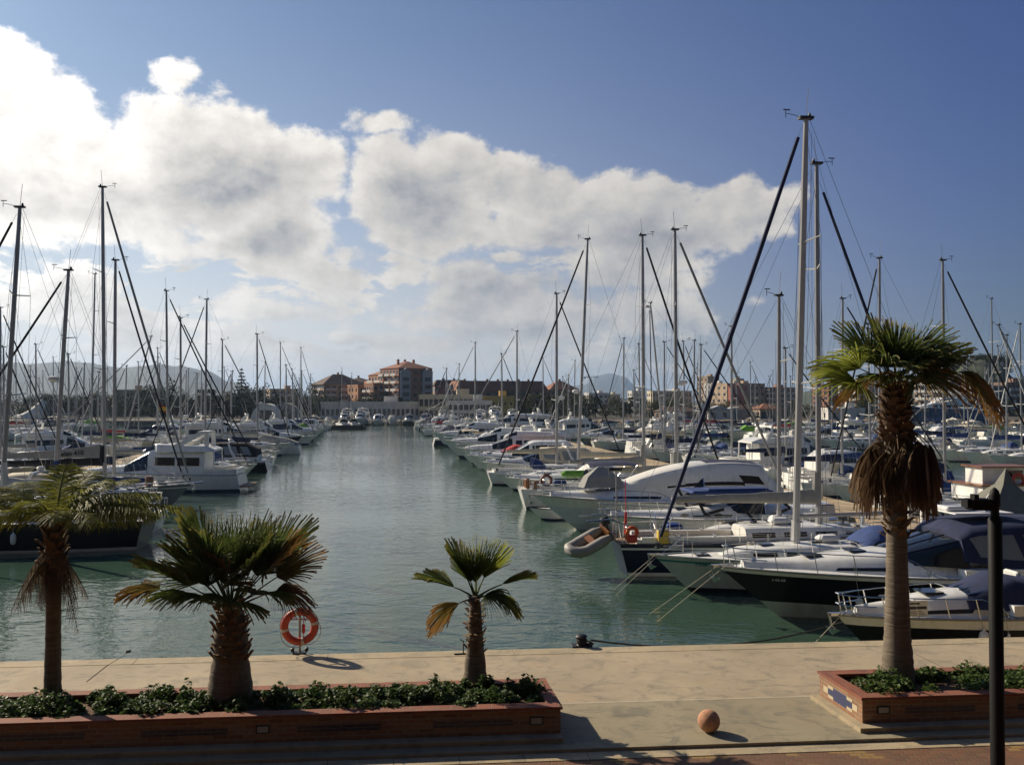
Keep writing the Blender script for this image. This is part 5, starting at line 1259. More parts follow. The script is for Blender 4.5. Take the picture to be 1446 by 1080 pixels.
# cruiser with blue rolled bimini and dark framed side curtains
rt, H, D = boat_at(cruiser, 'motor_cruiser', 'R', 41.2, px=842, L=11.5, B=3.0, zb=1.38, zs=1.15, label='white cruiser with bright blue folded top and black-framed side curtains', lower='lavender', bandu=.3, bottomu=.9, top='open', arch=False, dome=.52, ws=-.02, h=.55, botm='hullgreen')
mb = MB(); mb.cbox((-.6, 0, 2.38), 4.0, 1.9, .16, 0, 0, .07); mb.cbox((-.9, .35, 2.53), 3.0, .9, .10, 0, .03, .04); mb.build('folded_top', M['cblue'], rt)
mb = MB()
for sg in (1, -1):
    y = 1.32 * sg
    for a, b_ in (((1.4, 2.45), (.9, 1.5)), ((.9, 1.5), (.0, 1.75)), ((-.3, 2.45), (-1.5, 1.15)), ((-1.5, 1.15), (-3.2, 1.75)), ((-3.2, 1.75), (-2.6, 2.25)), ((-2.6, 2.25), (-1.2, 2.4))): mb.tube([(a[0], y, a[1]), (b_[0], y, b_[1])], .075, 5, sy=.4)
mb.build('curtain_frame', M['cblack'], rt)
for k in range(2):
    mb = MB(); mb.lathe([(.02, 0), (.20, .0), (.20, .02), (.02, .02)], 16, 0, Matrix.Translation((1.9 - 1.6*k, 1.36, 1.48)) @ Matrix.Rotation(R(-90), 4, 'X') @ Matrix.Scale(.5, 4, (0, 1, 0))); mb.build('porthole', M['glass'], rt)
# big white yacht with covered windscreen
rt, H, S = boat_at(cruiser, 'motor_yacht', 'R', 45.6, px=752, L=15.6, B=4.3, zb=1.85, zs=1.35, label='largest white motor yacht with long smooth hardtop and white screen cover, mid right', cat='motor yacht', lower='lavender', bandu=.30, bottomu=.80, top='dome', arch=False, dome=.62, ws=.10, h=.75, botm='hullgreen')
mb = MB(); mb.rings([[(4.2 + s_*x, s_*y, 2.35 + z) for x, y in ((-1.2,-.8),(1.0,-.7),(1.2,0),(1.0,.7),(-1.2,.8))] for s_, z in ((1, -.1), (.75, .45), (.12, .95))]); mb.build('foredeck_cover', M['cgrey'], rt)
moor(rt, H, lab='mooring line from the bow of the largest white yacht', out=2.4)
b_, hb, _ = open_boat('rowing_boat', AT(778, 728, 43.2) * 1.0, R(170), 'small white tender afloat under the bow of the largest white yacht', 2.6, 1.2, None, cat='tender', outb=False, console=False); b_.location.z = 0; b_.location = G(776, 733, 0); b_.rotation_euler[2] = R(200)
# grey-jib sailing boat
rt, H, C_, rz = sail_at('R', 50.4, 955, 953, 325, px=806, bow_out=False, L=13, B=3.4, label='sailing boat with a pale grey rolled jib and grey boom cover behind the largest yacht', jib='cgrey', cover='cgrey', hood='cblue', bim='cnavy', radar=.40, jr=.07, zs=1.15, r=.12)
# ketch with lifebuoy on the stern
rt, H, C_, rz = sail_at('R', 55.0, 909, 907, 333, px=733, bow_out=False, L=13.5, B=3.4, zb=1.5, zs=1.25, label='white double-ended sailing boat with brown gear and lifebuoy on its stern rail', jib='cblack', cover='cgrey', hood='cnavy', bim=None, jr=.06, r=.12)
KB = rt
mb = MB(); mb.torus((0, 0, 0), .30, .085, None, 22, 8)
o = mb.build('lifebuoy', mat('brown_red_buoy', (.17, .05, .03), .6), smooth=True); o.location = KB.matrix_basis @ Vector((-5.2, -1.35, 1.85)); o.rotation_euler[2] = DA; tag(o, 'dark red lifebuoy on the stern rail of the white double-ender', 'lifebuoy')
mb = MB(); mb.cbox((-6.3, -.5, 1.3), .3, .4, .6, 0, .3, .06); mb.cbox((-6.2, .3, 1.3), .5, .3, .45, 0, -.2, .05); mb.cbox((-5.8, -1.1, 1.3), .3, .2, .5, 0, 0, .04); mb.build('stern_gear', M['wood'], rt)
mb = MB(); mb.cbox((-4.3, -.9, 1.45), .8, .5, .35, 0, 0, .08); mb.build('dodger', M['cblue'], rt)
# cruiser with white tented covers
rt, H, D = boat_at(cruiser, 'motor_cruiser', 'R', 60.2, px=712, L=11, B=3.5, label='white cruiser under bright white pointed covers with a green tarp', top='tarp', canvas='cwhite', arch=False, ws=.06, dome=.5, detail=1, h=.9)
mb = MB(); mb.cbox((.6, 1.2, 1.55), 2.2, .5, .45, 0, .1, .15); mb.build('green_tarp', M['cgreen'], rt)
rt, H, C_, rz = sail_at('R', 65.5, 816, 830, 338, px=699, L=13, B=3.5, label='sailing boat with leaning mast and black rolled jib, middle of the right row', jib='cblack', cover='ccream', hood='cgrey', radar=.33, jr=.06, detail=1, r=.12)
rt, H, C_, rz = sail_at('R', 70.5, 786, 786, 415, px=688, bow_out=False, L=11.5, B=3.3, label='sailing boat with a boxy radar halfway up its mast, left of the leaning mast', jib='cblack', cover='ccream', hood='cblue', radar=.38, detail=1, r=.11)
rt, H, D = boat_at(cruiser, 'motor_cruiser', 'R', 75.5, px=676, L=11, B=3.4, label='white cruiser with cream canopy and grey arch in the middle of the right row', top='canvas', canvas='ccream', detail=1)
rt, H, D = boat_at(cruiser, 'motor_cruiser', 'R', 80.0, px=662, L=12.5, B=3.8, zb=1.8, label='sharp-bowed white sports cruiser with dark screen, right row', top='hard', detail=1)
rt, H, D = boat_at(cruiser, 'motor_cruiser', 'R', 85.2, px=655, L=10.5, B=3.3, label='cruiser with a red cover across its cockpit, right row', top='tarp', canvas='cred', arch=False, detail=1)
rt, H, D = boat_at(flybridge, 'motor_yacht', 'R', 91, px=642, L=14, B=4.2, label='white flybridge yacht with dark wraparound windows, far part of the right row', detail=1)
rt, H, C_, rz = sail_at('R', 110, 730, 730, 468, c=9.7, L=12, B=3.4, label='sailing boat with a plain bare mast standing alone right of the yellow building', jib='cgrey', cover='cblue', hood='cblue', detail=1, r=.11)
rt, H, D = boat_at(flybridge, 'motor_yacht', 'R', 102, px=624, L=15, B=4.4, zb=2.2, label='white sharp-nosed yacht with two raked decks, far part of the right row', detail=1)
rt, H, C_, rz = sail_at('R', 150, 671, 671, 484, c=9.7, L=13, B=3.5, label='last tall-masted sailing boat at the far end of the right row', jib='cgrey', cover='cnavy', hood='cnavy', detail=1, r=.12)
rt, H, D = boat_at(flybridge, 'motor_yacht', 'R', 128, px=612, L=13, B=4.2, zb=2.1, label='white yacht whose bow reaches furthest left, far right row', detail=1, canvas='cwhite')
rt, H, D = boat_at(flybridge, 'motor_yacht', 'R', 172, px=660, L=20, B=5.2, zb=2.8, zs=1.8, label='big grey-hulled motor yacht with long raked roof, far end of the right row', lower='greyh', detail=1)

# ---- row beyond the right pier (bows to the right)
def R1(Y, mpx, tpx, tpy, label, **kw): return sail_at('L', Y, mpx, tpx, tpy, c=42.0, label=label, **{**dict(L=12, B=3.4, detail=1, hood='cblue', cover='cnavy', jib='cblack', r=.11), **kw})
R1(53.6, 1333, 1331, 368, 'sailing boat with black rolled jib slanting right of the tall palm crown', boomL=4)
R1(58.7, 1241, 1242, 365, 'sailing boat whose mast rises just behind the tall palm crown', bow_out=False)
R1(63.3, 1188, 1190, 422, 'sailing boat with a square radar reflector, left of the tall palm crown', radar=.5)
R1(73.5, 1109, 1109, 492, 'small sailing boat with a short mast behind the two tallest masts', L=10)
R1(83, 1033, 1033, 461, 'sailing boat with a dark thin mast in front of the tan and red block', bow_out=False)
R1(90.8, 986, 990, 487, 'sailing boat with slightly leaning short mast beside the beige tower', L=10)
R1(95.5, 910, 918, 428, 'sailing boat with white mast and curved radar bracket at its top', mastm='aluw', radar=.97, bow_out=False)
R1(102, 938, 938, 483, 'sailing boat with thin mast in front of the long cream block')
R1(119, 880, 881, 478, 'sailing boat with thin mast right of the blue mountain', bow_out=False)
rt, H, C_, rz = sail_at('L', 40.8, c=42.0, L=12, B=3.6, label='', bow_out=False, rig=False, hood=None, cover=None, jib=None, detail=2)
tag(rt, 'sailing boat hull under an olive-grey pointed boom tent beside the lamp post', 'sailing boat')
# boom tent
P1_ = AT(1372, 725, 41.5); P1_.z = 0
lx = rt.matrix_basis.inverted() @ P1_
mb = MB(); x0 = lx.x
ap = Vector((x0 - .25, 0, 3.75))
mb.add([(x0 - 1.5, -1.5, 1.7), (x0 + 1.5, -1.5, 1.7), (x0 + 1.5, 1.5, 1.7), (x0 - 1.5, 1.5, 1.7), ap + Vector((-.25, -.3, -.75)), ap + Vector((.35, -.3, -.75)), ap + Vector((.35, .3, -.75)), ap + Vector((-.25, .3, -.75)), ap],
       [(0,1,5,4), (1,2,6,5), (2,3,7,6), (3,0,4,7), (4,5,8), (5,6,8), (6,7,8), (7,4,8), (3,2,1,0)]); mb.build('boom_tent', M['colive'], rt)
# cabin boat with lifebuoy
rt, H, D = boat_at(cruiser, 'cabin_boat', 'L', 46.0, c=39.0, bow_out=False, L=10.5, B=3.4, label='white wooden-trimmed cabin boat with rounded windows and a lifebuoy on its roof', cat='cabin boat', top='open', arch=False, detail=1)
BX = (rt.matrix_basis.inverted() @ AT(1420, 650, 46)).x
mb = MB(); mb.box(BX - 2.6, -1.3, 1.2, BX + 2.6, 1.3, 2.45); cb = mb.build('deckhouse', M['gel'], rt)
mb = MB(); mb.box(BX - 2.75, -1.42, 2.45, BX + 2.75, 1.42, 2.53); mb.build('deckhouse_roof', M['wood'], rt)
for k in range(4):
    for sg in (1, -1): mb = MB(); mb.cbox((BX - 1.9 + 1.2*k, sg*1.3, 1.65), .8, .04, .5, 0, 0, .015); mb.build('window', M['glass'], cb)
mb = MB(); mb.box(BX - .4, -.7, 2.53, BX + 2.2, .7, 3.35); mb.build('wheelhouse', M['gel'], rt); mb = MB(); mb.box(BX - .55, -.85, 3.35, BX + 2.35, .85, 3.42); mb.build('wheelhouse_roof', M['wood'], rt)
mb = MB(); mb.box(BX, -.72, 2.75, BX + 1.0, .72, 3.2); mb.build('wheelhouse_window', M['glass'], rt)
pl = AT(1438, 678, 44.2); mb = MB(); mb.torus((0, 0, 0), .30, .085, None, 24, 8); o = mb.build('lifebuoy', MATS['orange_red_buoy'], smooth=True); o.location = pl; tag(o, 'orange lifebuoy above the brown-trimmed cabin boat at the right edge', 'lifebuoy'); o.rotation_euler[2] = DA

# ---- left row, nearest first
rt, H, C_, rz = sail_at('L', 40.6, 4, 27, 293, px=214, bow_out=False, L=13, B=3.8, zb=1.5, zs=1.3, label='big sailing boat with white deck, its hull coloured as in shade, nearest at the left behind the feather palm', jib='cblack', hood='cgrey', cover='cwhite', hullm='black', boot='gel', mastm='alu', r=.115, jr=.05)  # black hull colour stands in for the shade on its near side
moor(rt, H, lab='mooring line from the stern of the nearest left sailing boat', ends=((.02, 1),), out=3)
rt, H, C_, rz = sail_at('L', 45.6, 78, 96, 382, px=232, bow_out=False, L=12.5, B=3.5, label='sailing boat with a box radar midway up its leaning mast, second in the left row', jib='cblack', cover='cblue', radar=.52, hood='cnavy', r=.115, jr=.05)
rt, H, D = boat_at(cruiser, 'motor_cruiser', 'L', 50.0, px=225, L=9.5, B=3.0, label='low white cruiser with buff cover between the second and third masts of the left row', top='canvas', canvas='ccream', detail=2)
rt, H, C_, rz = sail_at('L', 55.2, 149, 145, 265, px=272, L=12.6, B=3.7, zb=1.5, zs=1.3, label='grey-hulled sailing boat with the tallest left mast and 410 on its sail bag', hullm='greyh', stripe='gel', jib='cgrey', cover='cblack', hood='cgrey', jr=.065, r=.12, boomL=6.3)
mx_ = rt.children[0]
mast_o = [c_ for c_ in rt.children if c_.name.startswith('boom') and not c_.name.startswith('boom_')][0]
vs = [v.co.copy() for v in mast_o.data.vertices]; bx1 = max(v.x for v in vs); bx0 = min(v.x for v in vs); bz_ = sum(v.z for v in vs) / len(vs)
mb = MB(); rings = []
for i in range(10):
    q = i / 9; x = lerp(bx1 - .15, bx0 + .3, q); h = lerp(.85, .30, q ** .6); w2 = .20
    rings.append([(x, -w2, bz_ + .34), (x, w2, bz_ + .34), (x, w2 * .55, bz_ + .34 + h), (x, -w2 * .55, bz_ + .34 + h)])
mb.rings(rings); sb = mb.build('sail_bag', M['cgrey'], rt)
text_mesh('elan 410', .40, 'sail_bag_lettering', M['blackp'], rt, Matrix.Translation((bx1 - 1.75, -.222, bz_ + .62)) @ Matrix.Rotation(R(-4), 4, 'Y') @ Matrix.Rotation(R(84), 4, 'X') @ Matrix.Shear('XZ', 4, (0, 0)) , bold=True)
mb = MB(); mb.lathe([(.20, 0), (.26, .12), (.26, .5), (.20, .62)], 14, 0, Matrix.Translation((3.9, -.7, 1.45))); mb.build('deck_barrel', M['wood'], rt)
mb = MB(); mb.tube([(6.0, 0, 1.5), (7.0, 0, 1.62)], .06, 8); mb.build('bowsprit', M['steel'], rt)
rt, H, C_, rz = sail_at('L', 59.8, 162, 163, 368, px=262, L=11.5, B=3.2, label='sailing boat with a plain grey mast close right of the tallest left mast', jib='cblack', cover='cnavy', hood='cblue', detail=1, r=.12, jr=.055)
rt, H, S = boat_at(flybridge, 'motor_yacht', 'L', 66.5, px=342, bow_out=False, L=12.2, B=3.9, zb=1.6, zs=1.2, label='white cabin yacht with raked slanting arch, stern out in the middle of the left row', cabf=.20, arch=False, detail=2)
zr = 1.2 + 1.75
mb = MB()
for sg in (1, -1):
    mb.add([(-1.2, sg*1.45, zr - .05), (-.3, sg*1.45, zr - .05), (-3.2, sg*1.25, zr + 1.45), (-3.8, sg*1.25, zr + 1.45), (-1.2, sg*1.35, zr - .05), (-.3, sg*1.35, zr - .05), (-3.2, sg*1.15, zr + 1.45), (-3.8, sg*1.15, zr + 1.45)], [(0,1,2,3), (7,6,5,4), (0,4,5,1), (2,6,7,3), (1,5,6,2), (0,3,7,4)])
mb.box(-3.85, -1.25, zr + 1.4, -3.15, 1.25, zr + 1.52); mb.box(-3.9, -1.2, zr, -3.6, -1.0, zr + 1.4); mb.box(-3.9, 1.0, zr, -3.6, 1.2, zr + 1.4); mb.build('raked_arch', M['gel'], rt)
rt, H, C_, rz = sail_at('L', 71.3, 238, 235, 411, c=-10.3, L=11.5, B=3.3, label='sailing boat with black rolled jib, its mast just left of the hillside summit', jib='cblack', cover='cgrey', hood='cgrey', detail=1)
rt, H, C_, rz = sail_at('L', 75.8, 256, 255, 449, c=-10.3, L=11, B=3.2, label='sailing boat with a white-tipped mast behind the raked-arch yacht', jib='cblack', cover='cblue', hood='cblue', detail=1, radar=.3)
rt, H, C_, rz = sail_at('L', 80.3, px=352, L=11, B=3.3, label='boat swathed in bright blue tarpaulin with no mast raised, left row', rig=False, hood=None, cover=None, jib=None, detail=1)
Bt = Body([(-4.2, 1.2, 1.0, 1.5), (-2, 1.4, 1.0, 2.3), (.6, 1.3, 1.1, 2.2), (1.5, .9, 1.2, 2.6), (3.2, .5, 1.2, 1.5)], k=.5, camber=.1, shoulder=.5); mb = MB(); Bt.mesh(mb); mb.build('boat_cover', M['cblue'], rt, smooth=True)
rt, H, D = boat_at(cruiser, 'motor_cruiser', 'L', 84.6, px=378, bow_out=False, L=11, B=3.4, label='black-hulled cruiser with black canopy, stern out behind the blue tarpaulin', lower='black', bandu=.2, bottomu=1.0, top='canvas', canvas='cblack', detail=1)
rt, H, C_, rz = sail_at('L', 89.2, 290, 292, 423, c=-10.3, L=12.5, B=3.5, label='sailing boat with two dark slanting stays, its mast over the right slope of the hill', jib='cblack', cover='cnavy', hood='cnavy', detail=1, r=.12, bow_out=False)
rt, H, C_, rz = sail_at('L', 95, 314, 314, 480, c=-10.3, L=10.5, B=3.2, label='sailing boat with a shorter mast left of the tiered conifer', jib='cgrey', cover='cgrey', hood='cgrey', detail=1)
rt, H, C_, rz = sail_at('L', 107, 364, 363, 472, px=413, L=12.5, B=3.5, zb=1.6, label='white-bowed sailing boat with a lone tall mast right of the tiered conifer', jib='cblack', cover='cgrey', hood='cgrey', detail=1, radar=.35, r=.12)
rt, H, S = boat_at(flybridge, 'motor_yacht', 'L', 145, px=456, L=11.5, B=3.8, zb=1.9, label='white motor yacht with dark cabin windows furthest right in the left row', detail=1)
rt, H, S = boat_at(flybridge, 'motor_yacht', 'L', 117, px=388, L=14, B=4.4, zb=2.4, zs=1.6, label='tall white motor yacht with pyramid-like upper deck in the left row', detail=1)
sail_at('L', 156, 396, 396, 484, c=-10.3, L=12, B=3.4, label='sailing boat with thin mast over the round hangars, left row', jib='cgrey', cover='cnavy', hood='cnavy', detail=1)
sail_at('L', 176, 425, 425, 491, c=-10.3, L=12, B=3.4, label='sailing boat with thin mast left of the beige pyramid-roofed block', jib='cgrey', cover='cgrey', hood='cblue', detail=1)
sail_at('R', 90, 129, 134, 387, c=-40.0, L=12, B=3.4, label='sailing boat with wide double spreaders behind the tallest left mast', jib=None, cover='ccream', hood='cblue', detail=1, spreaders=3)
sail_at('R', 104, 206, 212, 475, c=-40.0, L=11, B=3.3, label='sailing boat with leaning thin mast left of the long slanting black stay', jib='cgrey', cover='cnavy', hood='cblue', detail=1)
# row across the second right fairway
sail_at('R', 96, 1402, 1400, 422, c=62.0, L=13, B=3.6, label='sailing boat with crossed stays right of the wooded hill top', jib=None, cover='cblue', hood='cblue', detail=1, spreaders=2)
sail_at('R', 88, 1442, 1440, 458, c=62.0, L=12, B=3.5, label='sailing boat with a pale mast at the extreme right edge', jib='cwhite', cover='cnavy', hood='cblue', detail=1)
sail_at('R', 80, 1425, 1404, 460, c=62.0, L=13, B=3.6, label='pale green-grey hulled sailing boat across the second fairway', hullm='hullgreen', jib='cwhite', cover='cnavy', hood='cblue', detail=1)
sail_at('R', 120, 1385, 1385, 505, c=62.0, L=11, B=3.3, label='small sailing boat in front of the grey terraced block', jib=None, cover='cgrey', hood='cblue', detail=1)

# ---- masts on the far left pontoon and other single spots
for (px, Y, tp, lab) in ((483, 212, 520, 'sailing boat with dark cover at the far dark pontoon, left of two'), (497, 216, 527, 'sailing boat with dark cover at the far dark pontoon, right of two')):
    rr, H, C_ = sailboat('sailing_boat', AT(px, 600, Y) * 1, DA + math.pi / 2 + .3, lab, L=10, B=3.2, detail=0, top=AT(px, tp, Y).z, cover='cblack', jib='cblack', hood='cblack'); rr.location.z = 0
mb = MB(); a = AT(458, 604, 205); b_ = AT(514, 604, 205); mb.box(a.x, 204, .0, b_.x, 208, .75); mb.box(a.x, 204, .75, b_.x, 204.2, .9); tag(mb.build('pontoon', mat('dark_timber', (.06, .05, .04), .9, var=.3)), kind='structure')

# ---- fill the rows with copies
rf_ = random.Random(99)
G_FAR = 'moored boats filling the marina rows'
PS_, PM_ = [], []
k0 = dict(detail=1, group=G_FAR)
sailp = [dict(L=10.5, B=3.2, top=12.6, cover='cblue', jib='cgrey', hood='cgrey', mq=.57), dict(L=11.5, B=3.4, top=13.8, cover='cgrey', jib='cwhite', hood='cgrey', hullm='gel2', mq=.56), dict(L=9.5, B=3.0, top=11.2, cover='cnavy', jib='cblack', hood='cnavy', mq=.58, spreaders=1),
         dict(L=11, B=3.3, top=13.2, cover='ccream', jib='cnavy', hood=None, bim='ccream', mq=.57), dict(L=12, B=3.5, top=14.6, cover='cnavy', jib='cblack', hood='cnavy', hullm='navy', boot='gel', mq=.55), dict(L=8.5, B=2.8, top=10.2, cover='cred', jib='cwhite', hood=None, mq=.58, spreaders=1)]
sdesc = ['white sailing boat with blue sail cover', 'cream sailing boat with grey sail cover', 'small white sailing boat with navy cover', 'white sailing boat with cream bimini', 'navy-hulled sailing boat', 'little sailing boat with dark red sail cover']
motp = [('motor_cruiser', cruiser, dict(L=9, B=3.0, top='canvas', canvas='cblack')), ('motor_cruiser', cruiser, dict(L=10, B=3.2, top='hard')), ('motor_yacht', flybridge, dict(L=12, B=3.9)), ('motor_cruiser', cruiser, dict(L=8, B=2.7, top='tarp', canvas='cgrey', arch=False)),
        ('motor_cruiser', cruiser, dict(L=8.5, B=2.8, top='open')), ('motor_cruiser', cruiser, dict(L=9.5, B=3.1, top='canvas', canvas='cnavy', lower='navy', bandu=.25, bottomu=1.0)), ('motor_cruiser', cruiser, dict(L=9, B=3, top='tarp', canvas='cnavy', arch=True)), ('motor_cruiser', cruiser, dict(L=8.5, B=2.9, top='canvas', canvas='ccream')), ('motor_cruiser', cruiser, dict(L=11.5, B=3.5, top='open', canvas='cnavy', lower='greyh', bandu=.2, bottomu=1.0, dome=.6)), ('motor_cruiser', cruiser, dict(L=7.2, B=2.6, top='tarp', canvas='cgreen', arch=False, lower='gel2', upper='gel2')), ('motor_yacht', flybridge, dict(L=10.5, B=3.5, lower='navy'))]
mdesc = ['white cruiser with black canvas top', 'white hardtop cruiser', 'white flybridge yacht', 'cruiser under a grey cover', 'open white sports cruiser', 'navy-hulled cruiser', 'cruiser under a navy cover', 'white cruiser with cream canvas top', 'grey-hulled open sports cruiser', 'small cream cruiser under a green cover', 'navy-hulled flybridge yacht']
smp = [dict(cover='cblue'), dict(cover='cgrey'), dict(cover=None), dict(cover='cnavy')]
smd = ['small open boat with blue cover', 'small open boat with grey cover', 'small open motorboat with console', 'small open boat with navy cover']
S_ = [sailboat('sailing_boat', (0, 0, 0), 0, '', **{**k0, **p})[0] for p in sailp]
Mo = [f(n, (0, 0, 0), 0, '', **{**k0, **p})[0] for n, f, p in motp]
Sm = [open_boat('small_boat', (0, 0, 0), 0, '', group=G_FAR, **p)[0] for p in smp]
SLn = [p['L'] for p in sailp]; MLn = [p['L'] for _, _, p in motp]; firsts = set()
fills = []
def put(proto, key, desc, zone, loc, rz, sc=1.0):
    o = proto if key not in firsts else copy_tree(proto); firsts.add(key)
    o.location = loc; o.rotation_euler = (0, 0, rz); o.scale = (sc, sc, sc); fills.append((o, desc, zone)); return o
def fill(side, c, Y0, Y1, taken, zone, psail=.45, psmall=.1, step=4.1, maxtop=None):
    Y = Y0
    while Y < Y1:
        if any(abs(Y - t_) < w_ for t_, w_ in taken): Y += .8; continue
        if Y > 110 and c > 30 and rf_.random() < .18: Y += step; continue
        x_end = endx(c, Y); q = rf_.random(); bo = rf_.random() < .6
        if q < psail: i = rf_.randrange(len(S_)) if rf_.random() < .85 else 0; L, pr, ky, ds = SLn[i], S_[i], ('s', i), sdesc[i]
        elif q < 1 - psmall: i = rf_.randrange(len(Mo)); L, pr, ky, ds = MLn[i], Mo[i], ('m', i), mdesc[i]
        else: i = rf_.randrange(len(Sm)); L, pr, ky, ds = 5.5, Sm[i], ('o', i), smd[i]
        E, d, loc, rz, conv, hr = slot(side, Y, None, c + rf_.uniform(-.8, .8), bo, L)
        if L < 7: loc = loc + d * 5
        px = PX((loc.x, loc.y, 1))[0]; half = F * L / 2 / Y
        if -half < px < 1446 + half: put(pr, ky, ds, zone, loc, rz + rf_.uniform(-.06, .06), rf_.uniform(.86, 1.10))
        Y += step * rf_.uniform(.92, 1.12) + (.5 if L > 11 else 0)
tk = lambda *a: [(y, 2.1 + .5) if not isinstance(y, tuple) else y for y in a]
fill('R', 9.7, 86, 222, tk((60, 30), 80, 85.2, (91, 3.6), (102, 3.8), 110, (128, 3.8), 150, (172, 4.6)), 'in the right row', .26)
fill('L', 42.0, 66, 205, tk(53.6, 58.7, 63.3, 73.5, 83, 90.8, 95.5, 102, 119), 'behind the right pier', .42)
fill('L', 41.0, 49.3, 52, [], 'behind the right pier', 0)
fill('R', 62.0, 68, 205, tk(96, 88, 80, 120), 'beyond the second fairway', .50)
fill('L', 93.0, 118, 205, [], 'in the farthest right rows', .6)
fill('R', 113.0, 125, 205, [], 'in the farthest right rows', .4)
fill('L', -10.3, 100, 205, tk(107, (117, 3.6), (145, 4.5), 156, 176), 'in the left row', .45)
fill('R', -40.0, 62, 200, tk(90, 104), 'behind the left pier', .62, step=3.8)
fill('L', -61.0, 100, 205, [], 'across the left fairway', .70, step=3.8)
fill('R', -91.0, 135, 205, [], 'in the farthest left rows', .6)
fill('L', -112.0, 165, 205, [], 'in the farthest left rows', .6)
# boats along the far quay
xx = AT(440, 600, 236).x
while xx < AT(745, 600, 236).x:
    i = rf_.choice([0, 1, 2, 2, 3, 4, 5, 6, 7]); put(Mo[i], ('m', i), mdesc[i], 'along the far quay', Vector((xx, 238, 0)), R(-90) + rf_.uniform(-.1, .1), rf_.uniform(.9, 1.15)); xx += rf_.uniform(4.0, 5.2)
xx = AT(330, 600, 238).x
for k in range(14):
    i = rf_.randrange(8) if k % 3 else 0
    px_ = 775 + k * 28 + rf_.uniform(-6, 6); put(Sm[k % 4], ('o', k % 4), smd[k % 4], 'moored off the stone embankment', Vector((AT(px_, 600, 234).x, 234 + rf_.uniform(-4, 3), 0)), rf_.uniform(0, 6), 1.1)
for (o, pr_) in [(p_, ('s', i)) for i, p_ in enumerate(S_)] + [(p_, ('m', i)) for i, p_ in enumerate(Mo)] + [(p_, ('o', i)) for i, p_ in enumerate(Sm)]:
    if pr_ not in firsts: raise RuntimeError('unused prototype')
dd = {}
for (o, ds, zone) in fills: dd.setdefault((ds, zone), []).append(o)
for (ds, zone), L_ in dd.items():
    L_.sort(key=lambda o: PX(o.location)[0])
    for i, o in enumerate(L_):
        if len(L_) == 1: lab = 'the only %s %s' % (ds, zone)
        else: lab = '%s %s, %s' % (ds, zone, 'leftmost' if i == 0 else ordn(i + 1) + ' from the left')
        tag(o, lab, 'small boat' if o.name.startswith('small') else 'sailing boat' if o.name.startswith('sail') else 'motor yacht' if o.name.startswith('motor_yacht') else 'motor cruiser', G_FAR)
# piers
def pier(c, Y0, Y1, w_, z, m=CONCD):
    mb = MB(); a = Vector((c + SL*Y0, Y0, 0)); b2 = Vector((c + SL*Y1, Y1, 0)); n_ = Vector((1, -SL, 0)).normalized()
    k = int((Y1 - Y0) / 8)
    for i in range(k):
        p0 = a.lerp(b2, i / k); p1 = a.lerp(b2, (i + .985) / k)
        vs = [p0 - n_*w_/2, p0 + n_*w_/2, p1 + n_*w_/2, p1 - n_*w_/2]; mb.add([v + Vector((0, 0, -.3)) for v in vs] + [v + Vector((0, 0, z)) for v in vs], [(3,2,1,0), (4,5,6,7), (0,1,5,4), (1,2,6,5), (2,3,7,6), (3,0,4,7)])
    tag(mb.build('pier', m), kind='structure')
pier(26.4, 21, 205, 3.6, .75); pier(77.5, 40, 205, 3.0, .6); pier(103, 60, 205, 3, .6); pier(-25.2, 22, 205, 3.0, .7); pier(-76.5, 60, 205, 2.6, .6); pier(-101.5, 90, 205, 2.6, .6)
# power pedestals on the right pier
for k in range(7):
    Y = 36 + k * 9; X_ = 26.4 + SL * Y + 1.2
    if k in (0,): Y = 41.5; X_ = 26.4 + SL*Y - .3
    mb = MB(); mb.cbox((0, 0, 0), .22, .22, .95, 0, 0, .03); mb2 = MB(); mb2.cbox((0, 0, .95), .28, .28, .12, 0, 0, .03)
    small('power_pedestal', [('column', mb, 'whitep'), ('cap', mb2, 'whitep' if k % 2 else 'bluep')], (X_, Y, .75), 'white service pedestal on the right pier, %s from the near end' % ['first', 'second', 'third', 'fourth', 'fifth', 'sixth', 'seventh'][k], 'pedestal', DA)
mb = MB(); f_ = [(0, 0, 0), (0, 0, 2.4)]
mb.tube(f_, .02, 5); mb2 = MB(); g = []
for i in range(6):
    for j in range(4): g.append((.0 + .9*i/5, .08*math.sin(i*1.5), 2.3 - .6*j/3 - .35*(i/5)**1.3))
mb2.add(g, [(i*4+j, (i+1)*4+j, (i+1)*4+j+1, i*4+j+1) for i in range(5) for j in range(3)])
t_o = root('flag', AT(224, 604, 84), 0, 'red and yellow flag on a short staff among the left boats', 'flag'); mb.build('staff', M['steel'], t_o)
FM, t, b = shader('flag_cloth'); z_ = t.sep(t.n('ShaderNodeTexCoord').outputs['Generated'])[2]
t.put(b.inputs['Base Color'], t.ramp(z_, [(0, (.45, .02, .02)), (.3, (.60, .38, .02)), (.7, (.45, .02, .02))], True)); mb2.build('flag_cloth', FM, t_o)
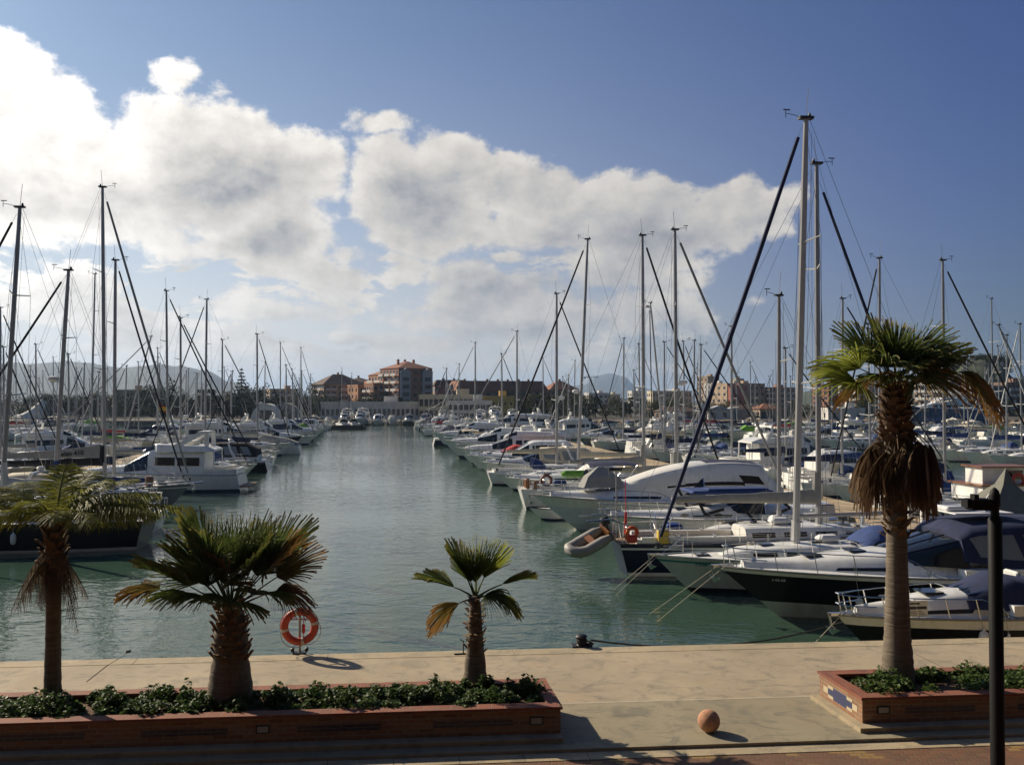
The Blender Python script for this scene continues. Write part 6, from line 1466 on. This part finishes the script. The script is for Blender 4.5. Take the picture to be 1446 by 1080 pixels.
# ------------------------------------------------------------------ far shore
GRASS = mat('shore_ground', (.06, .055, .04), .95, var=.3, vscale=.05)
STONE = mat('riprap_stone', (.22, .17, .12), .95, var=.45, vscale=1.2, bump=1, bscale=3)
SHY = 246.0
mb = MB(); mb.add([(-2500, SHY + 2, .9), (2500, SHY + 2, .9), (9000, 9500, 1.5), (-9000, 9500, 1.5)], [(0, 1, 2, 3)]); tag(mb.build('ground', GRASS), kind='structure')
mb = MB(); mb.box(-400, SHY, -1, AT(760, 600, SHY).x, SHY + 6, 1.0); tag(mb.build('far_quay', mat('old_quay_concrete', (.13, .11, .085), .9, var=.35, vscale=.3)), kind='structure')
mb = MB(); rs = random.Random(4); xa = AT(760, 600, SHY).x; n = 240; g = []
for i in range(n + 1):
    for j, (dy, z) in enumerate(((-3.5, -.8), (-2.2, .1), (-1.0, .7), (.2, 1.15), (2.5, 1.2))): g.append((xa + i * 1.3, SHY + dy + rs.uniform(-.5, .5), z + rs.uniform(-.25, .25)))
mb.add(g, [(i*5+j, (i+1)*5+j, (i+1)*5+j+1, i*5+j+1) for i in range(n) for j in range(4)]); tag(mb.build('stone_embankment', STONE), kind='structure')

def hill(name, ridge, Y, depth, m, seed, rough=.12, rows=16, step=4):
    rs = random.Random(seed); xs = []; px = ridge[0][0]
    from mathutils import noise as mn
    cols = []
    while px <= ridge[-1][0]:
        for (a, ya), (b_, yb) in zip(ridge, ridge[1:]):
            if a <= px <= b_: q = (px - a) / (b_ - a); q = q * q * (3 - 2 * q); py = lerp(ya, yb, q); break
        cols.append((px, py)); px += step
    g = []
    for (px, py) in cols:
        top = AT(px, py, Y)
        for j in range(rows):
            q = j / (rows - 1); yy = Y + (q - .6) * depth; prof = math.sin(math.pi * min(1, q / .6) / 2) ** 1.2 if q < .6 else math.cos(math.pi / 2 * (q - .6) / .4)
            nz = mn.fractal(Vector((px * .02, q * 3, seed)), 1.0, 2.0, 5) * rough * (1 if q < .58 else .4)
            k = 1 + nz * (abs(q - .6) > .01)
            g.append((top.x * yy / Y, yy, max(-2, (top.z) * prof * k)))
    nc = len(cols); fs = [(i*rows+j, (i+1)*rows+j, (i+1)*rows+j+1, i*rows+j+1) for i in range(nc-1) for j in range(rows-1)]
    mb = MB(); mb.add(g, fs); o = mb.build(name, m, smooth=True); tag(o, kind='structure'); return o
HM = mat('far_hillside', (.06, .065, .05), .95, var=.45, vscale=.004)
HM2 = mat('wooded_hillside', (.045, .06, .03), .95, var=.4, vscale=.05)
hill('hills', [(-700, 535), (-400, 520), (-150, 522), (-40, 517), (30, 514), (90, 511), (140, 515), (170, 519), (215, 516), (250, 518), (290, 523), (330, 541), (370, 553), (450, 560)], 4200, 2200, HM, 3)
hill('hills', [(740, 561), (790, 548), (825, 543), (845, 530), (862, 527), (880, 531), (900, 546), (940, 556), (980, 560)], 8200, 2400, HM, 5)
hill('hills', [(1100, 560), (1170, 548), (1230, 538), (1280, 534), (1340, 545), (1600, 540), (1900, 560)], 1500, 700, HM2, 9, step=6)
hill('hills', [(1318, 562), (1340, 530), (1362, 508), (1385, 505), (1410, 514), (1435, 535), (1475, 556), (1530, 566)], 420, 160, HM2, 13, .06, step=3)

def wallmat(n, c, v=.1): return mat(n, c, .85, var=v, vscale=.35, dirt=tuple(x * .55 for x in c))
WB = wallmat('brick_facade', (.36, .17, .10)); WT = wallmat('tan_facade', (.46, .34, .23)); WW = wallmat('white_facade', (.62, .60, .56)); WG = wallmat('pale_grey_facade', (.36, .39, .41))
WO = wallmat('orange_facade', (.50, .25, .13)); WC = wallmat('cream_facade', (.58, .51, .37)); WR = wallmat('red_facade', (.45, .13, .09)); WY = wallmat('yellow_facade', (.62, .44, .14)); WD = wallmat('brown_facade', (.22, .14, .10))
RT_ = mat('terracotta_roof', (.26, .11, .065), .9, var=.25, vscale=1.5, bump=1, bscale=4); RD = mat('dark_brown_roof', (.10, .065, .05), .9, var=.25, vscale=1.5, bump=1, bscale=4)
GW = mat('window_glass', (.03, .04, .05), .12); SHT = mat('white_shutter', (.6, .58, .54), .6)
def building(name, label, pxc, Y, w, d, h, wall, roof='flat', yaw=0.0, floors=4, nf=6, ns=4, roofm=None, rh=3.0, balc='none', ww=.55, wh=.5, zb=1.0, glassm=None, chim=0, grp=None, cat='building', band=False, over=.5, towers=(), oneband=False):
    c = AT(pxc, 560, Y); rt = root(name, (c.x, Y, zb), R(yaw), label, cat, grp)
    mb = MB(); mb.box(-w/2, -d/2, 0, w/2, d/2, h); mb.build('wall', wall, rt)
    rm = roofm or RT_
    mb = MB()
    if roof == 'hip':
        a, b_ = w/2 + over, d/2 + over; k = min(a, b_) * .95
        rx, ry = (a - k, 0.01) if a > b_ else (0.01, b_ - k)
        mb.add([(-a,-b_,h), (a,-b_,h), (a,b_,h), (-a,b_,h), (-rx,-ry,h+rh), (rx,-ry,h+rh), (rx,ry,h+rh), (-rx,ry,h+rh)], [(0,1,5,4), (1,2,6,5), (2,3,7,6), (3,0,4,7), (4,5,6,7), (3,2,1,0)])
    elif roof == 'gable':
        a, b_ = w/2 + over, d/2 + over
        mb.add([(-a,-b_,h), (a,-b_,h), (a,b_,h), (-a,b_,h), (-a,0,h+rh), (a,0,h+rh)], [(0,1,5,4), (2,3,4,5), (1,2,5), (3,0,4), (3,2,1,0)])
    elif roof == 'gablef':
        a, b_ = w/2 + over, d/2 + over
        mb.add([(-a,-b_,h), (a,-b_,h), (a,b_,h), (-a,b_,h), (0,-b_,h+rh), (0,b_,h+rh)], [(1,2,5,4), (3,0,4,5), (0,1,4), (2,3,5), (3,2,1,0)])
    elif roof == 'mansard':
        a, b_ = w/2 + over, d/2 + over; k = rh * .55
        mb.add([(-a,-b_,h), (a,-b_,h), (a,b_,h), (-a,b_,h), (-a+k,-b_+k,h+rh), (a-k,-b_+k,h+rh), (a-k,b_-k,h+rh), (-a+k,b_-k,h+rh)], [(0,1,5,4), (1,2,6,5), (2,3,7,6), (3,0,4,7), (4,5,6,7), (3,2,1,0)])
    else:
        p_ = .5
        mb.box(-w/2 - .1, -d/2 - .1, h, w/2 + .1, d/2 + .1, h + .25); mb.box(-w/2 - .1, -d/2 - .1, h + .25, w/2 + .1, -d/2 + .2, h + .25 + p_); mb.box(-w/2 - .1, -d/2 + .2, h + .25, -w/2 + .2, d/2 + .1, h + .25 + p_)
        mb.box(w*.1, -d*.1, h + .25, w*.1 + min(4, w*.2), d*.2, h + 2.4)
    ro = mb.build('roof', rm if roof != 'flat' else wall, rt)
    for k in range(chim):
        x = lerp(-w*.35, w*.35, (k + .5) / chim); mb = MB(); mb.box(x - .45, -.4 + (k % 2), h + rh*.4, x + .45, .4 + (k % 2), h + rh + .9); mb.build('chimney', wall, ro)
    fh = h / floors; cnt = 0
    for f in range(floors):
        z0 = f * fh + fh * (1 - wh) * .45; z1 = z0 + fh * wh
        for i in range(nf):
            x = lerp(-w/2, w/2, (i + .5) / nf); q = w / nf * ww / 2
            if cnt < 95:
                mb = MB(); mb.box(x - q, -d/2 - .03, z0, x + q, -d/2 + .05, z1); mb.build('window', glassm or GW, rt); cnt += 1
        for i in range(ns):
            y = lerp(-d/2, d/2, (i + .5) / ns); q = d / ns * ww / 2
            if cnt < 95:
                mb = MB(); mb.box(-w/2 - .03, y - q, z0, -w/2 + .05, y + q, z1); mb.build('window', glassm or GW, rt); cnt += 1
        if f and balc in ('side', 'both'):
            mb = MB()
            for i in range(max(1, ns // 2)):
                y = lerp(-d/2, d/2, (i + .5) / max(1, ns // 2)); q = d / max(1, ns // 2) * .36
                mb.box(-w/2 - 1.3, y - q, f*fh - .12, -w/2, y + q, f*fh + .05); mb.box(-w/2 - 1.3, y - q, f*fh + .05, -w/2 - 1.18, y + q, f*fh + .95)
            mb.build('balcony', SHT if wall != WW else WT, rt)
        if f and balc in ('front', 'both'):
            mb = MB()
            for i in range(max(1, nf // 2)):
                x = lerp(-w/2, w/2, (i + .5) / max(1, nf // 2)); q = w / max(1, nf // 2) * .38
                mb.box(x - q, -d/2 - 1.3, f*fh - .12, x + q, -d/2, f*fh + .05); mb.box(x - q, -d/2 - 1.3, f*fh + .05, x + q, -d/2 - 1.18, f*fh + .95)
            mb.build('balcony', SHT if wall != WW else WT, rt)
    for (x, tw_, pr, th, tm, trf) in towers:
        mb = MB(); mb.box(x - tw_/2, -d/2 - pr, 0, x + tw_/2, -d/2, th)
        t_ = mb.build('bay_tower', tm, rt); mb = MB(); a = tw_/2 + .3
        mb.add([(x-a, -d/2-pr-.3, th), (x+a, -d/2-pr-.3, th), (x+a, -d/2+2, th), (x-a, -d/2+2, th), (x, -d/2-pr-.3, th+trf), (x, -d/2+2, th+trf)], [(1,2,5,4), (3,0,4,5), (0,1,4), (2,3,5), (3,2,1,0)]); mb.build('tower_roof', tm if trf < 2 else RT_, t_)
        for f in range(int(th / fh)):
            mb = MB(); mb.box(x - tw_*.32, -d/2 - pr - .04, f*fh + fh*.3, x + tw_*.32, -d/2 - pr + .05, f*fh + fh*.8); mb.build('window', GW, t_)
    return rt
yw = 33
building('apartment_block', 'tall brick and pale grey apartment block with stepped terracotta roofs, highest on the far shore', 573, 380, 16, 19, 19.5, WB, 'hip', yw, 6, 5, 6, RT_, 3.2, 'side', chim=3, towers=((-5.2, 4.6, 1.4, 17.8, WG, 1.6), (5.2, 4.6, 1.4, 17.8, WG, 1.6)), over=.3)
building('apartment_block', 'lower stepped brick wing with balconies joined left of the tallest block', 545, 388, 10, 16, 17.0, WO, 'hip', yw, 5, 3, 5, RT_, 2.2, 'side', chim=1, over=.3)
building('apartment_block', 'orange wing with white balconies at the left foot of the tallest block', 531, 384, 7, 10, 12.5, WB, 'flat', yw, 4, 3, 4, balc='side')
building('apartment_block', 'plain orange-brown block between the hipped block and the brick wing', 514, 395, 11, 12, 12.0, WO, 'flat', yw, 4, 3, 3, balc='none', ww=.3)
building('apartment_block', 'wide beige block with a dark pyramid roof, left of the brick buildings', 477, 410, 20, 16, 13.0, WT, 'hip', yw, 5, 6, 5, RD, 5.0, 'both', chim=1, over=.8)
building('apartment_block', 'long low block with dark hipped roof behind the beige block', 506, 450, 14, 14, 15.0, WD, 'hip', yw, 4, 4, 3, RD, 2.6, chim=1)
building('apartment_block', 'dark brown block directly right of the tallest block', 634, 400, 14, 12, 12.5, WD, 'mansard', 10, 4, 5, 3, RD, 2.5, chim=2)
building('apartment_block', 'long brown block with terracotta mansard roof and white balconies at its left end', 672, 372, 22, 14, 9.8, WD, 'mansard', 22, 3, 7, 4, RT_, 4.2, 'side', chim=3)
building('apartment_block', 'brown mansard-roofed block right of the terracotta one, over the yellow building', 725, 385, 27, 14, 10.2, WD, 'mansard', 14, 3, 9, 4, RT_, 4.0, chim=4)
building('apartment_block', 'dark hip-roofed block at the right end of the brown row, behind the masts', 790, 395, 14, 12, 10.5, WD, 'hip', 20, 3, 4, 3, RT_, 4.0, chim=1)
building('apartment_block', 'small beige block with balconies above the trees left of the white tents', 398, 420, 13, 11, 10.5, WT, 'flat', 25, 4, 4, 3, balc='both')
building('apartment_block', 'grey-beige block with balconies among the trees at the far left', 186, 330, 12, 10, 9.0, WT, 'flat', 20, 3, 4, 3, balc='both')
# port buildings
building('port_building', 'long low white port building with a band of dark windows', 528, 268, 31, 9, 4.6, WW, 'flat', 4, 1, 22, 2, ww=.62, wh=.42)
building('port_building', 'two-storey harbour club with cream cornice, tall glass upper floor and white frames', 636, 264, 19, 10, 6.8, WC, 'flat', 6, 2, 13, 3, ww=.74, wh=.62)
rt = building('port_building', 'flat dark-glazed building with white columns right of the harbour club', 662, 258, 13, 8, 5.0, WW, 'flat', 4, 2, 8, 2, ww=.8, wh=.6)
building('port_building', 'yellow low building with a white canopy behind the right row of boats', 700, 275, 11, 7, 6.4, WY, 'flat', 5, 2, 6, 2, ww=.3, wh=.25)
def awning(px, Y, label, s=1.0):
    c = AT(px, 575, Y); rt = root('sail_awning', (c.x, Y, 1.0), R(8), label, 'awning')
    mb = MB(); mb.tube([(2.2*s, 0, 0), (2.2*s, 0, 5.6*s)], .06, 6); mb.build('pole', M['aluw'], rt)
    mb = MB(); top = Vector((2.2*s, 0, 5.5*s)); rows = []
    for i in range(9):
        q = i / 8; x = lerp(2.2, -2.6, q)*s; z = (3.6 + 1.9 * (1 - q) ** 2.2)*s; rows.append([(x, -.15 - 1.3*q*s, z - .3*q), (x, .15 + 1.3*q*s, z - .3*q)])
    mb.add([p for r_ in rows for p in r_], [(2*i, 2*i+1, 2*i+3, 2*i+2) for i in range(8)]); mb.build('awning_cloth', M['cwhite'], rt)
awning(614, 252, 'left one of two white pointed sail awnings on the harbour club terrace'); awning(629, 252, 'right one of two white pointed sail awnings on the harbour club terrace')
awning(688, 268, 'white canopy before the yellow building', .8)
def tent(px, Y, w, h, label, m='cwhite', peak=.5):
    c = AT(px, 575, Y); rt = root('tent', (c.x, Y, 1.0), R(10), label, 'tent'); mb = MB(); rings = []
    for i in range(13):
        q = i / 12; x = lerp(-w/2, w/2, q); hh = h * (1 - abs(q - peak) / max(peak, 1 - peak)) ** 1.7 + 1.2 if peak < 2 else h
        rings.append([(x, 3 * math.cos(math.pi * j / 8), .2 + hh * math.sin(math.pi * j / 8)) for j in range(9)])
    mb.rings(rings, closed=False, caps=False); mb.build('tent_cloth', M[m], rt, smooth=True)
    mb = MB(); xp = lerp(-w/2, w/2, min(peak, 1)); mb.tube([(xp, 0, 0), (xp, 0, h + 1.5)], .07, 6); mb.build('tent_pole', M['aluw'], rt)
tent(45, 262, 8.5, 5.0, 'white swooping peaked tent on the far left shore', 'cwhite', .85)
def hangar(px, Y, w, h, label, m):
    c = AT(px, 575, Y); rt = root('hangar', (c.x, Y, 1.0), R(10), label, 'hangar'); mb = MB(); rings = []
    for i in range(2):
        rings.append([(w/2 * math.cos(math.pi * j / 14), -3 + 9 * i, h * math.sin(math.pi * j / 14)) for j in range(15)])
    mb.rings(rings, closed=False, caps=False); mb.add(rings[0], [tuple(range(15))]); mb.build('shell', m, rt, smooth=False)
    mb = MB(); mb.box(-w*.2, -3.06, 0, w*.2, -3.0, h*.6); mb.build('door', GW, rt)
hangar(377, 256, 8.5, 4.8, 'white round-topped hangar left of two, behind the left boats', M['cwhite']); hangar(402, 262, 10, 5.0, 'grey round-topped hangar beside the white one', M['cgrey'])
# right-hand town
building('apartment_block', 'large tan block with recessed red centre above the trees on the right', 1042, 520, 27, 16, 15, WT, 'flat', 22, 4, 7, 3, ww=.4, wh=.4)
building('apartment_block', 'small square red block set in the tan building', 1040, 508, 10, 6, 13.2, WR, 'flat', 22, 4, 3, 2, ww=.35, wh=.4)
building('tower_block', 'slim beige tower rising behind the tan and red block', 1000, 620, 11, 11, 22, WT, 'flat', 30, 7, 3, 3, ww=.35, wh=.4)
building('apartment_block', 'white stepped block between the beige tower and the tan block', 1012, 560, 12, 10, 16, WW, 'flat', 20, 5, 4, 3)
building('apartment_block', 'low brown block at the right of the tan building', 1092, 540, 22, 14, 13, WB, 'flat', 18, 4, 6, 3, balc='front')
building('apartment_block', 'pale cube tower top behind the tan block', 1041, 640, 7, 7, 21, WC, 'flat', 25, 5, 2, 2)
building('apartment_block', 'long pale cream block above the dark trees in the middle right', 945, 560, 26, 12, 11, WC, 'flat', 8, 3, 12, 3)
building('apartment_block', 'small white house group left of the long cream block', 898, 600, 9, 8, 11.5, WW, 'flat', 15, 3, 3, 2)
building('apartment_block', 'white block low above the trees, left of the mid-right masts', 842, 590, 14, 9, 10, WW, 'flat', 15, 3, 4, 2)
building('apartment_block', 'small pale block under the blue mountain', 862, 640, 12, 9, 9.5, WC, 'flat', 12, 3, 4, 2)
building('tower_block', 'tan tower just left of the tall palm crown', 1170, 480, 12, 12, 14, WB, 'flat', 25, 5, 4, 3, balc='front')
building('tower_block', 'tan balconied tower behind the tall palm, left half', 1215, 400, 15, 12, 14.5, WT, 'flat', 28, 5, 4, 4, balc='side')
building('tower_block', 'tan balconied tower behind the tall palm, right half', 1325, 360, 12, 14, 15, WT, 'flat', 28, 5, 3, 5, balc='side')
building('apartment_block', 'grey terraced apartment block under the wooded hill at the right edge', 1382, 330, 17, 12, 10.5, wallmat('grey_concrete_facade', (.15, .155, .16)), 'flat', 16, 5, 6, 3, balc='front', ww=.75)
building('apartment_block', 'shaded terraced block right of the grey one, under the hill', 1424, 345, 12, 12, 12, WD, 'flat', 10, 5, 4, 3, balc='front')
building('boat_shed', 'white gabled boat shed with dark door on the right shore', 1013, 262, 6.5, 6, 2.9, WW, 'gablef', -4, 1, 2, 1, WG, 1.3, ww=.35)
building('boat_shed', 'pale shed right of the gabled boat shed', 1032, 268, 5, 6, 2.4, WG, 'gablef', -4, 1, 2, 1, WG, 1.2, ww=.3)
building('boat_shed', 'grey low workshop behind the boat sheds', 1052, 275, 8, 6, 3, WG, 'gable', 6, 1, 3, 1, RD, 1.5, ww=.3)
building('villa', 'red-roofed house with arched porch on the right shore', 1082, 262, 7, 6, 3.2, WT, 'hip', 10, 1, 3, 2, RT_, 1.6, ww=.6)
building('boat_shed', 'long white wall-like store left of the tall palm trunk', 1190, 258, 11, 5, 2.8, WW, 'flat', 3, 1, 3, 1, ww=.2)
building('villa', 'low dark-roofed pavilion among the trees, middle right', 955, 266, 12, 6, 2.4, WD, 'hip', 6, 1, 5, 1, RD, 1.4)
building('villa', 'flat-roofed grey store left of the boat sheds', 985, 270, 7, 5, 2.6, WG, 'flat', 6, 1, 3, 1)

# ------------------------------------------------------------------ far trees
def tree_proto(name, kind, seed, m, nl=2600):
    rs = random.Random(seed); rt = root(name, (0, 0, 0))
    mb = MB(); mb.tube([(0, 0, 0), (.1, 0, 2.2), (0, .1, 4.2)], [.30, .22, .12], 7)
    if kind != 'conifer':
        for k in range(5):
            a = k * 1.3 + rs.random(); mb.tube([(.05, 0, 1.9 + .3*k), (1.3*math.cos(a), 1.3*math.sin(a), 3.4 + .45*k)], [.13, .05], 5)
    else: mb.tube([(0, .1, 4.1), (0, 0, 9.6)], [.13, .03], 6)
    mb.build('trunk', BOOT, rt)
    mb = MB(); cl = []
    if kind == 'round': cl = [(rs.gauss(0, 1.6), rs.gauss(0, 1.6), rs.uniform(.5, 6.5), rs.uniform(.7, 1.35)) for _ in range(38)]
    if kind == 'tall': cl = [(rs.gauss(0, .8), rs.gauss(0, .8), rs.uniform(1.6, 8.4), rs.uniform(.5, .95)) for _ in range(26)]
    if kind == 'umbrella': cl = [(rs.uniform(-3, 3), rs.uniform(-3, 3), 5.2 + rs.uniform(-.6, .9), rs.uniform(.7, 1.2)) for _ in range(26)]; cl = [(x, y, z - .10 * (x*x + y*y) + .5, r_) for x, y, z, r_ in cl]
    if kind == 'conifer':
        for k in range(11):
            z = 2.6 + k * .66; rr = 2.3 * (1 - k / 11.5)
            for j in range(9):
                a = j * .698 + k * .3
                for s_ in range(int(4 + rr * 5)):
                    q = rs.random() ** .7; cl.append((rr*q*math.cos(a), rr*q*math.sin(a), z - .10*q + rs.uniform(-.05, .05), .09))
        nl = len(cl) * 2
    for i in range(nl):
        x, y, z, r_ = cl[i % len(cl)] if kind == 'conifer' else cl[rs.randrange(len(cl))]
        v = Vector((rs.gauss(0, 1), rs.gauss(0, 1), rs.gauss(0, 1))).normalized() * r_ * rs.uniform(.6, 1.08); p_ = Vector((x, y, z)) + v * (1 if kind != 'conifer' else 1)
        s_ = rs.uniform(.13, .27) if kind != 'conifer' else rs.uniform(.10, .18); n_ = (v.normalized() + Vector((rs.gauss(0, .5), rs.gauss(0, .5), rs.gauss(0, .5)))).normalized(); t1 = n_.orthogonal().normalized(); t2 = n_.cross(t1)
        mb.add([p_ - t1*s_, p_ + t2*s_*.6, p_ + t1*s_, p_ - t2*s_*.6], [(0, 1, 2, 3)], 0, [rs.random()]*4)
    mb.build('crown', m, rt, attr=True); return rt
protos = [tree_proto('broadleaf_tree', 'round', 1, L_TREE), tree_proto('broadleaf_tree', 'round', 2, L_TREE2), tree_proto('tall_tree', 'tall', 3, L_TREE), tree_proto('umbrella_pine', 'umbrella', 4, L_TREE), tree_proto('broadleaf_tree', 'round', 5, L_TREE2), tree_proto('monkey_pine', 'conifer', 6, L_TREE)]
PH = [7.6, 7.6, 9.2, 6.8, 7.6, 9.8]
TREES = []   # (px, py_top, Y, kind)
rt_ = random.Random(77)
def band(x0, x1, ytop, Y0, Y1, step, kinds):
    x = x0
    while x < x1:
        TREES.append((x + rt_.uniform(-3, 3), ytop + rt_.uniform(-5, 5), rt_.uniform(Y0, Y1), rt_.choice(kinds))); x += step * rt_.uniform(.8, 1.2)
band(60, 480, 562, 300, 345, 13, [0, 1, 4]); band(70, 200, 553, 275, 320, 17, [0, 1, 4]); TREES += [(232, 533, 300, 0), (250, 545, 310, 0), (215, 545, 305, 4)]
band(262, 330, 548, 280, 310, 16, [0, 2]); TREES += [(341, 517, 300, 5), (352, 535, 290, 0), (366, 540, 292, 0), (330, 545, 300, 0)]
band(380, 470, 556, 280, 330, 15, [0, 2, 1]); TREES += [(435, 540, 340, 0), (452, 552, 330, 0), (515, 556, 330, 0), (522, 553, 335, 0), (600, 548, 355, 0), (566, 560, 350, 2), (580, 562, 345, 0), (543, 552, 345, 2)]
band(715, 830, 557, 275, 310, 14, [0, 1, 4]); band(828, 1010, 564, 280, 330, 13, [0, 1, 4, 2]); band(1020, 1180, 567, 285, 320, 15, [1, 4, 0]); band(1180, 1300, 562, 285, 320, 18, [0, 4])
band(1348, 1420, 501, 395, 420, 9, [0, 3, 0]); band(1350, 1450, 525, 370, 390, 13, [0, 3]); band(1395, 1450, 560, 300, 325, 14, [0, 2])
band(-20, 70, 560, 280, 320, 20, [0, 1]); band(470, 520, 566, 300, 320, 16, [0])
TREES.sort()
used = set()
KN = ['dark round-crowned tree', 'olive-green round-crowned tree', 'narrow dark tree', 'spreading umbrella pine', 'olive-green bushy tree', 'tall tiered conifer with level branches']
cntk = {}
for (px, py, Y, k) in TREES:
    zt_ = AT(px, py, Y).z; s_ = (zt_ - 1) / PH[k]
    zb_ = 1.0
    if 1340 < px and Y > 360: zb_ = max(1, AT(px, py, Y).z - 9.5); s_ = 9.5 / PH[k]
    o = protos[k] if k not in used else copy_tree(protos[k]); used.add(k)
    o.location = (AT(px, py, Y).x, Y, zb_); s_ = max(.5, s_); o.scale = (s_ * rt_.uniform(.9, 1.2), s_ * rt_.uniform(.9, 1.2), s_); o.rotation_euler[2] = rt_.uniform(0, 6.28)
    zone = 'on the far left shore' if px < 330 else 'left of the brick buildings' if px < 530 else 'before the brick buildings' if px < 700 else 'on the middle far shore' if px < 1010 else 'on the right far shore' if px < 1340 else 'on the wooded hill at the right edge'
    cntk[(k, zone)] = cntk.get((k, zone), 0) + 1
    tag(o, '%s %s, %s of its kind' % (KN[k], zone, ordn(cntk[(k, zone)])), 'tree', 'trees along the far shore')
for i, pr in enumerate(protos):
    if i not in used:
        for c_ in list(pr.children): bpy.data.objects.remove(c_)
        bpy.data.objects.remove(pr)
# lattice crane
p = AT(834, 575, 900); rt = root('tower_crane', (p.x, 900, 1), 0, 'tiny lattice tower crane under the clouds beside the blue mountain', 'crane')
H_ = AT(834, 534, 900).z; mb = MB()
for sx in (-1, 1):
    for sy in (-1, 1): mb.tube([(sx, sy, 0), (sx, sy, H_)], .16, 4)
for k in range(int(H_ / 2)): mb.tube([(-1, -1, 2*k), (1, -1, 2*k + 2)], .1, 3); mb.tube([(1, 1, 2*k), (-1, 1, 2*k + 2)], .1, 3)
mb.build('mast', M['cgrey'], rt)
mb = MB(); mb.tube([(-7, 0, H_), (8, 0, H_)], .35, 4); mb.tube([(-7, 0, H_), (0, 0, H_ + 3), (8, 0, H_)], .12, 3); mb.box(-7, -.6, H_ - 1.4, -5, .6, H_); mb.build('jib', M['cgrey'], rt)

# blue ferry-like ship at the right
c = AT(1340, 585, 238); rt = root('ship', (c.x, 244, 0), R(182), 'big dark blue ship with white upper decks and orange stripe behind the right palm', 'ship')
H = Hull(24, 6.5, 5.4, 3.9, rake=3.0, srake=-.5, tw=.9, pw=.6, flare=.7, vee=.08)
SB = mat('ship_blue_paint', (.02, .085, .20), .35, var=.1); H.build(rt, [SB, M['black']], [(.93, 0), (9, 1)], rail=(.08, 0)); H.deck(rt, M['deckw'])
Bd = Body([(-11, 2.5, 3.8, 5.0), (-10.6, 2.6, 3.8, 6.0), (2, 2.6, 4.0, 6.1), (4.5, 2.2, 4.2, 5.4), (7, 1.4, 4.5, 4.8)], k=.85, camber=.05); mb = MB(); Bd.mesh(mb); cb = mb.build('cabin', M['gel'], rt)
for i in range(7): Bd.patch(-10 + i*1.9, -8.7 + i*1.9, .3, .55, .03).build('window', M['glass'], cb)
mb = MB(); mb.box(-11.8, -2.7, 3.95, 8, 2.7, 4.15); mb.build('orange_stripe', mat('ship_orange', (.5, .22, .05), .5), rt)
Bd = Body([(-8, 1.8, 6.0, 7.0), (-7.6, 1.9, 6, 7.5), (-1, 1.9, 6.0, 7.5), (1.5, 1.4, 6, 6.4)], k=.85, camber=.05); mb = MB(); Bd.mesh(mb); mb.build('wheelhouse', M['gel'], rt)
mb = MB(); mb.tube([(-4, 0, 7.4), (-4, 0, 10.5)], .12, 6); mb.tube([(-4, -1, 9), (-4, 1, 9)], .06, 4); mb.build('mast', M['aluw'], rt)
for sgn, s_ in (('A', 0),):
    mb = MB()
    for (x0, z0, x1, z1) in ((-.6, 2.0, .0, 3.2), (.0, 3.2, .5, 2.0), (.8, 2.0, .8, 3.2), (.8, 3.2, 1.4, 3.0)): mb.tube([(x0 * -1 - 1, 3.22, z0), (x1 * -1 - 1, 3.22, z1)], .09, 4)
    mb.build('hull_emblem', M['navy'], rt)

# ------------------------------------------------------------------ haze
hm_ = bpy.data.materials.new('thin_haze'); hm_.use_nodes = True; nt = hm_.node_tree; nt.nodes.clear()
pv = nt.nodes.new('ShaderNodeVolumePrincipled'); pv.inputs['Color'].default_value = (.48, .68, 1.0, 1); pv.inputs['Density'].default_value = .0001; pv.inputs['Anisotropy'].default_value = .3
ou = nt.nodes.new('ShaderNodeOutputMaterial'); nt.links.new(pv.outputs[0], ou.inputs['Volume'])
mb = MB(); mb.box(-15500, -300, -3.5, 15500, 15500, 330); hz = mb.build('haze', hm_); tag(hz, 'thin pale haze over the harbour and the distant hills', 'haze', kind='stuff')
